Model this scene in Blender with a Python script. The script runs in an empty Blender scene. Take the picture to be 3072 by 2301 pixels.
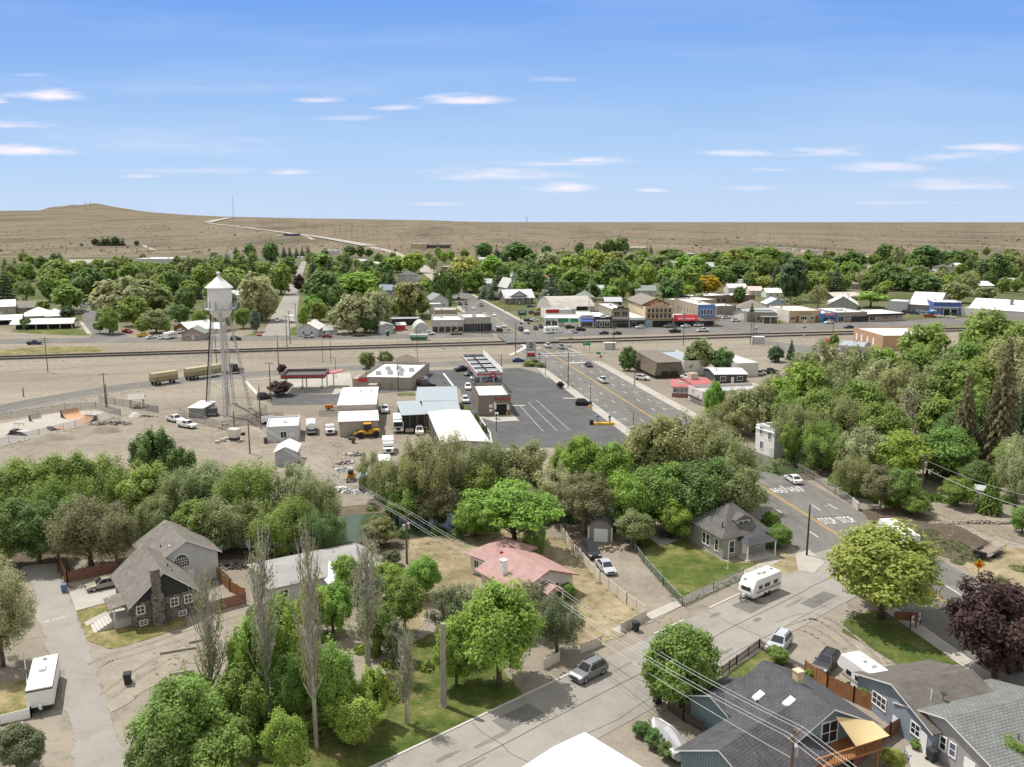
import bpy,math,random
import numpy as np
from mathutils import Vector,Matrix
sc=bpy.context.scene
COL=sc.collection
R=math.radians
FPX,CH,CX,CY=2560.0,50.0,1536.0,1150.5
PIT=math.atan((CY-664)/FPX)
SP,CP=math.sin(PIT),math.cos(PIT)
cam_d=bpy.data.cameras.new('camera');cam=bpy.data.objects.new('camera',cam_d);COL.objects.link(cam)
cam_d.sensor_fit='HORIZONTAL';cam_d.sensor_width=36.0;cam_d.lens=FPX/3072*36
cam_d.clip_start=0.5;cam_d.clip_end=120000
cam.location=(0,0,CH);cam.rotation_euler=(math.pi/2-PIT,0,0)
sc.camera=cam
SUN_EL,SUN_AZ=62.0,-55.0
sun_d=bpy.data.lights.new('sun','SUN');sun=bpy.data.objects.new('sun',sun_d);COL.objects.link(sun)
sun_d.energy=4.2;sun_d.angle=R(0.6);sun_d.color=(1.0,0.955,0.89)
sdir=Vector((math.sin(R(SUN_AZ))*math.cos(R(SUN_EL)),math.cos(R(SUN_AZ))*math.cos(R(SUN_EL)),math.sin(R(SUN_EL))))
sun.rotation_euler=sdir.to_track_quat('Z','Y').to_euler()
sun.location=(0,0,200)
sc.view_settings.view_transform='Standard';sc.view_settings.look='None'
sc.view_settings.exposure=0.27;sc.view_settings.gamma=1.0
try:sc.cycles.use_denoising=True;sc.cycles.denoising_prefilter='ACCURATE';sc.cycles.denoising_input_passes='RGB_ALBEDO_NORMAL'
except Exception:pass
sc.cycles.max_bounces=5;sc.cycles.diffuse_bounces=3;sc.cycles.glossy_bounces=2;sc.cycles.transparent_max_bounces=12
sc.cycles.transmission_bounces=3;sc.cycles.sample_clamp_indirect=4
def ray(u,v):
 dx=(u-CX)/FPX;dy=(v-CY)/FPX
 return dx,CP-dy*SP,-SP-dy*CP
def G(u,v,z=0.0):
 x,y,w=ray(u,v);t=(z-CH)/w
 return Vector((x*t,y*t,z))
def PX(x,y,z):
 d=z-CH;zc=y*CP-d*SP
 return CX+FPX*x/zc,CY-FPX*(y*SP+d*CP)/zc
def zat(u,v,vt):
 p=G(u,v);lo,hi=0.0,150.0
 for _ in range(40):
  m=(lo+hi)/2
  if PX(p.x,p.y,m)[1]>vt:lo=m
  else:hi=m
 return lo
def mpp(u,v):
 p=G(u,v);return(p.y*CP+CH*SP)/FPX
w=bpy.data.worlds.new('World');sc.world=w;w.use_nodes=True
def world_nodes():
 nt=w.node_tree;N=nt.nodes;Lk=nt.links;N.clear()
 out=N.new('ShaderNodeOutputWorld');bg=N.new('ShaderNodeBackground');Lk.new(bg.outputs[0],out.inputs[0])
 sky=N.new('ShaderNodeTexSky');sky.sky_type='NISHITA';sky.sun_disc=False
 sky.sun_elevation=R(SUN_EL);sky.sun_rotation=R(SUN_AZ);sky.altitude=1200;sky.air_density=1.0;sky.dust_density=0.4;sky.ozone_density=3.0
 tc=N.new('ShaderNodeTexCoord');sep=N.new('ShaderNodeSeparateXYZ');Lk.new(tc.outputs['Generated'],sep.inputs[0])
 def mth(op,a,b=None,c=None):
  n=N.new('ShaderNodeMath');n.operation=op
  for i,x in enumerate((a,b,c)):
   if x is None:continue
   if hasattr(x,'links'):Lk.new(x,n.inputs[i])
   else:n.inputs[i].default_value=x
  return n.outputs[0]
 yy=mth('MAXIMUM',sep.outputs[1],0.02)
 U=mth('DIVIDE',sep.outputs[0],yy);V=mth('DIVIDE',sep.outputs[2],yy)
 cmb=N.new('ShaderNodeCombineXYZ');Lk.new(U,cmb.inputs[0]);Lk.new(V,cmb.inputs[1])
 mp=N.new('ShaderNodeMapping');Lk.new(cmb.outputs[0],mp.inputs[0]);mp.inputs['Scale'].default_value=(7,46,1)
 nz=N.new('ShaderNodeTexNoise');Lk.new(mp.outputs[0],nz.inputs[0]);nz.inputs['Scale'].default_value=1.6;nz.inputs['Detail'].default_value=6;nz.inputs['Roughness'].default_value=.62
 wob=mth('MULTIPLY_ADD',nz.outputs[0],2.6,-1.3)
 clouds=[(165,277,150,24,1.),(0,300,45,11,.8),(20,367,120,18,.85),(90,443,230,17,1.),(955,297,90,11,.75),(1190,318,90,11,.6),(1380,295,170,18,1.),(1060,348,110,11,.4),(1690,235,110,9,.35),(430,525,75,8,.6),(865,514,85,9,.7),(1480,518,220,20,.75),(1640,488,230,9,.5),(1780,475,110,11,.9),(1690,558,130,15,.95),(1955,567,60,9,.75),(2190,455,130,12,.65),(2310,505,100,10,.6),(2490,452,150,17,.85),(2650,497,180,18,.7),(2840,463,150,19,.8),(2960,437,170,14,.9),(2880,550,270,20,.5),(2250,562,100,9,.4),(600,250,600,30,.12),(500,415,550,40,.2),(90,222,60,6,.3),(560,508,260,12,.25),(1320,610,90,7,.4),(2700,605,300,8,.25)]
 tot=None
 for(cx,cy,hw,hh,s)in clouds:
  x,y,z=ray(cx,cy);uc,vc=x/y,z/y
  x2,y2,z2=ray(cx+hw*1.12,cy-hh*1.45);hw_,hh_=abs(x2/y2-uc),abs(z2/y2-vc)
  a=mth('DIVIDE',mth('SUBTRACT',U,uc),hw_);b=mth('DIVIDE',mth('SUBTRACT',V,vc-hh_*.35),hh_)
  bneg=mth('MULTIPLY',mth('MINIMUM',b,0),1.7)
  b2=mth('ADD',mth('MAXIMUM',b,0),bneg)
  d=mth('ADD',mth('SQRT',mth('ADD',mth('MULTIPLY',a,a),mth('MULTIPLY',b2,b2))),wob)
  mr=N.new('ShaderNodeMapRange');mr.interpolation_type='SMOOTHSTEP'
  Lk.new(d,mr.inputs[0]);mr.inputs[1].default_value=1.05;mr.inputs[2].default_value=-.22;mr.inputs[3].default_value=0;mr.inputs[4].default_value=s
  tot=mr.outputs[0]if tot is None else mth('MAXIMUM',tot,mr.outputs[0])
 ramp=N.new('ShaderNodeValToRGB');Lk.new(mth('MULTIPLY',V,1.9),ramp.inputs[0])
 e=ramp.color_ramp.elements;e[0].position=0;e[0].color=(.54,.67,.90,1);e[1].position=1.0;e[1].color=(.80,.80,.80,1)
 for p_,c_ in((.06,(.50,.66,.905)),(.14,(.435,.625,.905)),(.27,(.315,.52,.885)),(.45,(.178,.378,.86)),(.56,(.22,.39,.80)),(.75,(.60,.63,.67))):  # upper stops: out-of-view zenith whitened to add neutral fill light
  q=e.new(p_);q.color=c_+(1,)
 mix0=N.new('ShaderNodeMix');mix0.data_type='RGBA';mix0.inputs['Factor'].default_value=.94
 scl=N.new('ShaderNodeVectorMath');scl.operation='SCALE';scl.inputs['Scale'].default_value=.085
 Lk.new(sky.outputs[0],scl.inputs[0])
 Lk.new(scl.outputs[0],mix0.inputs['A']);Lk.new(ramp.outputs[0],mix0.inputs['B'])
 mp2=N.new('ShaderNodeMapping');Lk.new(cmb.outputs[0],mp2.inputs[0]);mp2.inputs['Scale'].default_value=(1.6,14,1);mp2.inputs['Rotation'].default_value=(0,0,-.06)
 nz2=N.new('ShaderNodeTexNoise');Lk.new(mp2.outputs[0],nz2.inputs[0]);nz2.inputs['Scale'].default_value=1.7;nz2.inputs['Detail'].default_value=5
 ci=N.new('ShaderNodeMapRange');Lk.new(nz2.outputs[0],ci.inputs[0]);ci.inputs[1].default_value=.45;ci.inputs[2].default_value=.85;ci.inputs[4].default_value=.24
 mix1=N.new('ShaderNodeMix');mix1.data_type='RGBA';Lk.new(ci.outputs[0],mix1.inputs['Factor']);Lk.new(mix0.outputs['Result'],mix1.inputs['A']);mix1.inputs['B'].default_value=(.66,.76,.92,1)
 mix2=N.new('ShaderNodeMix');mix2.data_type='RGBA';Lk.new(tot,mix2.inputs['Factor']);Lk.new(mix1.outputs['Result'],mix2.inputs['A']);mix2.inputs['B'].default_value=(.95,.89,.96,1)
 Lk.new(mix2.outputs['Result'],bg.inputs[0]);bg.inputs[1].default_value=.88
world_nodes()
MATS={}
def lin(c):
 return tuple(c[:3])+(1,)
def mat(name,col,rough=.75,var=.14,scale=1.3,metal=0.0,spec=.35,alpha=1.0,bump=0.0):
 if name in MATS:return MATS[name]
 m=bpy.data.materials.new(name);m.use_nodes=True;nt=m.node_tree;N=nt.nodes;b=N['Principled BSDF']
 b.inputs['Roughness'].default_value=rough;b.inputs['Metallic'].default_value=metal;b.inputs['Specular IOR Level'].default_value=spec
 if var:
  tc=N.new('ShaderNodeTexCoord');nz=N.new('ShaderNodeTexNoise');nz.inputs['Scale'].default_value=scale;nz.inputs['Detail'].default_value=5
  nt.links.new(tc.outputs['Object'],nz.inputs[0])
  mx=N.new('ShaderNodeMix');mx.data_type='RGBA';nt.links.new(nz.outputs[0],mx.inputs['Factor'])
  mx.inputs['A'].default_value=lin([x*(1-var*1.5)for x in col]);mx.inputs['B'].default_value=lin([min(1,x*(1+var*1.5))for x in col])
  nt.links.new(mx.outputs['Result'],b.inputs['Base Color'])
  if bump:
   bp=N.new('ShaderNodeBump');bp.inputs['Strength'].default_value=bump;nt.links.new(nz.outputs[0],bp.inputs['Height']);nt.links.new(bp.outputs[0],b.inputs['Normal'])
 else:b.inputs['Base Color'].default_value=lin(col)
 if alpha<1:b.inputs['Alpha'].default_value=alpha
 MATS[name]=m;return m
def qG(name,cols,scales=(.03,.35,3.0),contrast=1.0,rough=.95,seed=0.0,stretch=None):
 """three-scale mottled ground: cols = dark, mid, light"""
 if name in MATS:return MATS[name]
 m=bpy.data.materials.new(name);m.use_nodes=True;nt=m.node_tree;N=nt.nodes;b=N['Principled BSDF'];b.inputs['Roughness'].default_value=rough;b.inputs['Specular IOR Level'].default_value=.15
 ge=N.new('ShaderNodeNewGeometry');mp=N.new('ShaderNodeMapping');nt.links.new(ge.outputs['Position'],mp.inputs[0]);mp.inputs['Location'].default_value=(seed,seed*1.7,0)
 if stretch:mp.inputs['Rotation'].default_value=(0,0,stretch[0]);mp.inputs['Scale'].default_value=(stretch[1],1,1)
 acc=None
 for s,wt in zip(scales,(.42,.34,.24)):
  nz=N.new('ShaderNodeTexNoise');nz.inputs['Scale'].default_value=s;nz.inputs['Detail'].default_value=6;nz.inputs['Roughness'].default_value=.62;nt.links.new(mp.outputs[0],nz.inputs[0])
  mu=N.new('ShaderNodeMath');mu.operation='MULTIPLY_ADD';nt.links.new(nz.outputs[0],mu.inputs[0]);mu.inputs[1].default_value=wt
  if acc is None:mu.inputs[2].default_value=0
  else:nt.links.new(acc,mu.inputs[2])
  acc=mu.outputs[0]
 rp=N.new('ShaderNodeValToRGB');nt.links.new(acc,rp.inputs[0]);e=rp.color_ramp.elements
 h=.13/contrast
 e[0].position=.5-h;e[0].color=lin(cols[0]);e[1].position=.5+h;e[1].color=lin(cols[2]);q=e.new(.5);q.color=lin(cols[1])
 nt.links.new(rp.outputs[0],b.inputs['Base Color'])
 bp=N.new('ShaderNodeBump');bp.inputs['Strength'].default_value=.25;bp.inputs['Distance'].default_value=.2;nt.links.new(acc,bp.inputs['Height']);nt.links.new(bp.outputs[0],b.inputs['Normal'])
 MATS[name]=m;return m
def qP(name,c1,c2,mortar,bw=.4,bh=.2,msize=.02,rough=.85,seed=0,wob=0,var=.35,coords='Object',plane='xz'):
 """brick / shingle / board pattern in object space"""
 if name in MATS:return MATS[name]
 m=bpy.data.materials.new(name);m.use_nodes=True;nt=m.node_tree;N=nt.nodes;b=N['Principled BSDF'];b.inputs['Roughness'].default_value=rough;b.inputs['Specular IOR Level'].default_value=.2
 tc=N.new('ShaderNodeTexCoord');sp=N.new('ShaderNodeSeparateXYZ');nt.links.new(tc.outputs[coords],sp.inputs[0])
 ad=N.new('ShaderNodeMath');ad.operation='ADD';nt.links.new(sp.outputs[0],ad.inputs[0]);nt.links.new(sp.outputs[1],ad.inputs[1])
 cb=N.new('ShaderNodeCombineXYZ')
 if plane=='xz':nt.links.new(ad.outputs[0],cb.inputs[0]);nt.links.new(sp.outputs[2],cb.inputs[1])
 elif plane=='xy':nt.links.new(sp.outputs[0],cb.inputs[0]);nt.links.new(sp.outputs[1],cb.inputs[1])
 else:nt.links.new(sp.outputs[1],cb.inputs[0]);nt.links.new(sp.outputs[0],cb.inputs[1])
 br=N.new('ShaderNodeTexBrick');nt.links.new(cb.outputs[0],br.inputs[0])
 br.inputs['Color1'].default_value=lin(c1);br.inputs['Color2'].default_value=lin(c2);br.inputs['Mortar'].default_value=lin(mortar)
 br.inputs['Scale'].default_value=1;br.inputs['Mortar Size'].default_value=msize;br.inputs['Brick Width'].default_value=bw;br.inputs['Row Height'].default_value=bh;br.inputs['Bias'].default_value=0
 nz=N.new('ShaderNodeTexNoise');nz.inputs['Scale'].default_value=.9;nz.inputs['Detail'].default_value=6;nt.links.new(tc.outputs[coords],nz.inputs[0])
 mr=N.new('ShaderNodeMapRange');nt.links.new(nz.outputs[0],mr.inputs[0]);mr.inputs[1].default_value=.3;mr.inputs[2].default_value=.7;mr.inputs[3].default_value=1-var;mr.inputs[4].default_value=1+var*.6
 mx=N.new('ShaderNodeVectorMath');mx.operation='SCALE';nt.links.new(br.outputs[0],mx.inputs[0]);nt.links.new(mr.outputs[0],mx.inputs['Scale'])
 nt.links.new(mx.outputs[0],b.inputs['Base Color'])
 MATS[name]=m;return m
def stone_mat():
 if 'rubble stone' in MATS:return MATS['rubble stone']
 m=bpy.data.materials.new('rubble stone');m.use_nodes=True;nt=m.node_tree;N=nt.nodes;b=N['Principled BSDF'];b.inputs['Roughness'].default_value=.9
 tc=N.new('ShaderNodeTexCoord');v=N.new('ShaderNodeTexVoronoi');v.inputs['Scale'].default_value=3.0;nt.links.new(tc.outputs['Object'],v.inputs[0])
 ve=N.new('ShaderNodeTexVoronoi');ve.feature='DISTANCE_TO_EDGE';ve.inputs['Scale'].default_value=3.0;nt.links.new(tc.outputs['Object'],ve.inputs[0])
 sp=N.new('ShaderNodeSeparateColor');nt.links.new(v.outputs['Color'],sp.inputs[0])
 rp=N.new('ShaderNodeValToRGB');nt.links.new(sp.outputs[0],rp.inputs[0]);e=rp.color_ramp.elements;e[0].color=(.03,.027,.025,1);e[1].color=(.17,.145,.12,1)
 mr=N.new('ShaderNodeMapRange');nt.links.new(ve.outputs['Distance'],mr.inputs[0]);mr.inputs[1].default_value=.03;mr.inputs[2].default_value=.08
 mx=N.new('ShaderNodeMix');mx.data_type='RGBA';nt.links.new(mr.outputs[0],mx.inputs['Factor']);mx.inputs['A'].default_value=(.27,.25,.22,1);nt.links.new(rp.outputs[0],mx.inputs['B'])
 nt.links.new(mx.outputs['Result'],b.inputs['Base Color']);MATS['rubble stone']=m;return m
def leaf_mat(name,col,hv=.07,trans=.48):
 if name in MATS:return MATS[name]
 m=bpy.data.materials.new(name);m.use_nodes=True;nt=m.node_tree;N=nt.nodes;N.clear()
 out=N.new('ShaderNodeOutputMaterial');at=N.new('ShaderNodeAttribute');at.attribute_name='tint';oi=N.new('ShaderNodeObjectInfo')
 mr=N.new('ShaderNodeMapRange');nt.links.new(at.outputs['Fac'],mr.inputs[0]);mr.inputs[3].default_value=.68;mr.inputs[4].default_value=1.5
 hm=N.new('ShaderNodeMapRange');nt.links.new(oi.outputs['Random'],hm.inputs[0]);hm.inputs[3].default_value=.5-hv*.5;hm.inputs[4].default_value=.5+hv*.08
 hs=N.new('ShaderNodeHueSaturation');hs.inputs['Color'].default_value=lin(col);nt.links.new(hm.outputs[0],hs.inputs['Hue']);nt.links.new(mr.outputs[0],hs.inputs['Value'])
 d=N.new('ShaderNodeBsdfPrincipled');d.inputs['Roughness'].default_value=.55;d.inputs['Specular IOR Level'].default_value=.25;nt.links.new(hs.outputs[0],d.inputs['Base Color'])
 t=N.new('ShaderNodeBsdfTranslucent');nt.links.new(hs.outputs[0],t.inputs[0])
 mx=N.new('ShaderNodeMixShader');mx.inputs[0].default_value=trans;nt.links.new(d.outputs[0],mx.inputs[1]);nt.links.new(t.outputs[0],mx.inputs[2]);nt.links.new(mx.outputs[0],out.inputs[0])
 MATS[name]=m;return m
class MB:
 def __init__(s):s.v=[];s.f=[];s.m=[]
 def poly(s,pts,m=0):
  i=len(s.v);s.v+=[tuple(p)for p in pts];s.f.append(tuple(range(i,i+len(pts))));s.m.append(m);return s
 def box(s,x0,y0,z0,x1,y1,z1,m=0):
  i=len(s.v);s.v+=[(x0,y0,z0),(x1,y0,z0),(x1,y1,z0),(x0,y1,z0),(x0,y0,z1),(x1,y0,z1),(x1,y1,z1),(x0,y1,z1)]
  for q in((0,3,2,1),(4,5,6,7),(0,1,5,4),(1,2,6,5),(2,3,7,6),(3,0,4,7)):s.f.append(tuple(i+k for k in q));s.m.append(m)
  return s
 def loft(s,rings,m=0,cap=True,mc=None):
  n=len(rings[0]);i=len(s.v)
  for r_ in rings:s.v+=[tuple(p)for p in r_]
  for a in range(len(rings)-1):
   for k in range(n):
    s.f.append((i+a*n+k,i+a*n+(k+1)%n,i+(a+1)*n+(k+1)%n,i+(a+1)*n+k));s.m.append(m)
  if cap:
   s.f.append(tuple(i+k for k in range(n))[::-1]);s.m.append(m if mc is None else mc)
   s.f.append(tuple(i+(len(rings)-1)*n+k for k in range(n)));s.m.append(m if mc is None else mc)
  return s
 def ext(s,prof,a,b,axis='x',m=0,mc=None):
  if axis=='x':rg=[[(t,p,q)for p,q in prof]for t in(a,b)]
  elif axis=='y':rg=[[(p,t,q)for p,q in prof]for t in(a,b)]
  else:rg=[[(p,q,t)for p,q in prof]for t in(a,b)]
  return s.loft(rg,m,True,mc)
 def cyl(s,x,y,z0,z1,r0,r1=None,n=10,m=0):
  r1=r0 if r1 is None else r1
  return s.loft([[(x+r*math.cos(2*math.pi*k/n),y+r*math.sin(2*math.pi*k/n),z)for k in range(n)]for r,z in((r0,z0),(r1,z1))],m)
 def lathe(s,prof,n=16,x=0,y=0,m=0):
  return s.loft([[(x+r*math.cos(2*math.pi*k/n),y+r*math.sin(2*math.pi*k/n),z)for k in range(n)]for r,z in prof],m)
 def tube(s,p,q,r0,r1=None,n=5,m=0):
  r1=r0 if r1 is None else r1;p,q=Vector(p),Vector(q);d=(q-p)
  if d.length<1e-6:return s
  d.normalize();a=d.orthogonal().normalized();b=d.cross(a)
  return s.loft([[c+(a*math.cos(2*math.pi*k/n)+b*math.sin(2*math.pi*k/n))*r for k in range(n)]for c,r in((p,r0),(q,r1))],m)
 def path(s,pts,r,n=4,m=0):
  for a,b in zip(pts[:-1],pts[1:]):s.tube(a,b,r,r,n,m)
  return s
 def ywheel(s,x,y0,y1,z,r,n=14,m=0,ri=None,mi=1):
  s.loft([[(x+rr*math.cos(2*math.pi*k/n),y,z+rr*math.sin(2*math.pi*k/n))for k in range(n)]for y,rr in((y0,r*.94),(y0+(y1-y0)*.15,r),(y1-(y1-y0)*.15,r),(y1,r*.94))],m);return s
 def mesh(s,name,mats,smooth=False):
  me=bpy.data.meshes.new(name);me.from_pydata(s.v,[],s.f)
  for q in mats:me.materials.append(q)
  if len(mats)>1:me.polygons.foreach_set('material_index',s.m)
  if smooth:me.polygons.foreach_set('use_smooth',[True]*len(s.f))
  me.update();return me
 def build(s,name,mats,parent=None,loc=(0,0,0),rot=0.0,smooth=False):
  if not isinstance(mats,(list,tuple)):mats=[mats]
  o=bpy.data.objects.new(name,s.mesh(name,mats,smooth));COL.objects.link(o)
  o.parent=parent;o.location=loc;o.rotation_euler=(0,0,rot);return o
LABELS={}
def tag(o,label=None,cat=None,group=None,kind=None):
 if label:o['label']=label;LABELS.setdefault(label,[]).append(o.name)
 if cat:o['category']=cat
 if group:o['group']=group
 if kind:o['kind']=kind
 return o
def qH(name,label,cat,loc=(0,0,0),rot=0.0,group=None):
 o=bpy.data.objects.new(name,None);COL.objects.link(o);o.empty_display_size=.5
 o.location=loc;o.rotation_euler=(0,0,rot);return tag(o,label,cat,group)
KIDS={}
def copy_tree(o,parent=None):
 c=o.copy();COL.objects.link(c)
 if parent is not None:c.parent=parent
 for ch in KIDS[o.name]if o.name in KIDS else[q for q in o.children]:copy_tree(ch,c)
 return c
def setmat(o,i,m):
 o.material_slots[i].link='OBJECT';o.material_slots[i].material=m
def text(sx,size,m,parent,loc,rot,name='lettering',width=None,extrude=.02):
 cu=bpy.data.curves.new('txt','FONT');cu.body=sx;cu.size=size;cu.align_x='CENTER';cu.align_y='CENTER';cu.extrude=extrude
 t=bpy.data.objects.new('txt',cu);COL.objects.link(t)
 dg=bpy.context.evaluated_depsgraph_get();me=bpy.data.meshes.new_from_object(t.evaluated_get(dg));bpy.data.objects.remove(t)
 me.materials.clear();me.materials.append(m)
 o=bpy.data.objects.new(name,me);COL.objects.link(o);o.parent=parent;o.location=loc;o.rotation_euler=rot
 if width:
  xs=[v.co.x for v in me.vertices];wd=max(xs)-min(xs);o.scale=(width/wd,1,1)
 return o
WHITE=mat('white paint',(.78,.78,.76),.55,.05,.6)
ROOFW=mat('white roof membrane',(.64,.635,.62),.6,.16,.2)
OFFW=mat('off white siding',(.62,.61,.58),.7,.08)
GLASS=mat('window glass',(.025,.03,.036),.06,0,spec=.6)
DARK=mat('dark metal',(.03,.03,.032),.5,.1)
BLACK=mat('black rubber',(.018,.018,.018),.8,.1)
STEEL=mat('galvanised steel',(.42,.43,.44),.45,.1,metal=.4)
WOODP=mat('weathered pole wood',(.13,.10,.075),.9,.25,2.5)
CONC=mat('concrete',(.47,.45,.41),.9,.12,.5)
RED=mat('red paint',(.5,.03,.035),.5,.08)
GREEN=mat('green paint',(.02,.25,.10),.5,.08)
YEL=mat('yellow paint',(.66,.38,.03),.5,.12)
BLUE=mat('blue paint',(.05,.10,.34),.5,.08)
CHROME=mat('wheel alloy',(.45,.45,.46),.3,0,metal=.8)
HEADL=mat('headlight lens',(.7,.7,.72),.15,0)
TAILL=mat('tail light lens',(.42,.02,.02),.25,0)
BROWNW=mat('brown stained wood',(.20,.095,.05),.8,.25,2)
HZ=[(-2500,650),(-400,640),(0,639),(200,637),(400,640),(550,645),(700,651),(900,655),(1050,657),(1300,661),(1450,667)]
def sstep(t):t=max(0.0,min(1.0,t));return t*t*(3-2*t)
BUTTE=[(262,15,34),(325,17,42),(210,10,26),(380,10,60),(450,5,90)]
def TZ(x,y):
 r=math.hypot(x,y)
 if r<1900 or y<100:return 0.0
 u=CX+FPX*CP*x/y if y>1 else 0
 if u>1500:return 0.0
 v=np.interp(u,[a for a,b in HZ],[b for a,b in HZ])
 el=(664-v)/FPX;zt=el*9000+50 if el>0 else 50*max(0,(668-v)/4)
 k=sstep((r-1900)/7100)**1.15
 z=zt*k
 b=sum(h*math.exp(-((u-c)/s)**2)for c,h,s in BUTTE)/FPX*9300*math.exp(-((r-9300)/900)**2)
 return z+b
def GT(u,v):
 x,y,w_=ray(u,v);t=50.0
 while t<40000:
  p=Vector((x*t,y*t,CH+w_*t))
  if p.z<TZ(p.x,p.y):break
  t*=1.004
 return p
def terrain():
 rs=[0]+[20*1.09**k for k in range(0,42)]
 rs=[r for r in rs if r<1500]+list(np.linspace(1500,12000,85))+[13500,16000,20000,27000,40000,60000]
 an=sorted(set([round(a,3)for a in np.linspace(-42,42,211)]+list(range(-180,180,6))))
 vs=[];fs=[]
 for r in rs:
  for a in an:
   x,y=r*math.sin(R(a)),r*math.cos(R(a));vs.append((x,y,TZ(x,y)))
 n=len(an)
 for i in range(len(rs)-1):
  for k in range(n):fs.append((i*n+k,i*n+(k+1)%n,(i+1)*n+(k+1)%n,(i+1)*n+k))
 me=bpy.data.meshes.new('ground');me.from_pydata(vs,[],fs);me.polygons.foreach_set('use_smooth',[True]*len(fs));me.update()
 o=bpy.data.objects.new('ground',me);COL.objects.link(o);return o
PLAIN=bpy.data.materials.new('sagebrush plain');PLAIN.use_nodes=True
def plain_mat():
 nt=PLAIN.node_tree;N=nt.nodes;b=N['Principled BSDF'];b.inputs['Roughness'].default_value=.95;b.inputs['Specular IOR Level'].default_value=.05
 ge=N.new('ShaderNodeNewGeometry')
 def noise(s,d=6,r_=.6,sc_=(1,1,1)):
  mp=N.new('ShaderNodeMapping');mp.inputs['Scale'].default_value=sc_;nt.links.new(ge.outputs['Position'],mp.inputs[0])
  n=N.new('ShaderNodeTexNoise');n.inputs['Scale'].default_value=s;n.inputs['Detail'].default_value=d;n.inputs['Roughness'].default_value=r_;nt.links.new(mp.outputs[0],n.inputs[0]);return n.outputs[0]
 def mixc(f,a,b_):
  m=N.new('ShaderNodeMix');m.data_type='RGBA';nt.links.new(f,m.inputs['Factor'])
  for s,q in(('A',a),('B',b_)):
   if isinstance(q,tuple):m.inputs[s].default_value=lin(q)
   else:nt.links.new(q,m.inputs[s])
  return m.outputs['Result']
 def mr(x,a,b_,lo=0,hi=1):
  m=N.new('ShaderNodeMapRange');nt.links.new(x,m.inputs[0]);m.inputs[1].default_value=a;m.inputs[2].default_value=b_;m.inputs[3].default_value=lo;m.inputs[4].default_value=hi;return m.outputs[0]
 c=mixc(mr(noise(.0011,5),.38,.62),(.200,.156,.110),(.162,.138,.096))
 c=mixc(mr(noise(.004,7,.72,(1,.2,1)),.48,.64,0,.85),c,(.082,.076,.054))
 c=mixc(mr(noise(.0022,6,.7,(1,.25,1)),.52,.68,0,.6),c,(.24,.188,.14))
 c=mixc(mr(noise(.014,6,.72,(1,.2,1)),.53,.68),c,(.085,.080,.050))
 c=mixc(mr(noise(.05,5,.7),.56,.75),c,(.09,.085,.055))
 g=mixc(mr(noise(.03,7,.68,(.3,1,1)),.36,.62),(.292,.256,.208),(.215,.187,.152))
 g=mixc(mr(noise(.5,6,.7),.5,.75),g,(.15,.134,.113))
 sp=N.new('ShaderNodeSeparateXYZ');nt.links.new(ge.outputs['Position'],sp.inputs[0])
 gr=mixc(mr(noise(.02),.4,.6),(.075,.092,.034),(.135,.135,.075))
 g2=mixc(mr(sp.outputs[1],385,440),g,gr)
 ad=N.new('ShaderNodeMath');ad.operation='MULTIPLY_ADD';nt.links.new(noise(.004),ad.inputs[0]);ad.inputs[1].default_value=500;nt.links.new(sp.outputs[1],ad.inputs[2])
 c=mixc(mr(ad.outputs[0],1400,1620),g2,c)
 nt.links.new(c,b.inputs['Base Color'])
plain_mat()
gnd=terrain();gnd.data.materials.append(PLAIN);tag(gnd,'tan sagebrush plain and worn gravel ground under the whole town','ground',kind='structure')
def qs(name,pts,m,z,label=None,cat=None,world=False,kind='structure'):
 P=[Vector((p[0],p[1],z))if world else G(p[0],p[1]).xy.to_3d()+Vector((0,0,z))for p in pts]
 if name in SOFT:
  Q=[];rg=random.Random(len(P)+int(P[0].x*10))
  for a,b in zip(P,P[1:]+P[:1]):
   n=max(1,min(60,int((b-a).length/.7)));d=(b-a).normalized();q=Vector((-d.y,d.x,0));w_=0
   for k in range(n):
    w_=w_*.6+rg.uniform(-.22,.22)*(.6 if name=='lawn' else 1.3);Q.append(a.lerp(b,k/n)+q*(w_ if k else 0))
  P=Q
 mb=MB();mb.poly(P);o=mb.build(name,m)
 return tag(o,label,cat or name.replace('_',' '),kind=kind)
SOFT={'lawn','dry_grass','gravel_lot','gravel_drive','dirt_yard','dirt_drive','garden_soil','dirt_road','grass_strip','alley','dirt_lot'}
def qb(name,pts,wl,wr,m,z,label=None,cat=None,kind='structure',far=False):
 """flat strip along world points"""
 mb=MB();L_,R_=[],[]
 for i,p in enumerate(pts):
  a=pts[max(0,i-1)];b=pts[min(len(pts)-1,i+1)];d=Vector((b[0]-a[0],b[1]-a[1])).normalized();n=Vector((-d.y,d.x))
  zz=(p[2]if len(p)>2 else 0)+z
  L_.append((p[0]+n.x*wl,p[1]+n.y*wl,zz));R_.append((p[0]-n.x*wr,p[1]-n.y*wr,zz))
 for i in range(len(pts)-1):mb.poly([R_[i],R_[i+1],L_[i+1],L_[i]])
 o=mb.build(name,m);return tag(o,label,cat or name.replace('_',' '),kind=kind)
GRAVEL=qG('pale gravel',[(.185,.16,.128),(.262,.23,.188),(.332,.295,.247)],(.05,.5,4))
DIRT=qG('bare dirt',[(.165,.138,.108),(.24,.206,.166),(.315,.275,.229)],(.06,.5,4),seed=30)
ASPH_OLD=qG('old bleached asphalt',[(.20,.186,.164),(.268,.25,.224),(.315,.297,.268)],(.03,.35,5),1.0,seed=11)
ASPH_MID=qG('grey highway asphalt',[(.112,.106,.098),(.152,.146,.136),(.198,.19,.178)],(.03,.25,4),1.0,seed=5,stretch=(.23,3))
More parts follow.
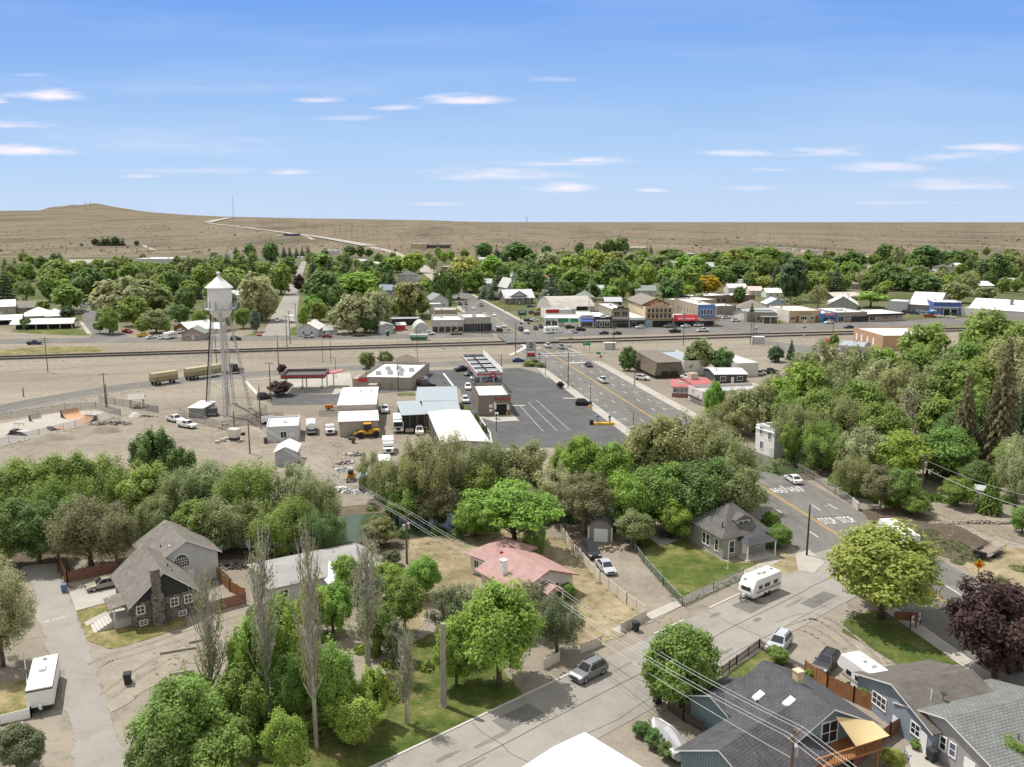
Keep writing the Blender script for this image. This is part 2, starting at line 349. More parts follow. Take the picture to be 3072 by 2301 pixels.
ASPH_NEW=qG('dark sealed asphalt',[(.075,.076,.078),(.098,.099,.100),(.130,.130,.130)],(.04,.3,4),1.0,seed=9)
CONCG=qG('pale concrete slab',[(.30,.275,.24),(.37,.345,.305),(.43,.40,.36)],(.08,.6,5),seed=3)
LAWN=qG('mown lawn',[(.045,.072,.014),(.085,.110,.026),(.20,.175,.075)],(.12,.6,5),1.35,seed=17)
LAWNDRY=qG('half dry lawn',[(.075,.095,.022),(.17,.155,.06),(.31,.25,.14)],(.16,.7,5),1.4,seed=41)
DRY=qG('dry yellow grass',[(.16,.135,.07),(.26,.212,.13),(.36,.30,.20)],(.13,.7,5),1.3,seed=52)
SOIL=qG('dark garden soil',[(.06,.045,.033),(.10,.078,.058),(.15,.125,.085)],(.1,.8,5),.9,seed=61)
SHADEB=qG('leaf litter with painted tree shade',[(.07,.055,.038),(.12,.095,.065),(.19,.155,.11)],(.1,.7,5),.9,seed=70)  # dark ground colour also carries the shade under the trees
LINEW=mat('white road paint',(.62,.61,.58),.8,.2,3)
LINEY=mat('yellow road paint',(.55,.36,.06),.8,.2,3)
WATERM=mat('river water',(.060,.085,.042),.16,.25,.12,spec=.28)
HA,HB=G(2518,1608),G(1453,935)
HU=(HB-HA).normalized();HN=Vector((-HU.y,HU.x,0))
HK=(HB-HA).length/302.65
def hw(s,o,z=0.0):return HA+HU*(s*HK)+HN*o+Vector((0,0,z))
def hpoly(name,sos,m,z,**k):return qs(name,[(hw(s,o).x,hw(s,o).y)for s,o in sos],m,z,world=True,**k)
def qp(name,polys,m,label,cat):
 mb=MB()
 for P in polys:mb.poly(P)
 return tag(mb.build(name,m),label,cat,kind='structure')
hpoly('highway',[(-75,-8.8),(8,-9.4),(9,-10.3),(330,-10.2),(420,-9),(420,4),(330,10.0),(195,10.2),(190,10.2),(5,10.0),(-6,9.4),(-8,7.6),(-75,7.6)],ASPH_MID,.05,label='grey four lane highway running from the lower right up through the town',cat='road')
far=[hw(415,-2.5),G(1271,806),G(1225,780)]+[GT(u,v)for u,v in((1177,756),(1100,738),(1003,720),(950,711),(895,704),(820,694),(750,686),(690,678),(640,672),(622,669))]
far=[Vector((p.x,p.y,TZ(p.x,p.y)))for p in far]
fine=[]
for a,b in zip(far[:-1],far[1:]):
 for k in range(8):
  q=a.lerp(b,k/8);fine.append(Vector((q.x,q.y,TZ(q.x,q.y))))
fine.append(far[-1])
FARROAD=qG('far pale road',[(.30,.27,.235),(.34,.31,.27),(.37,.335,.295)],(.01,.1,1))
qb('far_road',fine[:32],8,8,FARROAD,.4,'pale highway leaving the far side of town across the plain','road')
qb('far_road',fine[31:],16,16,FARROAD,2.0,'pale far road climbing the tan plain towards the horizon','road')
fb=[GT(u,v)for u,v in((622,669),(650,662),(690,655),(760,650))]
ff=[]
for a,b in zip(fb[:-1],fb[1:]):
 for k in range(10):q=a.lerp(b,k/10);ff.append(Vector((q.x,q.y,TZ(q.x,q.y))))
qb('far_road',ff,30,30,FARROAD,4.0,'far road bending back to the horizon beside the tall mast','road')
def track_px(pts,wd,label,z=.3,m=None):
 P=[GT(u,v)for u,v in pts];fi=[]
 for a,b in zip(P[:-1],P[1:]):
  for k in range(6):q=a.lerp(b,k/6);fi.append(Vector((q.x,q.y,TZ(q.x,q.y))))
 fi.append(P[-1]);return qb('dirt_road',fi,wd,wd,m or FARROAD,z,label,'road')
track_px([(-60,772),(200,771),(400,769),(560,770)],6,'pale straight dirt road along the left edge of the plain')
track_px([(430,736),(445,744),(462,750)],4,'short pale dirt track beside the small conifer row on the plain')
track_px([(900,706),(925,711),(940,719)],6,'pale dirt loop beside the blue shed on the plain')
track_px([(1480,724),(1600,722),(1760,724)],5,'faint dirt track near the lattice mast on the plain')
qs('dirt_lot',[(200,779),(275,778),(330,783),(250,800),(190,790)],FARROAD,.1,'pale bare lot behind the trees at far left','lot')
dash=[];
def quadm(s0,s1,o0,o1,z=.075):return[hw(s0,o0,z),hw(s1,o0,z),hw(s1,o1,z),hw(s0,o1,z)]
for o in(-3.7,3.7,-6.9):
 s=-70
 while s<205:
  dash.append(quadm(s,s+2.6,o-.09,o+.09));s+=10
qp('lane_marking',dash,LINEW,'white dashed lane lines on the grey highway','road marking')
qp('lane_marking',[quadm(-75,300,.14,.28),quadm(-75,300,-.28,-.14)],LINEY,'double yellow centre line of the grey highway','road marking')
bars=[]
for s in range(24,130,7):
 bars.append(quadm(s,s+.14,7.6,9.6));bars.append(quadm(s-.9,s+.9,7.5,7.64))
for s in range(60,160,7):bars.append(quadm(s,s+.14,-9.6,-7.6))
qp('parking_marking',bars,LINEW,'white parking ticks along the kerbs of the highway','road marking')
qp('stop_line',[quadm(148,149,-9,-.6,.08),quadm(168,168.6,-12,10,.08),quadm(163,163.5,-12,10,.08),quadm(180,181,.6,9,.08),quadm(211,212,.6,9,.08),quadm(205,206,-9,-.6,.08)],LINEW,'white stop bars across the highway at the crossing','road marking')
hr=math.atan2(HN.y,HN.x)+math.pi
for tx,s,o,nm in(('STOP',5.5,-2.0,'nearer'),('STOP',5.5,-5.4,'nearer right'),('AHEAD',20.0,-2.0,'farther'),('AHEAD',20.0,-5.4,'farther right')):
 t=text(tx,1.0,LINEW,None,hw(s,o,.08),(0,0,hr),'pavement_marking',width=2.7,extrude=.004)
 t.scale=(t.scale[0],4.2,1)
 tag(t,'white %s lettering painted in the %s lane of the highway'%(tx,'inner' if o>-4 else 'outer'),'road marking',kind='structure')
hpoly('sidewalk',[(20,10.1),(152,10.3),(150,12.8),(20,12.6)],CONCG,.12,label='pale concrete sidewalk between the dark asphalt lot and the highway')
hpoly('sidewalk',[(70,-10.4),(150,-10.4),(150,-13.4),(70,-13.0)],CONCG,.12,label='pale concrete sidewalk in front of the brown restaurant')
hpoly('sidewalk',[(-75,7.6),(-12,7.6),(-12,9.6),(-75,9.4)],CONCG,.12,label='pale sidewalk beside the triangular lawn under the purple tree')
hpoly('sidewalk',[(225,10.2),(330,10.2),(330,12.6),(225,12.6)],CONCG,.12,label='narrow sidewalk beside the long white and grey hardware store')
hpoly('sidewalk',[(255,-10.3),(400,-9.2),(400,-11.2),(255,-12.8)],CONCG,.12,label='pale sidewalk in front of the bungalow with white roof')
SA,SB=G(1200,2267),G(2407,1696);SU=(SB-SA).normalized();SN=Vector((SU.y,-SU.x,0))
SK=(SB-SA).length/66.44
def st(t,o,z=0.0):return SA+SU*(t*SK)+SN*(o*1.12)+Vector((0,0,z))
qs('gravel_lot',[(1180,2400),(1520,2200),(2150,1930),(2400,1740),(2530,1800),(2700,2010),(2560,2040),(2200,2130),(2060,2420)],GRAVEL,.02,'pale gravel lot beside the lower street','lot')
qs('residential_street',[(p.x,p.y)for p in(st(-25,0),st(67,0),st(70,-1.5),st(78,0),st(74,12),st(68,9.5),st(30,9.3),st(-25,9.2))],ASPH_OLD,.06,'bleached asphalt side street in the lower foreground','road',world=True)
CRACK=mat('tar crack filler',(.085,.08,.075),.9,.2,2)
cr=[]
rngc=random.Random(4)
def crack(pts,wd,z=.075):
 for a,b in zip(pts[:-1],pts[1:]):
  d=(b-a).normalized();n=Vector((-d.y,d.x,0))*wd;cr.append([a+n+Vector((0,0,z)),b+n+Vector((0,0,z)),b-n+Vector((0,0,z)),a-n+Vector((0,0,z))])
crack([st(t,4.5+rngc.uniform(-.1,.1))for t in range(-14,70,3)],.05)
for t in(8,26,44,57):crack([st(t+rngc.uniform(-.4,.4),o)for o in(.2,2,4.4,6,9)],.03)
crack([st(t,8.2+rngc.uniform(-.25,.25))for t in range(-5,60,4)],.03)
for s in range(8,140,15):crack([hw(s+rngc.uniform(-1,1),o,0)for o in(-9.5,-5,0,5,9.5)],.035)
qp('road_crack',cr,CRACK,'dark tar filled cracks in the street and highway','road crack')
kb=MB()
for t0,t1 in((-25,24),(35,40.5),(45.5,61)):
 a,b,c,d=st(t0,-.02),st(t1,-.02),st(t1,-.24),st(t0,-.24);kb.loft([[a,d,d+Vector((0,0,.14)),a+Vector((0,0,.14))],[b,c,c+Vector((0,0,.14)),b+Vector((0,0,.14))]])
for s0,s1,o0,o1 in((20,150,10.02,10.2),(70,150,-10.2,-10.38),(-75,-12,7.5,7.68),(225,330,10.02,10.2)):
 a,b,c,d=hw(s0,o0),hw(s1,o0),hw(s1,o1),hw(s0,o1);e_=Vector((0,0,.15));kb.loft([[a,d,d+e_,a+e_],[b,c,c+e_,b+e_]])
tag(kb.build('kerb',CONC),'pale concrete kerbs along the street and highway','kerb',kind='structure')
qs('sidewalk',[(p.x,p.y)for p in(st(32,-2.6),st(66,-2.6),st(66,-4.0),st(32,-4.0))],CONCG,.09,'broken pale sidewalk strip beside the grey house lawn',world=True)
qs('sidewalk',[(2385,1665),(2425,1650),(2475,1690),(2440,1722),(2395,1712)],CONCG,.1,'pale concrete corner ramp at the street and highway corner')
RV=[G(u,v)for u,v in((-500,1600),(-100,1600),(350,1600),(700,1602),(980,1592),(1120,1578),(1290,1568),(1450,1535),(1700,1495),(1950,1455),(2330,1395),(2650,1350),(3200,1300))]
qb('river_bank',RV,11.5,11,SHADEB,.02,'leaf littered river banks with tree shade painted into the ground','river bank')
qb('river',RV,6.3,6.5,WATERM,.06,'still green river seen between the trees','river')
R1=[G(u,v)for u,v in((-400,1084),(0,1072),(760,1049),(1535,1026),(1800,1018),(2275,1003),(2552,996),(3100,980))]
R2=[G(u,v)for u,v in((-400,1091),(0,1079),(760,1056),(1545,1033.5),(1800,1026),(2322,1010),(2560,1003),(3100,987))]
BALL=qG('railway ballast',[(.15,.13,.11),(.21,.19,.165),(.27,.245,.215)],(.05,.5,3),seed=80)
qb('ballast',R1,2.6,2.4,BALL,.05,'grey stone ballast strip under the far railway track','ballast')
qb('ballast',R2,2.4,2.8,BALL,.054,'grey stone ballast strip under the near railway track','ballast')
RAILM=mat('rusty rail steel',(.06,.045,.036),.6,.15);TIE=mat('dark railway sleepers',(.05,.042,.036),.9,.2)
def rail_track(pts,label):
 t=qH('railway_track',label,'railway track',pts[1],0);o0=pts[1]
 mb1,mb2,tb=MB(),MB(),MB()
 for i in range(len(pts)-1):
  a,b=pts[i]-o0,pts[i+1]-o0;d=(b-a).normalized();n=Vector((-d.y,d.x,0));up=Vector((0,0,1))
  for mb,s in((mb1,.75),(mb2,-.75)):
   mb.loft([[p+n*(s+k)+up*z for k,z in((-.07,.2),(.07,.2),(.07,.44),(-.07,.44))]for p in(a,b)])
  L=(b-a).length;k=0
  while k<L:
   p=a+d*k;tb.loft([[p+n*s+d*e_+up*z for e_,z in((-.13,.06),(.13,.06),(.13,.22),(-.13,.22))]for s in(-1.25,1.25)]);k+=.62
 mb1.build('rail',RAILM,t);mb2.build('rail',RAILM,t);tb.build('sleepers',TIE,t)
rail_track(R1,'far railway track nearer the row of downtown shops');rail_track(R2,'near railway track on the side of the water tower')
hpoly('level_crossing',[(193,-11.5),(213,-11.5),(213,11.5),(193,11.5)],ASPH_MID,.47,label='asphalt level crossing where highway meets the rails',cat='crossing')
NR=[G(u,v)for u,v in((-500,1036),(0,1024),(400,1020),(900,1013),(1480,1004))]
qb('street',NR,7.8,7.8,ASPH_MID,.053,'grey street on the far side of the tracks at left','road')
NR2=[G(u,v)for u,v in((1600,1003),(1900,994),(2300,985),(2650,973),(3000,960),(3300,950))]
qb('street',NR2,13,11,ASPH_MID,.052,'wide grey street in front of the downtown shops','road')
SR=[G(u,v)for u,v in((-300,1305),(0,1228),(100,1208),(220,1187),(316,1170),(440,1153),(600,1135),(760,1123),(916,1113),(1100,1102),(1300,1094),(1500,1086),(1620,1080))]
qb('street',SR,5.4,5.4,ASPH_MID,.055,'curving two lane road carrying the hay truck','road')
qb('edge_line',SR,-4.8,5.0,LINEW,.075,'white edge line of the curving road','road marking')
qb('edge_line',SR,.12,-.0,LINEY,.076,'yellow centre line of the curving road','road marking')
qs('street',[(272,905),(292,905),(298,932),(318,960),(345,985),(395,1015),(268,1015),(276,1000),(252,972),(246,942),(262,925)],ASPH_MID,.045,'short grey street between the picnic pavilion and willow trees','road')
qs('sidewalk',[(238,966),(248,966),(276,1002),(262,1003)],CONCG,.06,'white concrete sidewalk at the pavilion corner')
qs('street',[(905,784),(920,784),(906,830),(896,900),(891,950),(893,975),(885,1015),(785,1015),(797,985),(818,945),(846,900),(878,840)],ASPH_OLD,.045,'pale side street beside the white gabled cottage','road')
qs('street',[(2110,945),(2190,935),(2265,965),(2320,985),(2290,1020),(2500,1050),(2390,1065),(2250,1010),(2200,990),(2150,985),(2155,962)],ASPH_MID,.056,'side street crossing the tracks beside the grey hall','road')
qs('grass_strip',[(20,996),(110,986),(235,982),(270,1006),(200,1006)],LAWN,.04,'green lawn in front of the picnic pavilion','lawn')
qs('grass_strip',[(-30,1050),(150,1040),(310,1040),(300,1056),(100,1062),(-30,1068)],LAWNDRY,.03,'weedy strip beside the tracks at far left','grass strip')
qs('grass_strip',[(1460,900),(1530,905),(1620,905),(1640,916),(1500,920)],LAWN,.04,'green lawn in front of the white roofed bungalow','lawn')
qs('grass_strip',[(872,985),(890,978),(893,1006),(870,1008)],LAWN,.05,'small lawn left of the white gabled cottage','lawn')
qs('grass_strip',[(735,1005),(790,995),(780,1012),(730,1012)],LAWN,.05,'small lawn under the round blue spruce','lawn')
qs('asphalt_lot',[(1245,1112),(1560,1104),(1605,1116),(1640,1124),(1712,1167),(1765,1207),(1858,1278),(1930,1340),(1400,1345),(1445,1290),(1392,1215),(1380,1165),(1125,1180),(1125,1213),(820,1216),(770,1180),(1016,1180),(1240,1165)],ASPH_NEW,.04,'dark sealed asphalt lot of the fuel station','parking lot')
qs('concrete_apron',[(865,1132),(1050,1118),(1062,1165),(1010,1183),(858,1183)],CONCG,.055,'pale concrete apron under the left fuel canopy','apron')
qs('concrete_apron',[(1436,1252),(1480,1248),(1535,1240),(1558,1262),(1486,1266)],CONCG,.06,'pale concrete apron at the car wash entrance','apron')
qs('lawn',[(1381,1217),(1408,1222),(1445,1290),(1462,1330),(1420,1330),(1390,1250)],LAWN,.06,'narrow green lawn beside the car wash')
qs('lawn',[(1626,1118),(1650,1118),(1667,1133),(1640,1133)],LAWN,.09,'small kerbed grass island at the edge of the dark lot')
qs('lawn',[(1190,1180),(1240,1178),(1248,1186),(1192,1188)],LAWN,.09,'small grass bed behind the fuel store')
lot=[]
def lineq(u0,v0,u1,v1,wd=.045,z=.062):
 a,b=G(u0,v0),G(u1,v1);d=(b-a).normalized();n=Vector((-d.y,d.x,0))*wd;e_=Vector((0,0,z));lot.append([a+n+e_,b+n+e_,b-n+e_,a-n+e_])
for q in((1560,1218,1630,1295),(1585,1208,1672,1294),(1608,1200,1708,1290),(1548,1168,1705,1168),(1445,1135,1395,1160)):lineq(*q)
for k in range(8):lineq(1727+k*11,1200+k*9,1750+k*14,1200+k*9)
lineq(1690,1195,1745,1195,.35);lineq(1533,1217,1575,1217,.35);lineq(1706,1168,1735,1190,.12);lineq(1722,1168,1742,1184,.12);lineq(1330,1120,1360,1158,.3)
qp('parking_marking',lot,LINEW,'white parking lines on the dark asphalt lot','road marking')
ks=MB()
def kerbline(pts,wd=.12,h=.16):
 for(u0,v0),(u1,v1)in zip(pts[:-1],pts[1:]):
  a,b=G(u0,v0),G(u1,v1);d=(b-a).normalized();n=Vector((-d.y,d.x,0))*wd;e_=Vector((0,0,h));ks.loft([[a-n,a+n,a+n+e_,a-n+e_],[b-n,b+n,b+n+e_,b-n+e_]])
kerbline([(736,1144),(779,1191)],.5,.2);kerbline([(736,1144),(860,1134)],.2);kerbline([(1624,1119),(1640,1134),(1668,1133)]);kerbline([(1440,1253),(1470,1300),(1475,1330)],.2);kerbline([(1555,1103),(1625,1103)],.2)
kerbline([(1530,1066),(1560,1052),(1578,1040),(1560,1030),(1548,1028)],.8,.1);kerbline([(1690,1037),(1705,1046),(1730,1055)],.3,.1)
tag(ks.build('kerb',CONC),'low concrete kerbs around the fuel station lots','kerb',kind='structure')
qs('skate_park_slab',[(-60,1284),(100,1252),(196,1235),(285,1232),(361,1249),(225,1285),(100,1316),(-60,1356)],CONCG,.05,'pale concrete slab of the skate park','slab')
qs('dirt_yard',[(0,1350),(230,1290),(420,1235),(640,1250),(900,1240),(1000,1300),(1290,1310),(1300,1420),(400,1420),(0,1420)],DIRT,.03,'bare dirt of the equipment yard','yard')
qs('alley',[(70,1700),(165,1690),(203,1782),(229,1833),(262,1925),(292,2020),(330,2140),(390,2330),(225,2330),(206,2149),(150,1980),(100,1800)],ASPH_OLD,.05,'bleached asphalt alley running up the left edge','road')
qs('gravel_drive',[(258,1930),(330,1950),(430,1925),(562,1880),(760,1822),(900,1800),(1270,1750),(1300,1850),(900,1900),(560,1990),(400,2100),(330,2140),(286,2010)],GRAVEL,.04,'pale gravel drive crossing in front of the stone house','drive')
qs('dirt_yard',[(40,1640),(200,1630),(210,1770),(160,1700),(70,1700),(40,1800)],SHADEB,.03,'leaf littered dirt with painted tree shade at the head of the alley','yard')
qs('driveway',[(206,1772),(350,1752),(355,1800),(229,1833)],CONCG,.07,'pale concrete driveway beside the stone house')
qs('path',[(253,1868),(318,1835),(336,1848),(258,1880)],CONCG,.08,'short concrete path to the stone house steps')
qs('lawn',[(229,1835),(352,1802),(408,1868),(545,1835),(562,1878),(430,1922),(335,1947),(268,1925)],LAWNDRY,.06,'patchy lawn in front of the stone house')
qs('lawn',[(0,2050),(85,2040),(95,2150),(0,2180)],LAWNDRY,.06,'patchy lawn inside the white vinyl fence')
qs('lawn',[(780,2400),(1120,2330),(1200,2266),(1470,2138),(1570,2088),(1500,2000),(1330,1880),(1240,1930),(1150,2030),(900,2120),(820,2230),(700,2330)],LAWN,.05,'green lawn around the poplar trunks beside the street')
qs('dry_grass',[(1230,1620),(1560,1580),(1680,1620),(1950,1870),(1760,1945),(1560,1880),(1300,1790),(1260,1900),(1200,1880)],DRY,.045,'dry yellow grass around the pink roofed house','dry grass')
qs('dirt_drive',[(1700,1595),(1830,1600),(1885,1615),(2046,1818),(1940,1872),(1850,1780)],DIRT,.055,'bare dirt drive between the vinyl fence and the lawn','drive')
qs('lawn',[(1889,1617),(2040,1612),(2172,1686),(2272,1692),(2258,1714),(2048,1815),(1990,1745)],LAWN,.075,'green fenced lawn of the grey house')
qs('dry_grass',[(2172,1688),(2285,1640),(2400,1680),(2390,1712),(2300,1745),(2250,1720)],DRY,.07,'dry grass corner beside the grey house porch','dry grass')
qs('lawn',[(2533,1860),(2526,1897),(2716,2005),(2885,1992),(2816,1936),(2749,1902),(2676,1828),(2600,1835)],LAWN,.06,'triangular green lawn under the spreading green tree')
qs('lawn',[(2885,1985),(3080,2080),(3080,2140),(2950,2120),(2870,2010)],LAWN,.05,'green lawn behind the blue house under the purple tree')
qs('lawn',[(2185,2020),(2290,1950),(2360,1990),(2250,2060),(2130,2080)],LAWN,.06,'small bright lawn inside the dark picket fence')
qs('garden_soil',[(2573,1530),(2710,1520),(2795,1548),(2900,1590),(2985,1640),(2886,1690),(2740,1640),(2631,1578)],SOIL,.05,'dark turned garden soil beside the highway','garden')
qs('dirt_road',[(2780,1530),(2830,1528),(3100,1600),(3100,1640),(2960,1600)],DIRT,.055,'tan dirt track beside the stone row','dirt road')
qs('dry_grass',[(2880,1690),(2985,1640),(3120,1650),(3120,1830),(2960,1760)],DRY,.053,'dry grass lot around the flatbed trailer','dry grass')
al=G(165,1860);a1=G(118,1871);a2=G(208,1848);ar=math.atan2(a2.y-a1.y,a2.x-a1.x)
t=text('\u2191 OK TO DIG \u2191',.9,LINEW,None,(al.x,al.y,.07),(0,0,ar),'pavement_marking',width=(a2-a1).length,extrude=.004);tag(t,'white sprayed writing with arrows across the alley','road marking',kind='structure')
PATCH=qG('darker asphalt patch',[(.12,.115,.105),(.155,.148,.136),(.19,.182,.168)],(.1,.6,5),seed=91)
STAIN=qG('worn oily stain',[(.15,.14,.124),(.185,.173,.155),(.22,.207,.187)],(.1,.8,5),seed=95)
RUT=qG('packed wheel rut',[(.185,.162,.132),(.232,.205,.17),(.28,.25,.21)],(.2,.9,5),seed=97)
rgp=random.Random(12)
def blob(c,d,lx,ly,z,n=14):
 q=Vector((-d.y,d.x,0));P=[]
 for k in range(n):
  a=2*math.pi*k/n;r_=rgp.uniform(.75,1.1);P.append(c+d*math.cos(a)*lx*r_+q*math.sin(a)*ly*r_+Vector((0,0,z)))
 return P
pp=[blob(st(rgp.uniform(-5,66),rgp.uniform(1,8.5)),SU,rgp.uniform(.8,3),rgp.uniform(.15,.5),.066+k*.0002)for k in range(16)]+[blob(hw(rgp.uniform(-20,190),rgp.uniform(-8.5,8.5)),HU,rgp.uniform(1,7),rgp.uniform(.2,.7),.056+k*.0002)for k in range(26)]
qp('asphalt_stain',pp,STAIN,'worn oily stains along the street and highway lanes','stain')
pp=[]
for t,o,a,b in((12,2.2,2.5,1.2),(31,6.5,4,.8),(50,2.5,2,1.5),(58,7,3,1)):c=st(t,o,.0705);n=SN*b;d=SU*a;pp.append([c+d+n,c-d+n,c-d-n,c+d-n])
for s0,o,a,b in((28,-5,5,1.6),(60,5.2,7,1.4),(100,-2,4,1.6),(135,3,8,1.2),(-20,3,4,2),(12,4.5,3,2)):c=hw(s0,o,.0625);n=HN*b;d=HU*a;pp.append([c+d+n,c-d+n,c-d-n,c+d-n])
qp('asphalt_patch',pp,PATCH,'darker rectangular repair patches in the street and highway','asphalt patch')
rp_=[]
def rut(pts,wd=.16,gap=.8,z=.036):
 P=[G(u,v)for u,v in pts];fi=[]
 for i in range(len(P)-1):
  p0,p1,p2,p3=P[max(0,i-1)],P[i],P[i+1],P[min(len(P)-1,i+2)]
  for k in range(6):
   t=k/6;fi.append(.5*((2*p1)+(p2-p0)*t+(2*p0-5*p1+4*p2-p3)*t*t+(3*p1-p0-3*p2+p3)*t**3))
 for s in(-1,1):
  for a,b in zip(fi[:-1],fi[1:]):
   d=(b-a).normalized();q=Vector((-d.y,d.x,0));w_=wd*rgp.uniform(.7,1.3);rp_.append([a+q*(s*gap+w_)+Vector((0,0,z)),b+q*(s*gap+w_)+Vector((0,0,z)),b+q*(s*gap-w_)+Vector((0,0,z)),a+q*(s*gap-w_)+Vector((0,0,z))])
for i,r_ in enumerate((((1010,1490),(1003,1420),(975,1350),(900,1338),(760,1372),(600,1385),(400,1380)),((1010,1400),(1100,1340),(1200,1325),(1290,1330)),((600,1330),(640,1290),(720,1275),(900,1250),(1010,1235)),((480,1300),(560,1300),(640,1345),(760,1385)),((610,1320),(630,1295),(690,1292),(730,1330),(650,1350),(610,1325)),((985,1290),(990,1340),(1010,1400)),((1150,1240),(1158,1280),(1170,1320)),((400,1230),(520,1225),(700,1190),(820,1205)),((300,1330),(420,1290),(520,1270)))):rut(r_,z=.036+i*.0006)
for i,r_ in enumerate((((320,2090),(400,2030),(520,1960),(700,1880),(900,1830)),((280,2000),(330,1975),(450,1940),(600,1890),(760,1845)),((1960,1870),(1900,1780),(1850,1700),(1820,1640)),((2560,2000),(2450,1900),(2300,1860),(2200,1900)),((2640,2020),(2560,1920),(2440,1850),(2330,1880)),((3090,1615),(2960,1580),(2850,1550),(2790,1530)))):rut(r_,.2,.8,.058+i*.0006)
for i,r_ in enumerate((((-50,1120),(300,1098),(700,1075),(1100,1062),(1500,1050)),((-50,1150),(200,1130),(430,1118),(700,1100)),((1600,1060),(1400,1070),(1150,1080)),((1760,1075),(2000,1055),(2300,1045),(2480,1050)),((1780,1085),(1960,1075),(2200,1070),(2420,1062)))):rut(r_,.3,.9,.03+i*.0006)
qp('wheel_rut',rp_,RUT,'pairs of packed wheel ruts across the dirt yards and gravel','wheel ruts')
def sagebrush():
 rg=np.random.default_rng(6);C=[];Nn=[];S=[]
 for k in range(3000):
  v=rg.uniform(676,772)if k>900 else rg.uniform(760,790);u=rg.uniform(-150,3220);p=GT(u,v)if v<720 else G(u,v)
  if p.y<1350:continue
  r=rg.uniform(.5,1.5)*(1+p.y/4500)*(1 if rg.random()<.9 else 1.8);m=7;C.append(np.array([p.x,p.y,TZ(p.x,p.y)])+np.abs(rg.normal(size=(m,3)))*np.array([r,r,r*.35]));Nn.append(rg.normal(size=(m,3))+np.array([0,0,1.2]));S.append(rg.uniform(.5,1.1,m)*r)
 C=np.concatenate(C);return C,np.concatenate(Nn),np.concatenate(S)
class Fr:
 """a building's own frame: x along its front, y into its depth"""
 def __init__(s,o,ang,L,D):s.o,s.a,s.L,s.D=o,ang,L,D
def qf(A,B,D):
 a,b=G(*A),G(*B);d=b-a;return Fr(a,math.atan2(d.y,d.x),d.length,D)
def qr(R0,R1,zr,hw_,e0=0.0,e1=0.0,z1=None):
 a,b=G(R0[0],R0[1],zr),G(R1[0],R1[1],zr if z1 is None else z1);a.z=b.z=0;d=(b-a).normalized();n=Vector((-d.y,d.x,0))
 a=a-d*e0;b=b+d*e1
 return Fr(a-n*hw_,math.atan2(d.y,d.x),(b-a).length,2*hw_)
def fbox(mb,fr,face,s0,s1,z0,z1,o0,o1,m=0):
 if face=='f':mb.box(s0,-o1,z0,s1,-o0,z1,m)
 elif face=='b':mb.box(s0,fr.D+o0,z0,s1,fr.D+o1,z1,m)
 elif face=='l':mb.box(-o1,s0,z0,-o0,s1,z1,m)
 else:mb.box(fr.L+o0,s0,z0,fr.L+o1,s1,z1,m)
def flen(fr,face):return fr.L if face in 'fb' else fr.D
def qW(e,fr,face,s,z,w_=1.0,h_=1.2,fm=None,gm=None,near=False,bars=1,door=False,arch=False):
 """s = centre along the face in metres, z = centre height"""
 fm=fm or WHITE;gm=gm or GLASS
 f=MB();t=.11 if near else .14
 fbox(f,fr,face,s-w_/2-t,s+w_/2+t,z+h_/2,z+h_/2+t,.004,.07)
 fbox(f,fr,face,s-w_/2-t,s+w_/2+t,z-h_/2-t,z-h_/2,.004,.09)
 fbox(f,fr,face,s-w_/2-t,s-w_/2,z-h_/2,z+h_/2,.004,.07);fbox(f,fr,face,s+w_/2,s+w_/2+t,z-h_/2,z+h_/2,.004,.07)
 for k in range(1,bars+1):
  c=s-w_/2+w_*k/(bars+1);fbox(f,fr,face,c-.035,c+.035,z-h_/2,z+h_/2,.03,.065)
 if near:fbox(f,fr,face,s-w_/2,s+w_/2,z-.03,z+.03,.031,.06)
 g=MB();fbox(g,fr,face,s-w_/2,s+w_/2,z-h_/2,z+h_/2,.006,.028)
 if near:
  o=f.build('door' if door else 'window',fm,e);g.build('pane',gm,o)
 else:
  n=len(f.v);f.v+=g.v;f.f+=[tuple(i+n for i in q)for q in g.f];f.m+=[1]*len(g.f);o=f.build('door' if door else 'window',[fm,gm],e)
 return o
def door(e,fr,face,s,w_=.95,h_=2.05,m=None,near=False,z0=.05):
 f=MB();fbox(f,fr,face,s-w_/2,s+w_/2,z0,z0+h_,.004,.05);o=f.build('door',m or OFFW,e)
 if near:
  k=MB();fbox(k,fr,face,s+w_*.36,s+w_*.42,z0+.98,z0+1.08,.05,.1);k.build('handle',DARK,o)
 return o
def row(e,fr,face,n,z,w_,h_,s0=.1,s1=.9,**k):
 L=flen(fr,face)
 for i in range(n):
  qW(e,fr,face,L*(s0+(s1-s0)*((i+.5)/n)),z,w_,h_,**k)
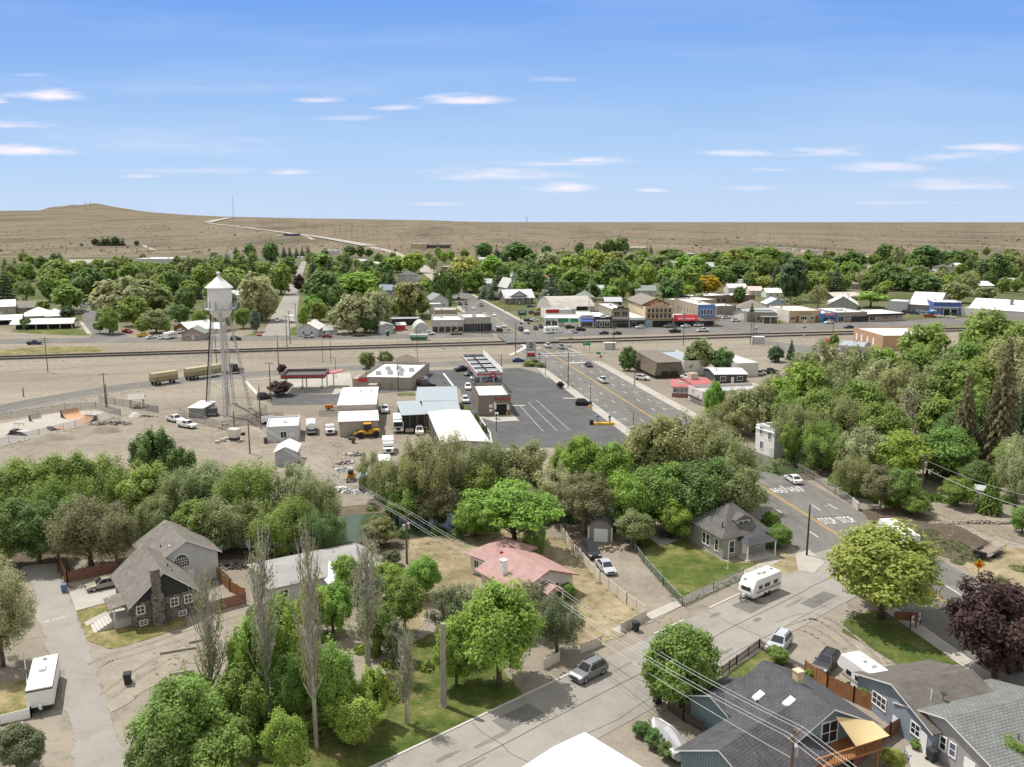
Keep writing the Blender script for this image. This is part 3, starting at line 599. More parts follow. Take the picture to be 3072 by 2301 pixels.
def qB(name,label,cat,fr,h,roof='flat',wm=None,rm=None,rise=1.6,ov=.45,axis='x',par=.5,trim=None,group=None,z0=0.0):
 wm=wm or OFFW;rm=rm or ROOFW;L,D=fr.L,fr.D
 e=qH(name,label,cat,fr.o+Vector((0,0,z0)),fr.a,group)
 wl=MB();rf=MB();tm=trim or rm
 if roof=='flat':
  t=.25;H_=h+par
  wl.box(0,0,0,L,t,H_);wl.box(0,D-t,0,L,D,H_);wl.box(0,t,0,t,D-t,H_);wl.box(L-t,t,0,L,D-t,H_)
  rf.box(t,t,h-.15,L-t,D-t,h)
  if trim:
   c=MB();c.box(-.06,-.06,H_+.001,L+.06,t+.06,H_+.09);c.box(-.06,D-t-.06,H_+.001,L+.06,D+.06,H_+.09);c.box(-.06,t+.06,H_+.001,t+.06,D-t-.06,H_+.09);c.box(L-t-.06,t+.06,H_+.001,L+.06,D-t-.06,H_+.09);c.build('parapet_cap',trim,e)
 elif roof=='slab':
  wl.box(0,0,0,L,D,h);rf.box(-ov,-ov,h+.002,L+ov,D+ov,h+.28)
 elif roof=='gable':
  S=D if axis=='x' else L;T=L if axis=='x' else D;k=ov*rise/(S/2);t=.16
  prof=[(0,0),(S,0),(S,h),(S/2,h+rise),(0,h)]
  wl.ext(prof,0,T,'x' if axis=='x' else 'y')if axis=='x' else wl.ext(prof,0,T,'y')
  e0=.01
  rp=[(-ov,h-k+e0),(S/2,h+rise+e0),(S+ov,h-k+e0),(S+ov,h-k+t),(S/2,h+rise+t),(-ov,h-k+t)]
  rf.ext(rp,-ov,T+ov,axis,0,1)
 elif roof=='hip':
  wl.box(0,0,0,L,D,h);a,b=-ov,L+ov;c,d=-ov,D+ov;i=min(L,D)/2+ov*.0
  if L>=D:r0,r1=(i,D/2,h+rise),(L-i,D/2,h+rise)
  else:r0,r1=(L/2,i,h+rise),(L/2,D-i,h+rise)
  q=[(a,c,h+.01),(b,c,h+.01),(b,d,h+.01),(a,d,h+.01)];u=[(x,y,z+.14)for x,y,z in q]
  rf.poly(q[::-1],1)
  for k in range(4):rf.poly([q[k],q[(k+1)%4],u[(k+1)%4],u[k]],1)
  if L>=D:rf.poly([u[0],u[1],r1,r0]);rf.poly([u[1],u[2],r1]);rf.poly([u[2],u[3],r0,r1]);rf.poly([u[3],u[0],r0])
  else:rf.poly([u[0],u[1],r0]);rf.poly([u[1],u[2],r1,r0]);rf.poly([u[2],u[3],r1]);rf.poly([u[3],u[0],r0,r1])
 elif roof=='shed':
  wl.ext([(0,0),(D,0),(D,h+rise),(0,h)],0,L,'x');k=ov*rise/D
  rf.ext([(-ov,h-k+.01),(D+ov,h+rise+k+.01),(D+ov,h+rise+k+.16),(-ov,h-k+.16)],-ov,L+ov,'x',0,1)
 elif roof=='arch':
  n=10;P=[(D*i/n,h+rise*(1-(2*i/n-1)**2))for i in range(n+1)]if axis=='x' else[(L*i/n,h+rise*(1-(2*i/n-1)**2))for i in range(n+1)]
  S=D if axis=='x' else L;T=L if axis=='x' else D
  wl.ext([(0,0),(S,0)]+P[::-1],0,T,axis)
  P2=[(p,z+.02)for p,z in P]+[(p,z+.2)for p,z in P[::-1]];rf.ext(P2,-.2,T+.2,axis)
 if roof!='none':e_r=rf.build('roof',[rm,tm],e)
 wl.build('wall',wm,e)
 e_r['fr']=1;del e_r['fr']
 return e
def roofpart(e):return next(c for c in COL.objects if c.parent==e and c.name.split('.')[0]=='roof')
def qc(e,x,y,z0,z1,m,w_=.6,name='chimney',parent=None):
 mb=MB();mb.box(x-w_/2,y-w_/2,z0,x+w_/2,y+w_/2,z1);mb.box(x-w_/2-.06,y-w_/2-.06,z1+.001,x+w_/2+.06,y+w_/2+.06,z1+.12);return mb.build(name,m,parent or e)
def vent(e,x,y,z0,h_=.5,r_=.08,m=None,name='vent_pipe'):
 mb=MB();mb.cyl(x,y,z0,z0+h_,r_,n=8);return mb.build(name,m or DARK,e)
def qR(e,x,y,z,s=1.4,h_=1.0,m=None):
 mb=MB();mb.box(x-s/2,y-s/2,z,x+s/2,y+s/2,z+h_);mb.cyl(x,y,z+h_+.002,z+h_+.12,s*.33,n=10);return mb.build('air_conditioner',m or STEEL,e)
def sign(e,fr,face,s,z,w_,h_,m,words=None,tm=None,out=.12,size=None,name='sign'):
 b=MB();fbox(b,fr,face,s-w_/2,s+w_/2,z-h_/2,z+h_/2,.07,out);o=b.build(name,m,e)
 if words:
  if face=='f':loc,rot=(s,-out-.012,z),(math.pi/2,0,0)
  elif face=='r':loc,rot=(fr.L+out+.012,s,z),(math.pi/2,0,math.pi/2)
  else:loc,rot=(-out-.012,s,z),(math.pi/2,0,-math.pi/2)
  text(words,size or h_*.8,tm or WHITE,o,loc,rot,'lettering',width=w_*.86,extrude=.01)
 return o
def leafmesh(name,C,Nn,S,T,asp=.6):
 C=np.asarray(C,float);Nn=np.asarray(Nn,float);n=len(C);rng=np.random.default_rng(abs(hash(name))%1000 if False else len(name)+n)
 Nn=Nn/(np.linalg.norm(Nn,axis=1,keepdims=True)+1e-9)
 r_=rng.normal(size=(n,3));a=np.cross(Nn,r_);a/=np.linalg.norm(a,axis=1,keepdims=True)+1e-9;b=np.cross(Nn,a)
 S=np.asarray(S).reshape(-1,1)*np.ones((n,1))
 j=rng.uniform(.75,1.25,size=(n,4,1))
 V=np.stack([C+a*S*j[:,0],C+b*S*asp*j[:,1],C-a*S*j[:,2],C-b*S*asp*j[:,3]],1).reshape(-1,3)
 me=bpy.data.meshes.new(name);me.vertices.add(n*4);me.loops.add(n*4);me.polygons.add(n)
 me.vertices.foreach_set('co',V.astype(np.float32).ravel());me.loops.foreach_set('vertex_index',np.arange(n*4,dtype=np.int32));me.polygons.foreach_set('loop_start',np.arange(0,n*4,4,dtype=np.int32))
 try:me.polygons.foreach_set('loop_total',np.full(n,4,dtype=np.int32))
 except Exception:pass
 at=me.attributes.new('tint','FLOAT','FACE');at.data.foreach_set('value',np.asarray(T,np.float32))
 me.update(calc_edges=True);return me
def unit(rng,n):
 d=rng.normal(size=(n,3));return d/np.linalg.norm(d,axis=1,keepdims=True)
PROTO={}
def make_proto(kind,var,lod):
 """crown mesh + trunk mesh; nominal height 12, crown radius 5"""
 key=(kind,var,lod)
 if key in PROTO:return PROTO[key]
 rng=np.random.default_rng(100*var+len(kind)*7+lod+sum(map(ord,kind)));tr=MB()
 dens={0:1.0,1:.27,2:.085}[lod];ls={0:.21,1:.37,2:.66}[lod]
 C=[];Nn=[];S=[];T=[]
 def puff(c,rc,rz,n,size,tb,droop=0,up=.3,ctr=None):
  d=unit(rng,n);rad=np.where(rng.random((n,1))<.8,rng.uniform(.45,1.12,(n,1)),rng.uniform(.9,1.5,(n,1)))
  p=c+d*rad*np.array([rc,rc,rz])
  if droop:p[:,2]-=droop*rng.random(n)**2
  o=p-(np.array([0,0,6.0])if ctr is None else ctr);o/=np.linalg.norm(o,axis=1,keepdims=True)+1e-6
  nn=d*.5+o*.45+np.array([0,0,up+.2])+rng.normal(size=(n,3))*.42
  C.append(p);Nn.append(nn);S.append(size*rng.uniform(.65,1.25,n));T.append(np.clip(tb+rng.normal(size=n)*.14,0,1))
 if kind in('round','dense','willow','spread','loose','multi'):
  cfg=dict(round=(84,21000,6.5,5.3,.75,1.3,1.0),dense=(130,26000,6.2,5.6,.65,1.1,1.0),willow=(120,17500,6.3,5.5,.45,.9,1.8),spread=(90,13000,7.0,4.4,.6,1.1,.8),loose=(80,10000,6.5,5.2,.5,.95,1.3),multi=(60,21000,6.2,5.6,.6,1.0,1.9))[kind]
  ncl,ntot,zc,rzc,rmin,rmax,sz=cfg;cl=[]
  lobes=unit(rng,7);amp=rng.uniform(-.28,.22,7);wsum=0;lean=rng.normal(size=2)*.4
  for k in range(ncl):
   d=unit(rng,1)[0];rc=rng.uniform(rmin,rmax);f=rng.uniform(.12,1.0)**.38
   env=1+float(np.sum(amp*np.maximum(0,lobes@d)**3))+rng.normal()*.06
   if kind=='spread':env*=1.12 if d[2]<.4 else .9
   c=np.array([d[0]*(5.1-rc)*f*env+lean[0]*max(0,d[2]),d[1]*(5.1-rc)*f*env+lean[1]*max(0,d[2]),zc+d[2]*(rzc-rc*sz)*f*env])
   if kind=='spread' and d[2]<-.35:c[2]+=1.6
   c[2]=max(c[2],1.0+rc*.5);cl.append((c,rc));tb=np.clip(rng.normal(.5,.16),.1,.9)
   n=int(ntot*dens/ncl*(rc/((rmin+rmax)/2))**2)+1
   puff(c,rc,rc*sz,n,ls*(.8 if kind in('willow','loose')else 1),tb,.5 if kind=='willow' else 0)
  split=2.2 if kind!='multi' else .6
  top=np.array([lean[0]*.4,lean[1]*.4,4.4]);tr.tube((0,0,-.3),(top[0]*.3,top[1]*.3,split),.36,.27,7);tr.tube((top[0]*.3,top[1]*.3,split),top,.27,.2,6)
  nb={0:40,1:14,2:5}[lod]
  for c,rc in cl[:nb]:
   m=top*.45+c*.55+rng.normal(size=3)*.35;m[2]=max(m[2]-.5,2.0);st_=top*rng.uniform(.55,1)
   tr.tube(st_,m,.12,.07,5);tr.tube(m,c,.07,.02,4)
   if lod==0 and kind in('willow','loose','spread'):
    for _ in range(4):tr.tube(c,c+unit(rng,1)[0]*rc*np.array([1.3,1.3,1.4]),.025,.008,3)
 elif kind=='spruce':
  nt={0:30,1:18,2:11}[lod]
  for k in range(nt):
   z=.9+10.9*k/nt;rr=4.3*(1-k/nt)**.85+.25;nbr=max(5,int(rr*4.2))
   a0=rng.uniform(0,6.28)
   for b in range(nbr):
    a=a0+6.283*b/nbr+rng.normal()*.12;rl=rr*rng.uniform(.78,1.1);n=max(2,int(rl*34*dens**.9));t=rng.uniform(.12,1,n)**.7
    w_=rng.normal(size=n)*.26*(1.15-t)*1.2
    p=np.stack([np.cos(a)*rl*t-np.sin(a)*w_,np.sin(a)*rl*t+np.cos(a)*w_,z+.35*t-.95*t*t*(rl/4.3)+rng.normal(size=n)*.07],1)
    nn=np.stack([np.cos(a)*.55+rng.normal(size=n)*.4,np.sin(a)*.55+rng.normal(size=n)*.4,np.full(n,.85)],1)
    C.append(p);Nn.append(nn);S.append(np.full(n,ls*(.95 if lod else .8)));T.append(np.clip(np.full(n,rng.normal(.5,.16))+rng.normal(size=n)*.1,0,1))
  tr.tube((0,0,-.3),(0,0,11.6),.3,.04,6)
 elif kind=='column':
  n=int(7500*dens);z=rng.uniform(.3,12,n);rr=4.6*np.sin(np.clip((z/12),0,1)**.75*math.pi*.93+.2)**.6*rng.uniform(.8,1.06,n);a=rng.uniform(0,6.283,n)
  rr*=1+.12*np.sin(a*5+z*1.4)
  C.append(np.stack([rr*np.cos(a),rr*np.sin(a),z],1));Nn.append(np.stack([np.cos(a),np.sin(a),.4+0*a],1)+rng.normal(size=(n,3))*.5);S.append(np.full(n,ls*1.25));T.append(np.clip(.5+.25*np.sin(a*5+z*1.4)+rng.normal(size=n)*.12,0,1))
  tr.tube((0,0,-.3),(0,0,9),.4,.1,6)
 elif kind=='poplar':
  tr.tube((0,0,-.2),(.1,.05,5),.42,.3,8);tr.tube((.1,.05,5),(0,0,9.6),.3,.1,7);tr.tube((.08,0,3.6),(1.1,.5,6.2),.2,.14,6);tr.tube((1.1,.5,6.2),(1.5,.6,10.4),.14,.03,5);tr.tube((0,0,9.6),(.05,0,11.6),.1,.03,4)
  nbr={0:90,1:40,2:16}[lod]
  for k in range(nbr):
   z=rng.uniform(2.2,9.3);a=rng.uniform(0,6.283);ln=rng.uniform(1.6,3.4)*(1.15-z/14);sp_=rng.uniform(.8,4.2)*(1-z/18)
   s0=np.array([.08,.04,z]);m=s0+np.array([np.cos(a)*sp_*.6,np.sin(a)*sp_*.6,ln*.5]);q=s0+np.array([np.cos(a)*sp_,np.sin(a)*sp_,ln*1.25])
   tr.tube(s0,m,.11,.065,4);tr.tube(m,q,.055,.018,3)
   q2=q+np.array([np.cos(a)*.15,np.sin(a)*.15,.9]);tr.tube(q,q2,.018,.008,3)
   for _ in range(2):
    s2=m+(q-m)*rng.uniform(.1,.7);tr.tube(s2,s2+np.array([rng.normal()*.35,rng.normal()*.35,rng.uniform(.5,1.1)]),.022,.008,3)
   if k%3==0:
    n=int(120*dens)+1;t=rng.random((n,1));p=m+(q-m)*t+rng.normal(size=(n,3))*np.array([.34,.34,.3]);keep=rng.random(n)<(1.0 if z<5 else .22)
    p=p[keep];n=len(p)
    if n:C.append(p);Nn.append(rng.normal(size=(n,3))+np.array([0,0,.3]));S.append(np.full(n,ls*.6));T.append(np.clip(rng.normal(.45,.15,n),0,1))
 elif kind=='bare':
  tr.tube((0,0,-.3),(.2,0,3.2),.4,.28,7)
  def br(p,d,L,r_,dep):
   q=p+d*L;tr.tube(p,q,r_,r_*.6,5 if dep<2 else 3)
   if dep>={0:4,1:3,2:2}[lod]:return
   for _ in range(3 if dep else 4):
    nd=d+rng.normal(size=3)*.55+np.array([0,0,.1]);nd/=np.linalg.norm(nd);br(q,nd,L*rng.uniform(.55,.8),r_*.55,dep+1)
  for _ in range(4):
   d=np.array([rng.normal()*.6,rng.normal()*.6,1.0]);d/=np.linalg.norm(d);br(np.array([.2,0,3.0]),d,3.2,.2,1)
  n=int(500*dens)+6;d=unit(rng,n);C.append(np.array([0,0,7.5])+d*np.array([3.6,3.6,3.4])*rng.uniform(.4,1,(n,1)));Nn.append(d);S.append(np.full(n,ls*.7));T.append(np.full(n,.4))
 cm=leafmesh('crown',np.concatenate(C),np.concatenate(Nn),np.concatenate(S),np.concatenate(T),.62 if kind!='willow' else .42)
 tm=tr.mesh('trunk',[None],True);PROTO[key]=(cm,tm);return PROTO[key]
LEAF=dict(bright=leaf_mat('bright green leaves',(0.250,0.400,0.082)),mid=leaf_mat('green leaves',(0.210,0.324,0.081)),dark=leaf_mat('dark green leaves',(0.142,0.240,0.076)),olive=leaf_mat('olive grey leaves',(0.270,0.318,0.138)),pale=leaf_mat('pale grey green leaves',(0.371,0.412,0.221)),brown=leaf_mat('brownish green leaves',(0.240,0.248,0.127)),lime=leaf_mat('lime green leaves',(0.308,0.383,0.095)),gold=leaf_mat('golden leaves',(0.545,0.462,0.045)),purple=leaf_mat('purple leaves',(0.093,0.057,0.052)),blue=leaf_mat('blue green needles',(0.173,0.229,0.164)),fir=leaf_mat('dark conifer needles',(0.108,0.165,0.083)),firbrown=leaf_mat('brown tipped conifer needles',(0.240,0.248,0.127)),shrub=leaf_mat('dusty shrub leaves',(0.194,0.228,0.120)))
BARK=mat('brown bark',(.095,.073,.055),.95,.3,3);BARKP=mat('pale grey bark',(.42,.385,.335),.9,.3,2.2);BARKG=mat('dead grey wood',(.32,.285,.24),.95,.25,2)
TREES=[]
rngt=random.Random(77)
def tree(kind,u,vb,vt,wpx,leaf,label,name='tree',cat='tree',group=None,lod=None,bark=None,h=None,r=None,pos=None,var=None):
 p=pos or G(u,vb);h=h or max(1.0,zat(u,vb,vt))
 if r is None:
  d=math.sqrt(p.x**2+p.y**2+(CH-h*.6)**2);r=wpx/2*(p.y*CP+(CH-h*.6)*SP)/FPX
 d=p.length
 if lod is None:lod=0 if d<205 else(1 if d<450 else 2)
 cm,tm=make_proto(kind,rngt.randrange(4 if lod else 3)if var is None else var,lod)
 e=qH(name,label,cat,p,rngt.uniform(0,6.28),group);e.scale=(r/5,r/5*rngt.uniform(.92,1.08),h/12)
 c=bpy.data.objects.new('crown',cm);COL.objects.link(c);c.parent=e
 if not cm.materials:cm.materials.append(LEAF['mid'])
 setmat(c,0,LEAF[leaf])
 t=bpy.data.objects.new('trunk',tm);COL.objects.link(t);t.parent=e;setmat(t,0,bark or BARK)
 TREES.append((e,p.x,p.y,r,h));return e
def bush(u,v,wpx,hpx,leaf,label,name='bush',group=None,cat='bush',kind='dense'):
 return tree(kind,u,v,v-hpx,wpx,leaf,label,name,cat,group)
PAINT={}
def paint(c):
 if c not in PAINT:
  cols=dict(white=(.72,.72,.71),silver=(.42,.44,.46),grey=(.17,.175,.18),dark=(.03,.032,.036),black=(.015,.015,.017),blue=(.02,.045,.17),navy=(.015,.022,.06),red=(.33,.02,.02),maroon=(.16,.02,.035),tan=(.36,.29,.21),beige=(.30,.27,.21),green=(.03,.10,.05),yellow=(.62,.40,.03),rust=(.17,.075,.045),pink=(.38,.15,.14),brown=(.14,.10,.07))
  PAINT[c]=mat(c+' car paint',cols[c],.28,0,spec=.6)
 return PAINT[c]
CARS=dict(sedan=(4.7,1.82,1.45,.82,.92,-1.75,1.15,.75,.85),suv=(4.65,1.88,1.72,1.0,1.06,-2.2,1.05,.35,.75),van=(5.0,1.95,1.8,1.0,1.06,-2.4,1.6,.25,.85),pickup=(5.7,1.98,1.86,1.1,1.15,-.75,1.35,.15,.7),jeep=(4.1,1.85,1.8,1.1,1.12,-1.95,.75,.1,.3),hatch=(4.2,1.78,1.5,.86,.94,-2.0,1.1,.45,.85))
def car_parts(e,kind,col,lod,shell=False):
 L,W,Ht,bz,tz,xr,xf,rr,fr_=CARS[kind];h2=L/2;b=MB();g0=.30 if kind!='pickup' else .42
 if kind in('pickup',):prof=[(h2-.05,g0),(h2,.62),(h2-.06,bz-.12),(h2-.35,bz),(xf,tz),(xr,tz),(-h2+.04,tz-.03),(-h2,.7),(-h2+.03,g0)]
 elif kind=='sedan':prof=[(h2-.06,g0),(h2,.55),(h2-.1,bz-.12),(h2-.4,bz-.02),(xf,tz),(xr,tz+.04),(-h2+.1,tz-.02),(-h2,.7),(-h2+.06,g0)]
 else:prof=[(h2-.06,g0),(h2,.6),(h2-.08,bz-.15),(h2-.35,bz),(xf,tz),(xr,tz),(-h2+.04,tz),(-h2,.7),(-h2+.04,g0)]
 def rg(y,k):
  cz=(g0+tz)/2;return[(x*(1-.012*k),y,cz+(z-cz)*(1-.09*k))for x,z in prof]
 w2=W/2;b.loft([rg(-w2,1),rg(-w2+.07,0),rg(w2-.07,0),rg(w2,1)])
 yb,yt=w2-.06,w2-.24
 cab=lambda o=0:[[(xr,-yb,tz-.01),(xf,-yb,tz-.01),(xf,yb,tz-.01),(xr,yb,tz-.01)],[(xr+rr,-yt,Ht),(xf-fr_,-yt,Ht),(xf-fr_,yt,Ht),(xr+rr,yt,Ht)]]
 b.loft(cab())
 if kind=='pickup':
  bd=MB();bd.box(-h2+.14,-w2+.16,tz+.002,xr-.12,w2-.16,tz+.012);bed=bd
  for y0,y1 in((-w2+.05,-w2+.16),(w2-.16,w2-.05)):b.box(-h2+.1,y0,tz-.05,xr-.02,y1,tz+.09)
  b.box(-h2+.05,-w2+.17,tz-.05,-h2+.14,w2-.17,tz+.09)
  if shell:b.loft([[(-h2+.1,-w2+.1,tz+.1),(xr-.03,-w2+.1,tz+.1),(xr-.03,w2-.1,tz+.1),(-h2+.1,w2-.1,tz+.1)],[(-h2+.2,-yt,Ht-.03),(xr-.03,-yt,Ht-.03),(xr-.03,yt,Ht-.03),(-h2+.2,yt,Ht-.03)]])
 b.box(-h2+.4,-w2+.12,.22,h2-.4,w2-.12,g0+.02,1)
 if kind in('suv','van','jeep'):
  for y in(-yt+.08,yt-.14):b.box(xr+rr+.15,y,Ht+.001,xf-fr_-.2,y+.06,Ht+.07,1)
 body=b.build('body',[paint(col),DARK],e);setmat(body,0,paint(col))
 if kind=='pickup' and not shell:bed.build('truck_bed',DARK,e)
 A,B_=cab()
 def pane(q,sh,off):
  q=[Vector(p)for p in q];c=sum(q,Vector())/4;n=(q[1]-q[0]).cross(q[3]-q[0]).normalized();return[c+(p-c)*sh+n*off for p in q]
 panes=[('windshield',pane([A[1],A[2],B_[2],B_[1]],.86,.014)),('rear_window',pane([A[3],A[0],B_[0],B_[3]],.82,.014)),('side_window',pane([A[0],A[1],B_[1],B_[0]],.84,.014)),('side_window',pane([A[2],A[3],B_[3],B_[2]],.84,.014))]
 if lod:
  m=MB();[m.poly(q)for _,q in panes];m.build('windows',GLASS,e)
 else:
  for nm,q in panes[:2]:MB().poly(q).build(nm,GLASS,e)
  for nm,q in panes[2:]:
   m=MB()
   for a0,a1 in((0,.47),(.52,1)):
    m.poly([q[0].lerp(q[1],a0),q[0].lerp(q[1],a1),q[3].lerp(q[2],a1),q[3].lerp(q[2],a0)])
   m.build(nm,GLASS,e)
 rw=.33 if kind in('sedan','hatch','van')else .39
 for x in(h2-L*.19,-h2+L*.2):
  for s in(-1,1):
   y0,y1=s*(w2-.2),s*(w2+.015);t=MB();t.ywheel(x,min(y0,y1),max(y0,y1),rw,rw,14 if not lod else 10)
   o=t.build('wheel',BLACK,e)
   if not lod:
    r_=MB();yy=s*(w2+.022);r_.ywheel(x,min(yy,yy-s*.02),max(yy,yy-s*.02),rw,rw*.62,12);r_.build('rim',CHROME,o)
 if not lod:
  for s in(-1,1):
   m=MB();m.box(h2-.16,s*(w2-.28)-.16,bz-.28,h2+.012,s*(w2-.28)+.16,bz-.12);m.build('headlight',HEADL,e)
   m=MB();m.box(-h2-.012,s*(w2-.2)-.1,tz-.32,-h2+.12,s*(w2-.2)+.1,tz-.06);m.build('tail_light',TAILL,e)
   m=MB();m.box(xf-.35,s*(yb+.08)-.1,tz+.04,xf-.2,s*(yb+.08)+.1,tz+.2);m.build('mirror',paint(col),e)
  m=MB();m.box(h2-.05,-.5,.5,h2+.014,.5,.72);m.build('grille',DARK,e)
  m=MB();m.box(-h2-.02,-.26,.56,-h2+.02,.26,.69);m.build('licence_plate',WHITE,e)
def qh(u,v,du,dv):
 a,b=G(u,v),G(u+du,v+dv);return math.atan2(b.y-a.y,b.x-a.x)
VPROTO={}
def car(kind,col,u,v,du,dv,label,cat=None,name=None,group=None,shell=False,scale=1.0):
 p=G(u,v);lod=0 if p.length<190 else 1
 nm=name or{'sedan':'parked_car','suv':'parked_suv','pickup':'pickup_truck','van':'minivan','jeep':'parked_suv','hatch':'parked_car'}[kind]
 ct=cat or{'pickup':'pickup truck','van':'van','suv':'suv','jeep':'suv'}.get(kind,'car')
 z=.08;key=(kind,lod,shell)
 if key not in VPROTO or lod==0:
  e=qH(nm,label,ct,p+Vector((0,0,z)),qh(u,v,du,dv),group);car_parts(e,kind,col,lod,shell);VPROTO.setdefault(key,e)
 else:
  src=VPROTO[key];e=qH(nm,label,ct,p+Vector((0,0,z)),qh(u,v,du,dv),group)
  for ch in[o for o in VKIDS(src)]:
   c=ch.copy();COL.objects.link(c);c.parent=e
   if c.name.split('.')[0]=='body':setmat(c,0,paint(col))
 e.scale=(scale,)*3
 return e
def VKIDS(e):return[o for o in bpy.data.objects if o.parent==e]
INSUL=mat('ceramic insulator',(.55,.52,.48),.4,0)
def qU(u,v,vt,label,arms=1,trans=0,ang=0.0,group='utility poles',lean=None,arm_w=2.4,h=None,pos=None,m=None,r0=.17):
 p=pos or G(u,v);h=h or zat(u,v,vt);e=qH('utility_pole',label,'utility pole',p,ang,group)
 b=MB();b.cyl(0,0,-.3,h,r0,r0*.65,8);b.build('pole',m or WOODP,e)
 for k in range(arms):
  z=h-.35-k*.75;a=MB();a.box(-arm_w/2,-.2,z-.06,arm_w/2,-.09,z+.06)
  o=a.build('crossarm',m or WOODP,e);i=MB()
  for x in(-arm_w/2+.1,-arm_w/4,arm_w/4,arm_w/2-.1):i.cyl(x,-.145,z+.061,z+.22,.05,n=6)
  i.build('insulators',INSUL,o)
 for k in range(trans):
  t=MB();t.lathe([(.02,h-2.5),(.24,h-2.5),(.26,h-1.7),(.2,h-1.6),(.02,h-1.58)],10,x=.45*(1 if k==0 else-1));t.build('transformer',STEEL,e)
 return e,p+Vector((0,0,h)),h
def qM(u,v,vt,label,ang=0,arm=1.3,double=False,group='street lamps',m=None,plain=False,h=None):
 p=G(u,v);h=h or zat(u,v,vt);e=qH('street_lamp',label,'street lamp',p,ang,group)
 b=MB();b.cyl(0,0,0,.35,.17,n=8);b.cyl(0,0,.351,h,.09,.06,8);b.build('pole',m or DARK,e)
 if not plain:
  for s in((1,-1)if double else(1,)):
   a=MB();a.tube((0,0,h-.1),(s*arm,0,h+.12),.04);a.build('lamp_arm',m or DARK,e)
   q=MB();q.box(min(s*arm,s*(arm+.55)),-.13,h+.06,max(s*arm,s*(arm+.55)),.13,h+.17);q.build('lamp_head',m or DARK,e)
 return e
def wire(a,b,label,sag=.6,r_=.02,group='overhead wires',m=None,n=14):
 mb=MB();P=[a.lerp(b,k/n)-Vector((0,0,sag*4*(k/n)*(1-k/n)))for k in range(n+1)];mb.path(P,r_,4)
 return tag(mb.build('power_line',m or WIREM),label,'power line',group)
WIREM=mat('aluminium wire',(.55,.55,.55),.5,0)
CHAIN=None
def chain_mat():
 m=bpy.data.materials.new('chain link');m.use_nodes=True;nt=m.node_tree;N=nt.nodes;b=N['Principled BSDF'];b.inputs['Base Color'].default_value=(.22,.22,.22,1);b.inputs['Alpha'].default_value=.22;b.inputs['Roughness'].default_value=.6;return m
CHAIN=chain_mat()
CHAING=chain_mat();CHAING.node_tree.nodes['Principled BSDF'].inputs['Base Color'].default_value=(.10,.16,.12,1);CHAING.node_tree.nodes['Principled BSDF'].inputs['Alpha'].default_value=.38
def fence(pts,kind,h,label,name='fence',m=None,step=2.2,pm=None,world=False,cm=None):
 P=[Vector((p[0],p[1],0))if world else G(*p)for p in pts];e=qH(name,label,'fence',P[0],0);o=P[0];posts=[]
 for a,b in zip(P[:-1],P[1:]):
  a,b=a-o,b-o;L=(b-a).length;n=max(1,round(L/step));d=(b-a).normalized();q=Vector((-d.y,d.x,0))
  for k in range(n):
   s,t=a.lerp(b,k/n),a.lerp(b,(k+1)/n);posts.append(s);mb=MB()
   s2,t2=s+d*.07,t-d*.07
   def slab(s,t,z0,z1,w_=.025):mb.loft([[p+q*w_+Vector((0,0,z0)),p-q*w_+Vector((0,0,z0)),p-q*w_+Vector((0,0,z1)),p+q*w_+Vector((0,0,z1))]for p in(s,t)])
   if kind=='solid':slab(s2,t2,.05,h-.05);nm='panel'
   elif kind=='board':
    w_=(t2-s2).length;c=max(2,int(w_/.16))
    for j in range(c):slab(s2+d*(w_*j/c),s2+d*(w_*(j+.9)/c),.03,h-.04-.03*((j*7)%3),.014+.004*(j%2))
    nm='panel'
   elif kind=='picket':
    w_=(t2-s2).length;c=max(2,int(w_/.2))
    for j in range(c):slab(s2+d*(w_*j/c),s2+d*(w_*(j+.55)/c),.05,h,.012)
    slab(s2,t2,.25,.33,.03);slab(s2,t2,h-.3,h-.22,.03);nm='panel'
   elif kind=='chain':
    slab(s2,t2,.03,h-.05,.002);mb.tube(s+Vector((0,0,h)),t+Vector((0,0,h)),.03,.03,5,1);nm='mesh_panel'
   elif kind=='rail':
    for z in(h*.35,h*.65,h):mb.tube(s+Vector((0,0,z)),t+Vector((0,0,z)),.04,.04,5)
    nm='rail'
   mb.build(nm,[m or(cm or CHAIN),pm or STEEL]if kind=='chain' else(m or WHITE),e)
  posts.append(b)
 for s in posts:
  mb=MB();w_=.06 if kind!='chain' else .04;mb.box(s.x-w_,s.y-w_,-.1,s.x+w_,s.y+w_,h+.06);mb.build('post',pm or m or STEEL,e)
 return e
def qt(FL,FR,z,bv):
 a,b=G(FL[0],FL[1],z),G(FR[0],FR[1],z);D=abs(G(FL[0],bv,z).y-a.y);a.z=b.z=0;d=b-a;return Fr(a,math.atan2(d.y,d.x),d.length,D)
def qF(A,B,z,D):
 a,b=G(A[0],A[1],z),G(B[0],B[1],z);a.z=b.z=0;d=(b-a).normalized();n=Vector((-d.y,d.x,0));return Fr(a-n*D,math.atan2(d.y,d.x),(b-a).length,D)
SHORT=[]
def qL(e,s):SHORT.append((e.location.x,e.location.y,s));return e
def cm(name,col,**k):return mat(name,col,**k)
SH_GREY=qP('grey brown shingles',(.205,.188,.168),(.17,.155,.138),(.115,.105,.093),.5,.22,.015,plane='xy',var=.22)
SH_DARK=qP('charcoal shingles',(.098,.098,.105),(.078,.078,.085),(.045,.045,.049),.55,.26,.02,plane='xy',var=.22)
SH_MID=qP('mid grey shingles',(.155,.148,.141),(.127,.122,.117),(.06,.058,.055),.5,.22,.02,plane='xy',var=.2)
SH_TAUPE=qP('taupe shingles',(.150,.136,.122),(.122,.112,.10),(.08,.073,.065),.55,.24,.02,plane='xy',var=.2)
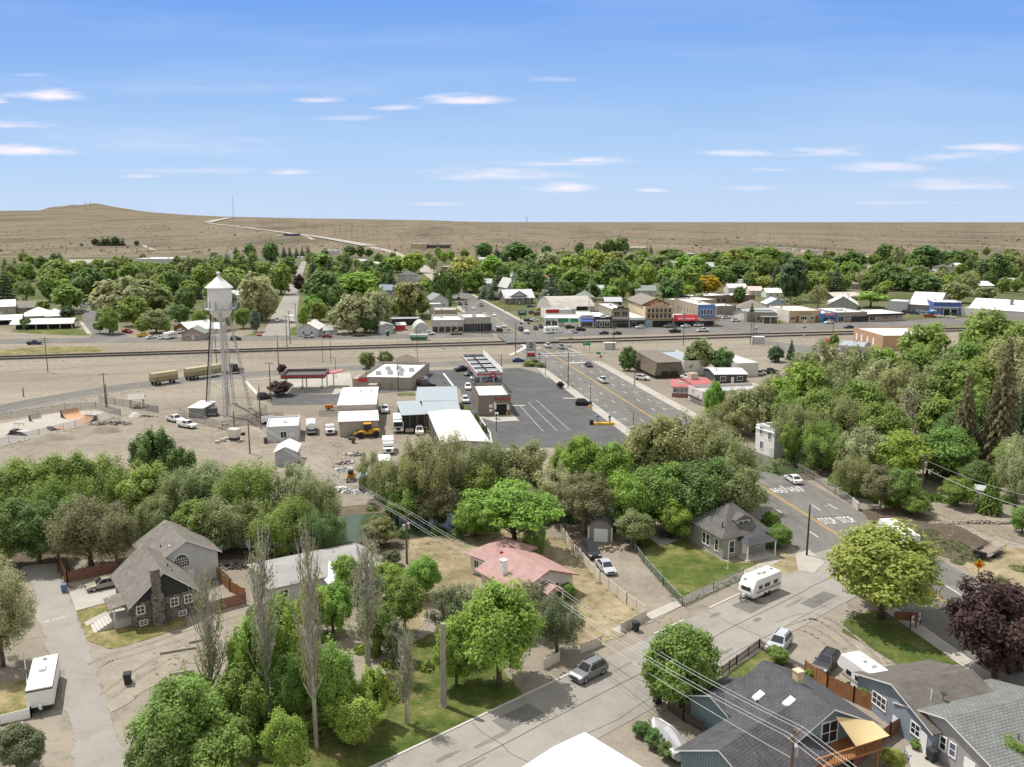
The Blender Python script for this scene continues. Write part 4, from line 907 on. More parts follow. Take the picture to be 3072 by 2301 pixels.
SH_GREEN=qP('pale green shingles',(.205,.217,.205),(.172,.182,.172),(.10,.106,.10),.5,.3,.035,plane='xy',var=.15)
SIDW=qP('white lap siding',(.56,.56,.56),(.53,.53,.53),(.36,.36,.36),30,.2,.02,var=.05)
SIDG=qP('grey lap siding',(.38,.362,.335),(.35,.335,.31),(.2,.19,.175),30,.22,.03,var=.08)
SIDB=qP('blue grey lap siding',(.26,.295,.35),(.24,.275,.33),(.15,.17,.2),30,.25,.02,var=.06)
SIDT=qP('teal grey board siding',(.205,.275,.29),(.19,.26,.275),(.11,.15,.16),.3,30,.03,var=.06)
PINKR=qP('weathered pink metal roofing',(.40,.255,.235),(.37,.235,.215),(.29,.17,.155),.42,30,.03,plane='xy',var=.16)
BRICK=qP('brown brick',(.23,.165,.125),(.19,.135,.105),(.27,.24,.2),.5,.16,.02,var=.2)
BRICKT=qP('tan brick',(.27,.215,.165),(.235,.185,.145),(.22,.19,.16),.6,.2,.02,var=.15)
BRICKR=qP('red brick',(.26,.105,.07),(.22,.09,.06),(.27,.22,.18),.5,.16,.02,var=.2)
STONEB=qP('grey brown stone blocks',(.33,.285,.23),(.27,.232,.19),(.14,.12,.1),.9,.4,.03,var=.25)
THATCH=qP('brown shake mansard',(.20,.165,.125),(.155,.128,.098),(.09,.075,.057),.3,.3,.03,var=.3)
TAN=cm('tan stucco',(.46,.36,.235));CREAM=cm('cream stucco',(.55,.45,.29));BEIGE=cm('beige metal siding',(.36,.325,.27),scale=.4);STUC=cm('tan grey stucco',(.33,.29,.24));TAUPE=cm('taupe stucco',(.26,.225,.185))
GREYW=cm('grey metal siding',(.34,.34,.34));BLUEW=cm('blue painted facade',(.12,.22,.46));BLUE2=cm('royal blue siding',(.075,.12,.33));BLACKW=cm('black facade',(.035,.036,.04));CHAR=cm('charcoal siding',(.075,.078,.085));WARMW=cm('warm white stucco',(.62,.585,.53));PINKW=cm('pinkish white stucco',(.60,.53,.51))
ROOFB=cm('pale blue metal roof',(.30,.345,.375),rough=.7,var=.06,scale=.3);ROOFG=cm('grey metal roof',(.40,.41,.42),rough=.5);ROOFBR=cm('brown grey roof',(.20,.18,.15),scale=.5);ROOFDK=cm('dark roof',(.10,.095,.09));REDR=cm('red metal roof',(.40,.13,.13),scale=.4);ROOFGG=cm('grey green roof',(.21,.235,.22));ROOFTAR=cm('stained tar roof',(.40,.36,.33),var=.25,scale=.25);AWB=cm('blue awning cloth',(.07,.12,.42));AWR=cm('red awning cloth',(.42,.035,.05));SAIL=cm('tan shade sail',(.56,.42,.22),var=.08)
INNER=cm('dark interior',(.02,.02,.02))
fr=qr((437,1646),(487,1715),6.6,3.9,1.5,.2)
e=qB('stone_house','black stone house with grey brown roof, arched window addition and stone chimney','house',fr,3.3,'gable',stone_mat(),SH_GREY,3.3,.5,trim=WHITE);qL(e,'stone house')
g=MB();S=fr.D;g.ext([(.0,3.32),(S,3.32),(S/2,6.58)],fr.L+.004,fr.L+.06,'x');g.build('gable_siding',cm('black gable siding',(.04,.04,.043)),e)
c=MB();c.box(fr.L+.06,2.2,-.1,fr.L+.95,3.6,4.2);c.box(fr.L+.062,2.35,4.2,fr.L+.8,3.4,7.4);c.build('chimney',stone_mat(),e)
for s,z in((.95,2.3),(5.0,2.3),(6.7,2.3)):qW(e,fr,'r',s,z,.8,.95,near=True)
for s in(1.2,5.9):qW(e,fr,'r',s,.55,.8,.5,near=True)
po=MB();px0=fr.L-4.6
po.box(px0,-2.0,.0,px0+3.4,-.01,1.1);po.build('porch',CONC,e)
sp_=MB()
for k in range(6):sp_.box(px0+.4,-2.0-.38*(k+1),0,px0+3.0,-2.0-.38*k-.002,1.1-.18*(k+1)+.08)
sp_.build('steps',CONC,e)
for x in(px0+.1,px0+3.2):
 q=MB();q.cyl(x,-1.85,1.1,3.0,.09,n=8);q.build('porch_post',WHITE,e)
q=MB();q.ext([(-2.45,2.72),(-.5,3.05),(-.5,3.17),(-2.45,2.84)],px0-.3,px0+3.7,'x');q.build('porch_roof',SH_GREY,e)
door(e,fr,'f',px0+1.6,m=OFFW,near=True,z0=1.12);rf_=roofpart(e)
vent(e,fr.L-3,S*.72,4.9,.6);vent(e,fr.L-4.5,S*.7,5.1,.7)
fa=qr((509,1576),(554,1620),6.5,4.3,2.0,.2)
a_=qB('addition',None,None,fa,4.0,'gable',SIDW,SH_GREY,2.5,.5,trim=WHITE);a_.parent=e;del_loc=a_.location.copy()
a_.location=Matrix.Rotation(-fr.a,4,'Z')@(del_loc-fr.o);a_.rotation_euler=(0,0,fa.a-fr.a)
w_=MB();sc_=fa.D*.42;n=12
arc=[(sc_-1.0+2.0*k/n,3.55+1.0*math.sqrt(max(0,1-(2*k/n-1)**2)))for k in range(n+1)]
w_.ext([(sc_+1.14,2.66),(sc_-1.14,2.66)]+[(sc_+(x-sc_)*1.14,3.55+(z-3.55)*1.14)for x,z in arc],fa.L+.004,fa.L+.05,'x');wo=w_.build('window',WHITE,a_)
w_=MB();w_.ext([(sc_+1.0,2.8),(sc_-1.0,2.8)]+arc,fa.L+.051,fa.L+.06,'x');w_.build('pane',GLASS,a_)
w_=MB()
for k in range(1,6):x=sc_-1+k*.333;w_.box(fa.L+.0605,x-.025,2.8,fa.L+.075,x+.025,4.3)
for z in(3.2,3.55,3.95):w_.box(fa.L+.076,sc_-.98,z-.025,fa.L+.085,sc_+.98,z+.025)
w_.build('muntins',WHITE,a_)
door(a_,fa,'r',fa.D*.55,m=WHITE,near=False);vent(a_,fa.L-1.6,fa.D*.3,5.2,.5,.16,WHITE);vent(a_,fa.L-3,fa.D*.2,4.9,.6)
fr=qF((747,1690),(1060,1627),3.0,9.3)
e=qB('mobile_home','long white single storey home with pale low roof behind the bare poplars','house',fr,2.7,'gable',SIDW,cm('pale grey roof',(.29,.285,.275),scale=.5),.9,.3,trim=WHITE);qL(e,'long white home')
for s in(2,5,9.5,13):qW(e,fr,'f',s,1.6,1.3,1.0,near=True)
g=MB();g.ext([(7.5,2.5),(11.5,2.5),(9.5,3.5)],-2.2,3.4,'y');g.build('entry_gable',WHITE,e)
g=MB();g.box(7.7,-2.0,0,11.3,-.01,2.49);o=g.build('entry_wall',SIDW,e);door(e,Fr(fr.o,fr.a,fr.L,fr.D),'l',4,m=OFFW,near=True)
vent(e,4,5,3.3,.35,.14);vent(e,11,5.5,3.2,.6,.06)
fr=qr((1528,1652),(1635,1707),4.5,4.6,.3,.3)
e=qB('pink_roof_house','white house with weathered pink metal roof and white chimney','house',fr,2.8,'gable',WARMW,PINKR,1.75,.7,trim=cm('dull red trim',(.25,.09,.08)));qL(e,'pink roofed house')
qW(e,fr,'r',2.2,1.6,1.2,1.2,near=True);qW(e,fr,'r',6.2,1.6,1.0,1.2,near=True);door(e,fr,'r',4.2,near=True,m=BROWNW)
for s in(2.5,5.5):qW(e,fr,'f',s,1.6,1.3,1.1,near=True)
qc(e,fr.L-4.6,.9,2.9,5.2,WHITE,.75)
f2=qf((1412,1716),(1492,1746),7.5)
b2=qB('wing',None,None,f2,2.75,'hip',WARMW,PINKR,1.6,.7,trim=cm('dull red trim',(.25,.09,.08)));b2.parent=e;l=b2.location.copy();b2.location=Matrix.Rotation(-fr.a,4,'Z')@(l-fr.o);b2.rotation_euler=(0,0,f2.a-fr.a)
qW(b2,f2,'f',1.2,1.55,.8,1.1);qW(b2,f2,'f',3.4,1.55,1.5,1.1)
q=MB();q.ext([(2.7,2.45),(5.6,2.45),(4.15,3.2)],fr.L+.1,fr.L+2.6,'x');q.build('porch_roof',PINKR,e)
for y in(2.85,5.45):q=MB();q.cyl(fr.L+2.4,y,0,2.44,.07,n=6);q.build('porch_post',WHITE,e)
B_=G(2167,1677);D_=(G(2278,1645)-B_).length
fr=qf((2079,1626),(2167,1677),D_)
e=qB('grey_house','grey lap sided house with steep pyramid roof, dormer and white post porch','house',fr,3.35,'hip',SIDG,SH_MID,3.9,.55,trim=cm('grey trim',(.3,.3,.3)));qL(e,'grey pyramid roofed house')
qW(e,fr,'f',fr.L*.38,1.75,.75,1.7,near=True,bars=0);qW(e,fr,'f',fr.L*.38+1.0,1.75,.75,1.7,near=True,bars=0);qW(e,fr,'f',fr.L*.8,1.75,.8,1.8,near=True,bars=0)
qW(e,fr,'r',D_*.2,1.7,.9,1.8,near=True,bars=0);qW(e,fr,'r',D_*.8,1.6,.9,.9,near=True);door(e,fr,'r',D_*.5,m=WHITE,near=True)
L=fr.L;y0,y1=D_*.36,D_*.72
q=MB();q.box(L-2.9,y0,3.4,L-1.0,y1,5.35);dm=q.build('dormer',SIDG,e)
q=MB();q.ext([(y0-.25,5.36),(y1+.25,5.36),((y0+y1)/2,6.15)],L-3.6,L-.75,'x');q.build('dormer_roof',SH_MID,dm)
q=MB();q.box(L-.999,y0+.35,4.2,L-.94,y1-.35,5.2);q.build('window',WHITE,dm);q=MB();q.box(L-.939,y0+.5,4.3,L-.93,(y0+y1)/2-.06,5.1);q.box(L-.939,(y0+y1)/2+.06,4.3,L-.93,y1-.5,5.1);q.build('pane',GLASS,dm)
p0,p1=D_*.34,D_*.98
q=MB();q.loft([[(L+.02,p0-.3,2.75),(L+2.6,p0-.3,2.6),(L+2.6,p1+.3,2.6),(L+.02,p1+.3,2.75)],[(L+.02,p0+.9,3.5),(L+1.2,p0+.9,3.4),(L+1.2,p1-.9,3.4),(L+.02,p1-.9,3.5)]]);q.build('porch_roof',SH_DARK,e)
for y in(p0,p1):q=MB();q.box(L+2.3,y-.07,.2,L+2.44,y+.07,2.62);q.build('porch_post',WHITE,e)
q=MB();q.box(L+.06,p0-.2,0,L+2.6,p1+.2,.2);q.build('porch',CONC,e)
fw=qf((2044,1605),(2079,1626),D_*.72)
b2=qB('wing',None,None,fw,2.75,'hip',SIDG,SH_MID,1.5,.5,trim=cm('grey trim',(.3,.3,.3)));b2.parent=e;l=b2.location.copy();b2.location=Matrix.Rotation(-fr.a,4,'Z')@(l-fr.o);b2.rotation_euler=(0,0,fw.a-fr.a)
qW(b2,fw,'f',fw.L*.6,1.9,1.1,.7);qc(e,.4,D_*.35,3.9,5.0,cm('grey chimney',(.3,.28,.26)),.6);vent(e,fr.L*.85,.6,3.5,1.8,.09);vent(e,fr.L*.45,D_*.4,5.8,.35,.12);vent(e,fr.L*.58,D_*.4,6.0,.35,.12)
t=qH('flagpole','slender white flagpole on the green lawn of the grey house','flagpole',G(2183,1709));q=MB();q.cyl(0,0,0,.25,.16,n=8);q.build('base',CONC,t);q=MB();q.cyl(0,0,.25,zat(2183,1709,1630),.05,.035,8);q.build('pole',WHITE,t)
fr=qr((2305,1993),(2510,2136),6.2,5.6,.2,-.7)
e=qB('blue_house','large house with charcoal shingle roof, skylights and teal gable wing','house',fr,3.3,'gable',SIDT,SH_DARK,2.9,.5,trim=WHITE);qL(e,'charcoal roofed house');rp=roofpart(e)
def qo(x,y,fr,h,rise):return h+rise*(1-abs(y-fr.D/2)/(fr.D/2))+.18
for x,y in((fr.L*.3,fr.D*.22),(fr.L*.62,fr.D*.33)):
 z=qo(x,y,fr,3.3,2.9);k=2.9/(fr.D/2);q=MB();q.loft([[(x-.4,y-.5,z-.5*k-.05),(x+.4,y-.5,z-.5*k-.05),(x+.4,y+.5,z+.5*k-.05),(x-.4,y+.5,z+.5*k-.05)],[(x-.38,y-.48,z-.5*k+.14),(x+.38,y-.48,z-.5*k+.14),(x+.38,y+.48,z+.5*k+.14),(x-.38,y+.48,z+.5*k+.14)]]);q.build('skylight',cm('skylight dome',(.62,.64,.64),rough=.3),rp)
qc(e,fr.L*.42,fr.D*.56,5.3,7.1,CREAM,.75,parent=rp)
q=MB();q.box(fr.L+.01,fr.D*.15,2.5,fr.L+2.6,fr.D*.85,2.7);dk=q.build('balcony',cm('orange stained deck',(.30,.135,.055)),e)
for y in(fr.D*.18,fr.D*.82):q=MB();q.box(fr.L+2.3,y-.09,0,fr.L+2.48,y+.09,2.5);q.build('post',cm('orange stained deck',(.30,.135,.055)),dk)
q=MB()
for k in range(26):y=fr.D*(.16+.68*k/25);q.box(fr.L+2.46,y-.03,2.7,fr.L+2.52,y+.03,3.55)
q.box(fr.L+2.42,fr.D*.15,3.55,fr.L+2.56,fr.D*.85,3.63)
for k in range(10):
 for y in(fr.D*.155,fr.D*.845):x=fr.L+.2+k*.22;q.box(x,y-.03,2.7,x+.05,y+.03,3.55)
q.build('railing',cm('orange stained deck',(.30,.135,.055)),dk)
qW(e,fr,'r',fr.D*.5,3.8,1.8,2.0,near=True);qW(e,fr,'r',fr.D*.3,1.2,1.2,1.6,near=True);door(e,fr,'r',fr.D*.62,near=True)
sl=MB();nn=8
for i in range(nn):
 for j in range(nn):
  def sp(a,b):
   c00,c10,c01,c11=Vector((fr.L+.6,fr.D*.5,5.7)),Vector((fr.L+2.7,fr.D*.55,3.8)),Vector((fr.L+.6,fr.D*.93,4.0)),Vector((fr.L+3.0,fr.D*.88,4.1));p=c00.lerp(c10,a).lerp(c01.lerp(c11,a),b);p.z-=.9*a*(1-a)*4*b*(1-b)*.6;return p
  sl.poly([sp(i/nn,j/nn),sp((i+1)/nn,j/nn),sp((i+1)/nn,(j+1)/nn),sp(i/nn,(j+1)/nn)])
so=sl.build('shade_sail',SAIL,None,fr.o,fr.a);tag(so,'tan cloth shade sail stretched over the orange wooden balcony','shade sail')
fw=qr((2358,2122),(2172,2239),5.4,4.3,.0,.3)
b2=qB('wing',None,None,fw,3.0,'gable',SIDT,SH_DARK,2.25,.5,trim=WHITE);b2.parent=e;l=b2.location.copy();b2.location=Matrix.Rotation(-fr.a,4,'Z')@(l-fr.o);b2.rotation_euler=(0,0,fw.a-fr.a)
f3=qr((2160,2072),(2235,2035),4.0,2.6,1.2,0)
b3=qB('side_wing',None,None,f3,2.7,'gable',SIDT,SH_DARK,1.2,.4,trim=WHITE);b3.parent=e;l=b3.location.copy();b3.location=Matrix.Rotation(-fr.a,4,'Z')@(l-fr.o);b3.rotation_euler=(0,0,f3.a-fr.a)
vent(e,3,2,4.2,.5);qW(b2,fw,'r',4.0,1.6,1.2,1.2)
fr=qr((2690,2052),(2902,2016),4.7,5.4,.2,.3)
e=qB('pale_blue_house','pale blue house with taupe shingle roof beside the parked white trailer','house',fr,2.9,'gable',SIDB,SH_TAUPE,1.75,.45,trim=WHITE);qL(e,'pale blue house')
qW(e,fr,'l',fr.D*.68,1.75,1.9,1.2,near=True,bars=2);qW(e,fr,'l',fr.D*.2,1.75,1.1,1.1,near=True);qW(e,fr,'f',2.2,1.7,1.1,1.2,near=True);door(e,fr,'l',fr.D*.1,near=True,m=WHITE)
vent(e,fr.L*.25,fr.D*.28,3.9,1.2,.05,WHITE);q=MB();q.cyl(fr.L*.38,fr.D*.25,3.9,4.5,.03,n=6);q.lathe([(.02,4.5),(.3,4.62),(.32,4.66)],10,x=fr.L*.38,y=fr.D*.25);q.build('satellite_dish',DARK,e)
sign(e,fr,'l',fr.D*.45,1.1,.7,.8,WHITE,None,None);
fr=qr((2852,2156),(3085,2098),4.6,5.8,.2,2)
e=qB('green_roof_house','grey house with pale green shingle roof and a row of white framed windows','house',fr,2.9,'gable',cm('pale grey siding wall',(.32,.32,.325)),SH_GREEN,1.75,.5,trim=WHITE);qL(e,'pale green roofed house')
for k in range(4):qW(e,fr,'l',fr.D*(.72-.095*k),1.9,.62,1.25,near=True,bars=0,gm=cm('curtained window',(.12,.13,.2),rough=.2)if k in(0,3)else GLASS)
door(e,fr,'l',fr.D*.27,m=WHITE,near=True,w_=1.2);qW(e,fr,'l',fr.D*.1,1.6,.8,1.0,near=True);vent(e,4.5,2.2,3.6,.7,.05)
q=MB();q.box(-1.6,fr.D*.15,0,-.01,fr.D*.38,.35);q.build('step',CONC,e)
fr=qF((1586,2299),(1755,2204),3.8,10.5)
e=qB('garage','garage with plain white roof cut off by the bottom edge','garage',fr,3.5,'gable',OFFW,ROOFW,.25,.5,axis='y');qL(e,'white roofed garage')
qW(e,fr,'b',3,1.8,1.2,1.0,near=True)
fr=qf((1762,1624),(1836,1628),8.5)
e=qB('shed_garage','old grey garage with curved dark roof and white overhead door','garage',fr,2.5,'arch',cm('weathered grey boards',(.26,.245,.22)),cm('patched black tarpaper',(.10,.10,.10),var=.3,scale=.8),1.2,axis='y');qL(e,'curved roof garage')
q=MB();q.box(fr.L*.26,-.06,.05,fr.L*.82,-.004,2.2);q.build('garage_door',WHITE,e)
for s in(fr.L*.02,fr.L*.96):q=MB();q.box(s,-.08,0,s+.2,-.003,2.5);q.build('corner_board',WHITE,e)
h_=4.8;D_=abs(G(1019,1232,h_).y-G(1019,1264,h_).y)
fr=qf((1019,1311),(1135,1306),D_)
e=qB('metal_shed','beige metal shed with white roof beside the yellow loader','shed',fr,zat(1019,1311,1266),'gable',BEIGE,ROOFW,.5,.25);qL(e,'beige loader shed')
fr=qt((1014,1214),(1127,1211),5.4,1162)
e=qB('metal_shed','white roofed metal shed behind the beige loader shed','shed',fr,5.2,'gable',BEIGE,ROOFW,.45,.25);qL(e,'white roofed metal shed');vent(e,fr.L*.55,fr.D*.55,5.6,1.0,.1);vent(e,fr.L*.85,fr.D*.6,5.6,.8,.1)
qW(e,fr,'r',6,2.0,1.2,1.0)
fr=qt((1249,1202),(1371,1200),4.0,1166)
e=qB('metal_shed','metal shed with pale blue roof nearest the dark asphalt lot','shed',fr,3.8,'shed',cm('olive tan siding',(.25,.235,.18)),ROOFB,.5,.25);row(e,fr,'f',3,1.8,1.1,.8)
fr=qt((1207,1244),(1272,1241),4.6,1208)
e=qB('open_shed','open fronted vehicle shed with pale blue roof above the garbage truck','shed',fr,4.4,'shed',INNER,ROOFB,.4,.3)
for k in range(4):q=MB();q.box(fr.L*k/3-.1,-.25,0,fr.L*k/3+.1,-.01,4.3);q.build('post',WOODP,e)
fr=qt((1273,1240),(1380,1237),4.4,1209)
e=qB('open_shed','long open shed with pale blue roof left of the car wash','shed',fr,4.2,'shed',cm('weathered board wall',(.22,.17,.125)),ROOFB,.4,.3)
for k in range(6):q=MB();q.box(fr.L*k/5-.1,-.25,0,fr.L*k/5+.1,-.01,4.1);q.build('post',WOODP,e)
a=G(1286,1236,5);d=(a-G(1312,1296,5)).normalized();L_=(G(1394,1247,5)-a).length;x_=Vector((d.y,-d.x,0));a=a-d*30;a.z=0;fr=Fr(a,math.atan2(x_.y,x_.x),L_,30)
e=qB('metal_shed','big shed with wide white roof partly hidden by willows','shed',fr,4.8,'gable',GREYW,ROOFW,.5,.25,axis='y');qL(e,'wide white roofed shed')
for k in range(8):q=MB();q.box(-.25,fr.D*k/7.2,0,-.01,fr.D*k/7.2+.2,4.7);q.build('post',WOODP,e)
D_=abs(G(801,1258,3.5).y-G(801,1290,3.5).y)
fr=qf((801,1327),(898,1322),D_)
e=qB('office_building','small white flat roofed office block in the dirt yard','building',fr,3.3,'flat',cm('white painted block',(.50,.51,.53)),ROOFW,par=.35);qL(e,'small white yard office')
qW(e,fr,'f',fr.L*.52,1.6,1.3,1.4);qW(e,fr,'f',fr.L*.78,1.5,.8,.5,gm=OFFW);qR(e,fr.L*.55,fr.D*.5,3.31,1.0,.5,WHITE);door(e,fr,'r',fr.D*.5)
fr=qt((824,1356),(889,1354),3.0,1332)
e=qB('storage_shed','small grey shed with white gable roof at the edge of the willows','shed',fr,2.9,'gable',cm('pale grey siding',(.40,.41,.43)),ROOFW,1.1,.3,axis='y');door(e,fr,'r',2,m=BROWNW)
hcw=zat(1435,1248,1188);fr=qf((1435,1248),(1533,1245),18.5)
e=qB('car_wash','brown brick car wash with flat white roof and a red Entrance sign','car wash',fr,hcw-.9,'flat',BRICKT,cm('grey white roof membrane',(.60,.62,.63)),par=.9,trim=DARK);qL(e,'brick car wash')
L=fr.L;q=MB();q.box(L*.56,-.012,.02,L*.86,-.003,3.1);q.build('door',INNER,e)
q=MB();q.ext([(-1.0,3.15),(-.01,3.6),(-.01,3.7),(-1.0,3.25)],L*.54,L*.89,'x');q.build('awning',cm('grey brown awning',(.17,.15,.13)),e)
text('Entrance',1.25,RED,e,(L*.72,-.07,4.45),(math.pi/2,0,0),'lettering',width=L*.42,extrude=.05)
for s,z,w2,h2 in((L*.51,2.6,.7,1.9),(L*.91,2.2,.6,1.3),(L*.38,2.6,.9,.8),(L*.38,1.4,.8,.8)):sign(e,fr,'f',s,z,w2,h2,WHITE)
for x in(L*.85,L*.56):q=MB();q.cyl(x,-1.2,0,1.1,.12,n=8);q.build('bollard',YEL,e)
for x in(.3,.42,.6):vent(e,L*x,fr.D*.4,hcw-.9,.6,.12,WHITE)
t=qH('pay_station','white pay kiosk outside the brick car wash','kiosk',G(1490,1258));q=MB();q.box(-.4,-.4,0,.4,.4,1.7);q.build('cabinet',WHITE,t);q=MB();q.box(-.3,-.415,.9,.3,-.401,1.4);q.build('screen',DARK,t)
fr=qf((1078,1167),(1233,1170),29);hs=zat(1078,1167,1131)
e=qB('fuel_store','tan flat roofed fuel station store with white roof and gabled front','shop',fr,hs-.8,'flat',STUC,cm('bright store roof',(.70,.70,.70)),par=.8,trim=cm('brown parapet',(.20,.16,.125)));qL(e,'tan fuel store')
q=MB();q.ext([(L*0+fr.L*.28,hs),(fr.L*.78,hs),(fr.L*.78,hs+1.2),(fr.L*.53,hs+2.8),(fr.L*.28,hs+1.2)],fr.D-.4,fr.D-.02,'y');q.build('gable_front',STUC,e)
q=MB();q.box(-2.4,1,0,-.01,8,3.0);q.build('annex',STUC,e);q=MB();q.box(-.3,-.3,hs-1.4,2.4,-.01,hs-.4);q.build('sign',RED,e)
for x,y in((.3,.6),(.45,.35),(.5,.65),(.62,.5),(.68,.3),(.8,.55),(.24,.3)):qR(e,fr.L*x,fr.D*y,hs-.8,1.5,1.1,STEEL)
for s in(fr.L*.4,fr.L*.62):door(e,fr,'f',s,m=TAUPE)
q=MB();q.box(fr.L*.22,-3.2,0,fr.L*.38,-.05,2.0);q.build('bin_enclosure',BEIGE,e)
def canopy(name,label,fr,z0,z1,cols,band,deck):
 e=qH(name,label,'fuel canopy',fr.o,fr.a);qL(e,name.replace('_',' '));L,D=fr.L,fr.D;q=MB();t=.25
 q.box(0,0,z0,L,D,z0+.25);q.build('soffit',WHITE,e)
 q=MB();q.box(-.02,-.02,z0+.001,L+.02,t,z1);q.box(-.02,D-t,z0+.001,L+.02,D+.02,z1);q.box(-.02,t,z0+.001,t,D-t,z1);q.box(L-t,t,z0+.001,L+.02,D-t,z1);q.build('fascia',band[0],e)
 q=MB();zz=z0+(z1-z0)*.45
 q.box(-.05,-.05,zz,L+.05,-.021,zz+(z1-z0)*.3);q.box(-.05,D+.021,zz,L+.05,D+.05,zz+(z1-z0)*.3);q.box(-.05,-.02,zz,-.021,D+.02,zz+(z1-z0)*.3);q.box(L+.021,-.02,zz,L+.05,D+.02,zz+(z1-z0)*.3);q.build('stripe',band[1],e)
 q=MB();q.box(t,t,z0+.252,L-t,D-t,z0+.4);q.build('roof_deck',deck,e)
 for x,y in cols:q=MB();q.box(x-.2,y-.2,0,x+.2,y+.2,z0);q.build('column',WHITE,e)
 return e
h0=zat(845,1180,1137);fr=qf((845,1180),(975,1178),10.5)
e=canopy('left_fuel_canopy','low fuel canopy with red stripe and dark top beside the dark leaved trees',fr,h0,h0+1.2,((fr.L*.1,1),(fr.L*.48,1.0),(fr.L*.93,1.5),(fr.L*.48,8)),(cm('dark fascia',(.13,.11,.1)),RED),ROOFDK)
for k in range(9):q=MB();x=fr.L*(.08+.105*k);q.box(x-.1,fr.D-.5,h0+1.2,x+.1,fr.D-.3,h0+2.0);q.build('roof_post',WHITE,e)
for k in range(2):
 t=qH('fuel_pump',['fuel pump under the low left canopy, nearer the middle','fuel pump under the right end of the low canopy'][k],'fuel pump',fr.o+Matrix.Rotation(fr.a,4,'Z')@Vector((fr.L*(.48,.93)[k],.3,0)),fr.a);q=MB();q.box(-.45,-.3,0,.45,.3,2.0);q.build('cabinet',STEEL,t);q=MB();q.box(-.3,-.32,1.1,.3,-.301,1.6);q.build('screen',DARK,t)
t=qH('pump_shelter','small red sloped shelter at the right end of the low fuel canopy','shelter',G(985,1160),fr.a);q=MB();q.ext([(-1.5,3.8),(4.5,4.9),(4.5,5.15),(-1.5,4.05)],-2,3,'y');q.build('roof',cm('faded red roof',(.42,.16,.16)),t)
for x in(-.5,1.5):q=MB();q.box(x,0,0,x+.3,.3,4.1 if x<0 else 4.3);q.build('post',STEEL,t)
a=G(1431,1119,5.9);bk=G(1383,1062,5.9);yd=(bk-a).normalized();xd=Vector((yd.y,-yd.x,0));L_=(G(1504,1114,5.9)-a).dot(xd);D_=(bk-a).length;a.z=0
fr=Fr(a,math.atan2(xd.y,xd.x),L_,D_)
e=canopy('main_fuel_canopy','large red and white fuel canopy with a lattice of beams on top',fr,4.6,5.9,[(fr.L*x,fr.D*y)for x in(.25,.75)for y in(.12,.5,.88)],(cm('canopy silver fascia',(.42,.42,.43)),RED),cm('canopy deck sheet',(.34,.35,.37)))
q=MB()
for k in range(5):y=fr.D*(.08+.21*k);q.box(.3,y-.15,5.3,fr.L-.3,y+.15,5.75)
q.box(fr.L*.48,.4,5.31,fr.L*.52,fr.D-.4,5.7);q.build('roof_beams',DARK,e)
q=MB()
for k in range(14):
 y0,y1=fr.D*k/14,fr.D*(k+1)/14;q.tube((fr.L+.1,y0,5.95),(fr.L+.1,y1,7.0),.07);q.tube((fr.L+.1,y0,7.0),(fr.L+.1,y1,5.95),.07)
for z in(6.0,7.0):q.tube((fr.L+.1,0,z),(fr.L+.1,fr.D,z),.08)
q.build('lattice_truss',WHITE,e)
sh=MB();sh.ext([(fr.L*.55,4.5),(fr.L*.72,4.5),(fr.L*.74,5.2),(fr.L*.7,5.95),(fr.L*.57,5.95),(fr.L*.53,5.2)],-.25,-.06,'y');so=sh.build('shield_sign',cm('sign red',(.45,.03,.03)),e);text('66',.9,WHITE,so,(fr.L*.635,-.27,5.15),(math.pi/2,0,0),'lettering')
for i,(x,y)in enumerate([(x,y)for x in(.25,.75)for y in(.3,.7)]):
 t=qH('fuel_pump','fuel pump under the large red and white canopy','fuel pump',fr.o+Matrix.Rotation(fr.a,4,'Z')@Vector((fr.L*x,fr.D*y,0)),fr.a,'pumps under the large canopy');q=MB();q.box(-.45,-.3,0,.45,.3,2.0);q.build('cabinet',STEEL,t);q=MB();q.box(-.3,-.32,1.1,.3,-.301,1.6);q.build('screen',DARK,t)
p=G(1593,1096);hh=zat(1593,1096,1022);t=qH('price_sign','tall silver fuel price sign with the 66 shield above hedges','sign',p,0);W_=3.0
for x in(-W_/2,W_/2):q=MB();q.box(x-.2,-.2,0,x+.2,.2,hh);q.build('post',STEEL,t)
q=MB();q.box(-W_/2+.21,-.25,hh*.64,W_/2-.21,.25,hh);o=q.build('panel',cm('silver sign face',(.40,.41,.44)),t);q=MB();q.ext([(-.55,hh*.72),(.55,hh*.72),(.7,hh*.8),(.5,hh*.9),(-.5,hh*.9),(-.7,hh*.8)],-.31,-.26,'y');q.build('shield',DARK,o);text('66',1.0,WHITE,o,(0,-.325,hh*.81),(math.pi/2,0,0),'lettering')
for z0,z1,m,tx,tm in((.52,.60,WHITE,None,None),(.605,.635,DARK,None,None),(.42,.51,RED,None,None),(.35,.415,DARK,'3.59',WHITE),(.24,.34,cm('cream panel',(.62,.58,.5)),'4.09',RED)):
 q=MB();q.box(-W_/2+.21,-.24,hh*z0,W_/2-.21,.24,hh*z1);o=q.build('panel',m,t)
 if tx:text(tx,hh*(z1-z0)*.7,tm,o,(0,-.255,hh*(z0+z1)/2),(math.pi/2,0,0),'lettering')
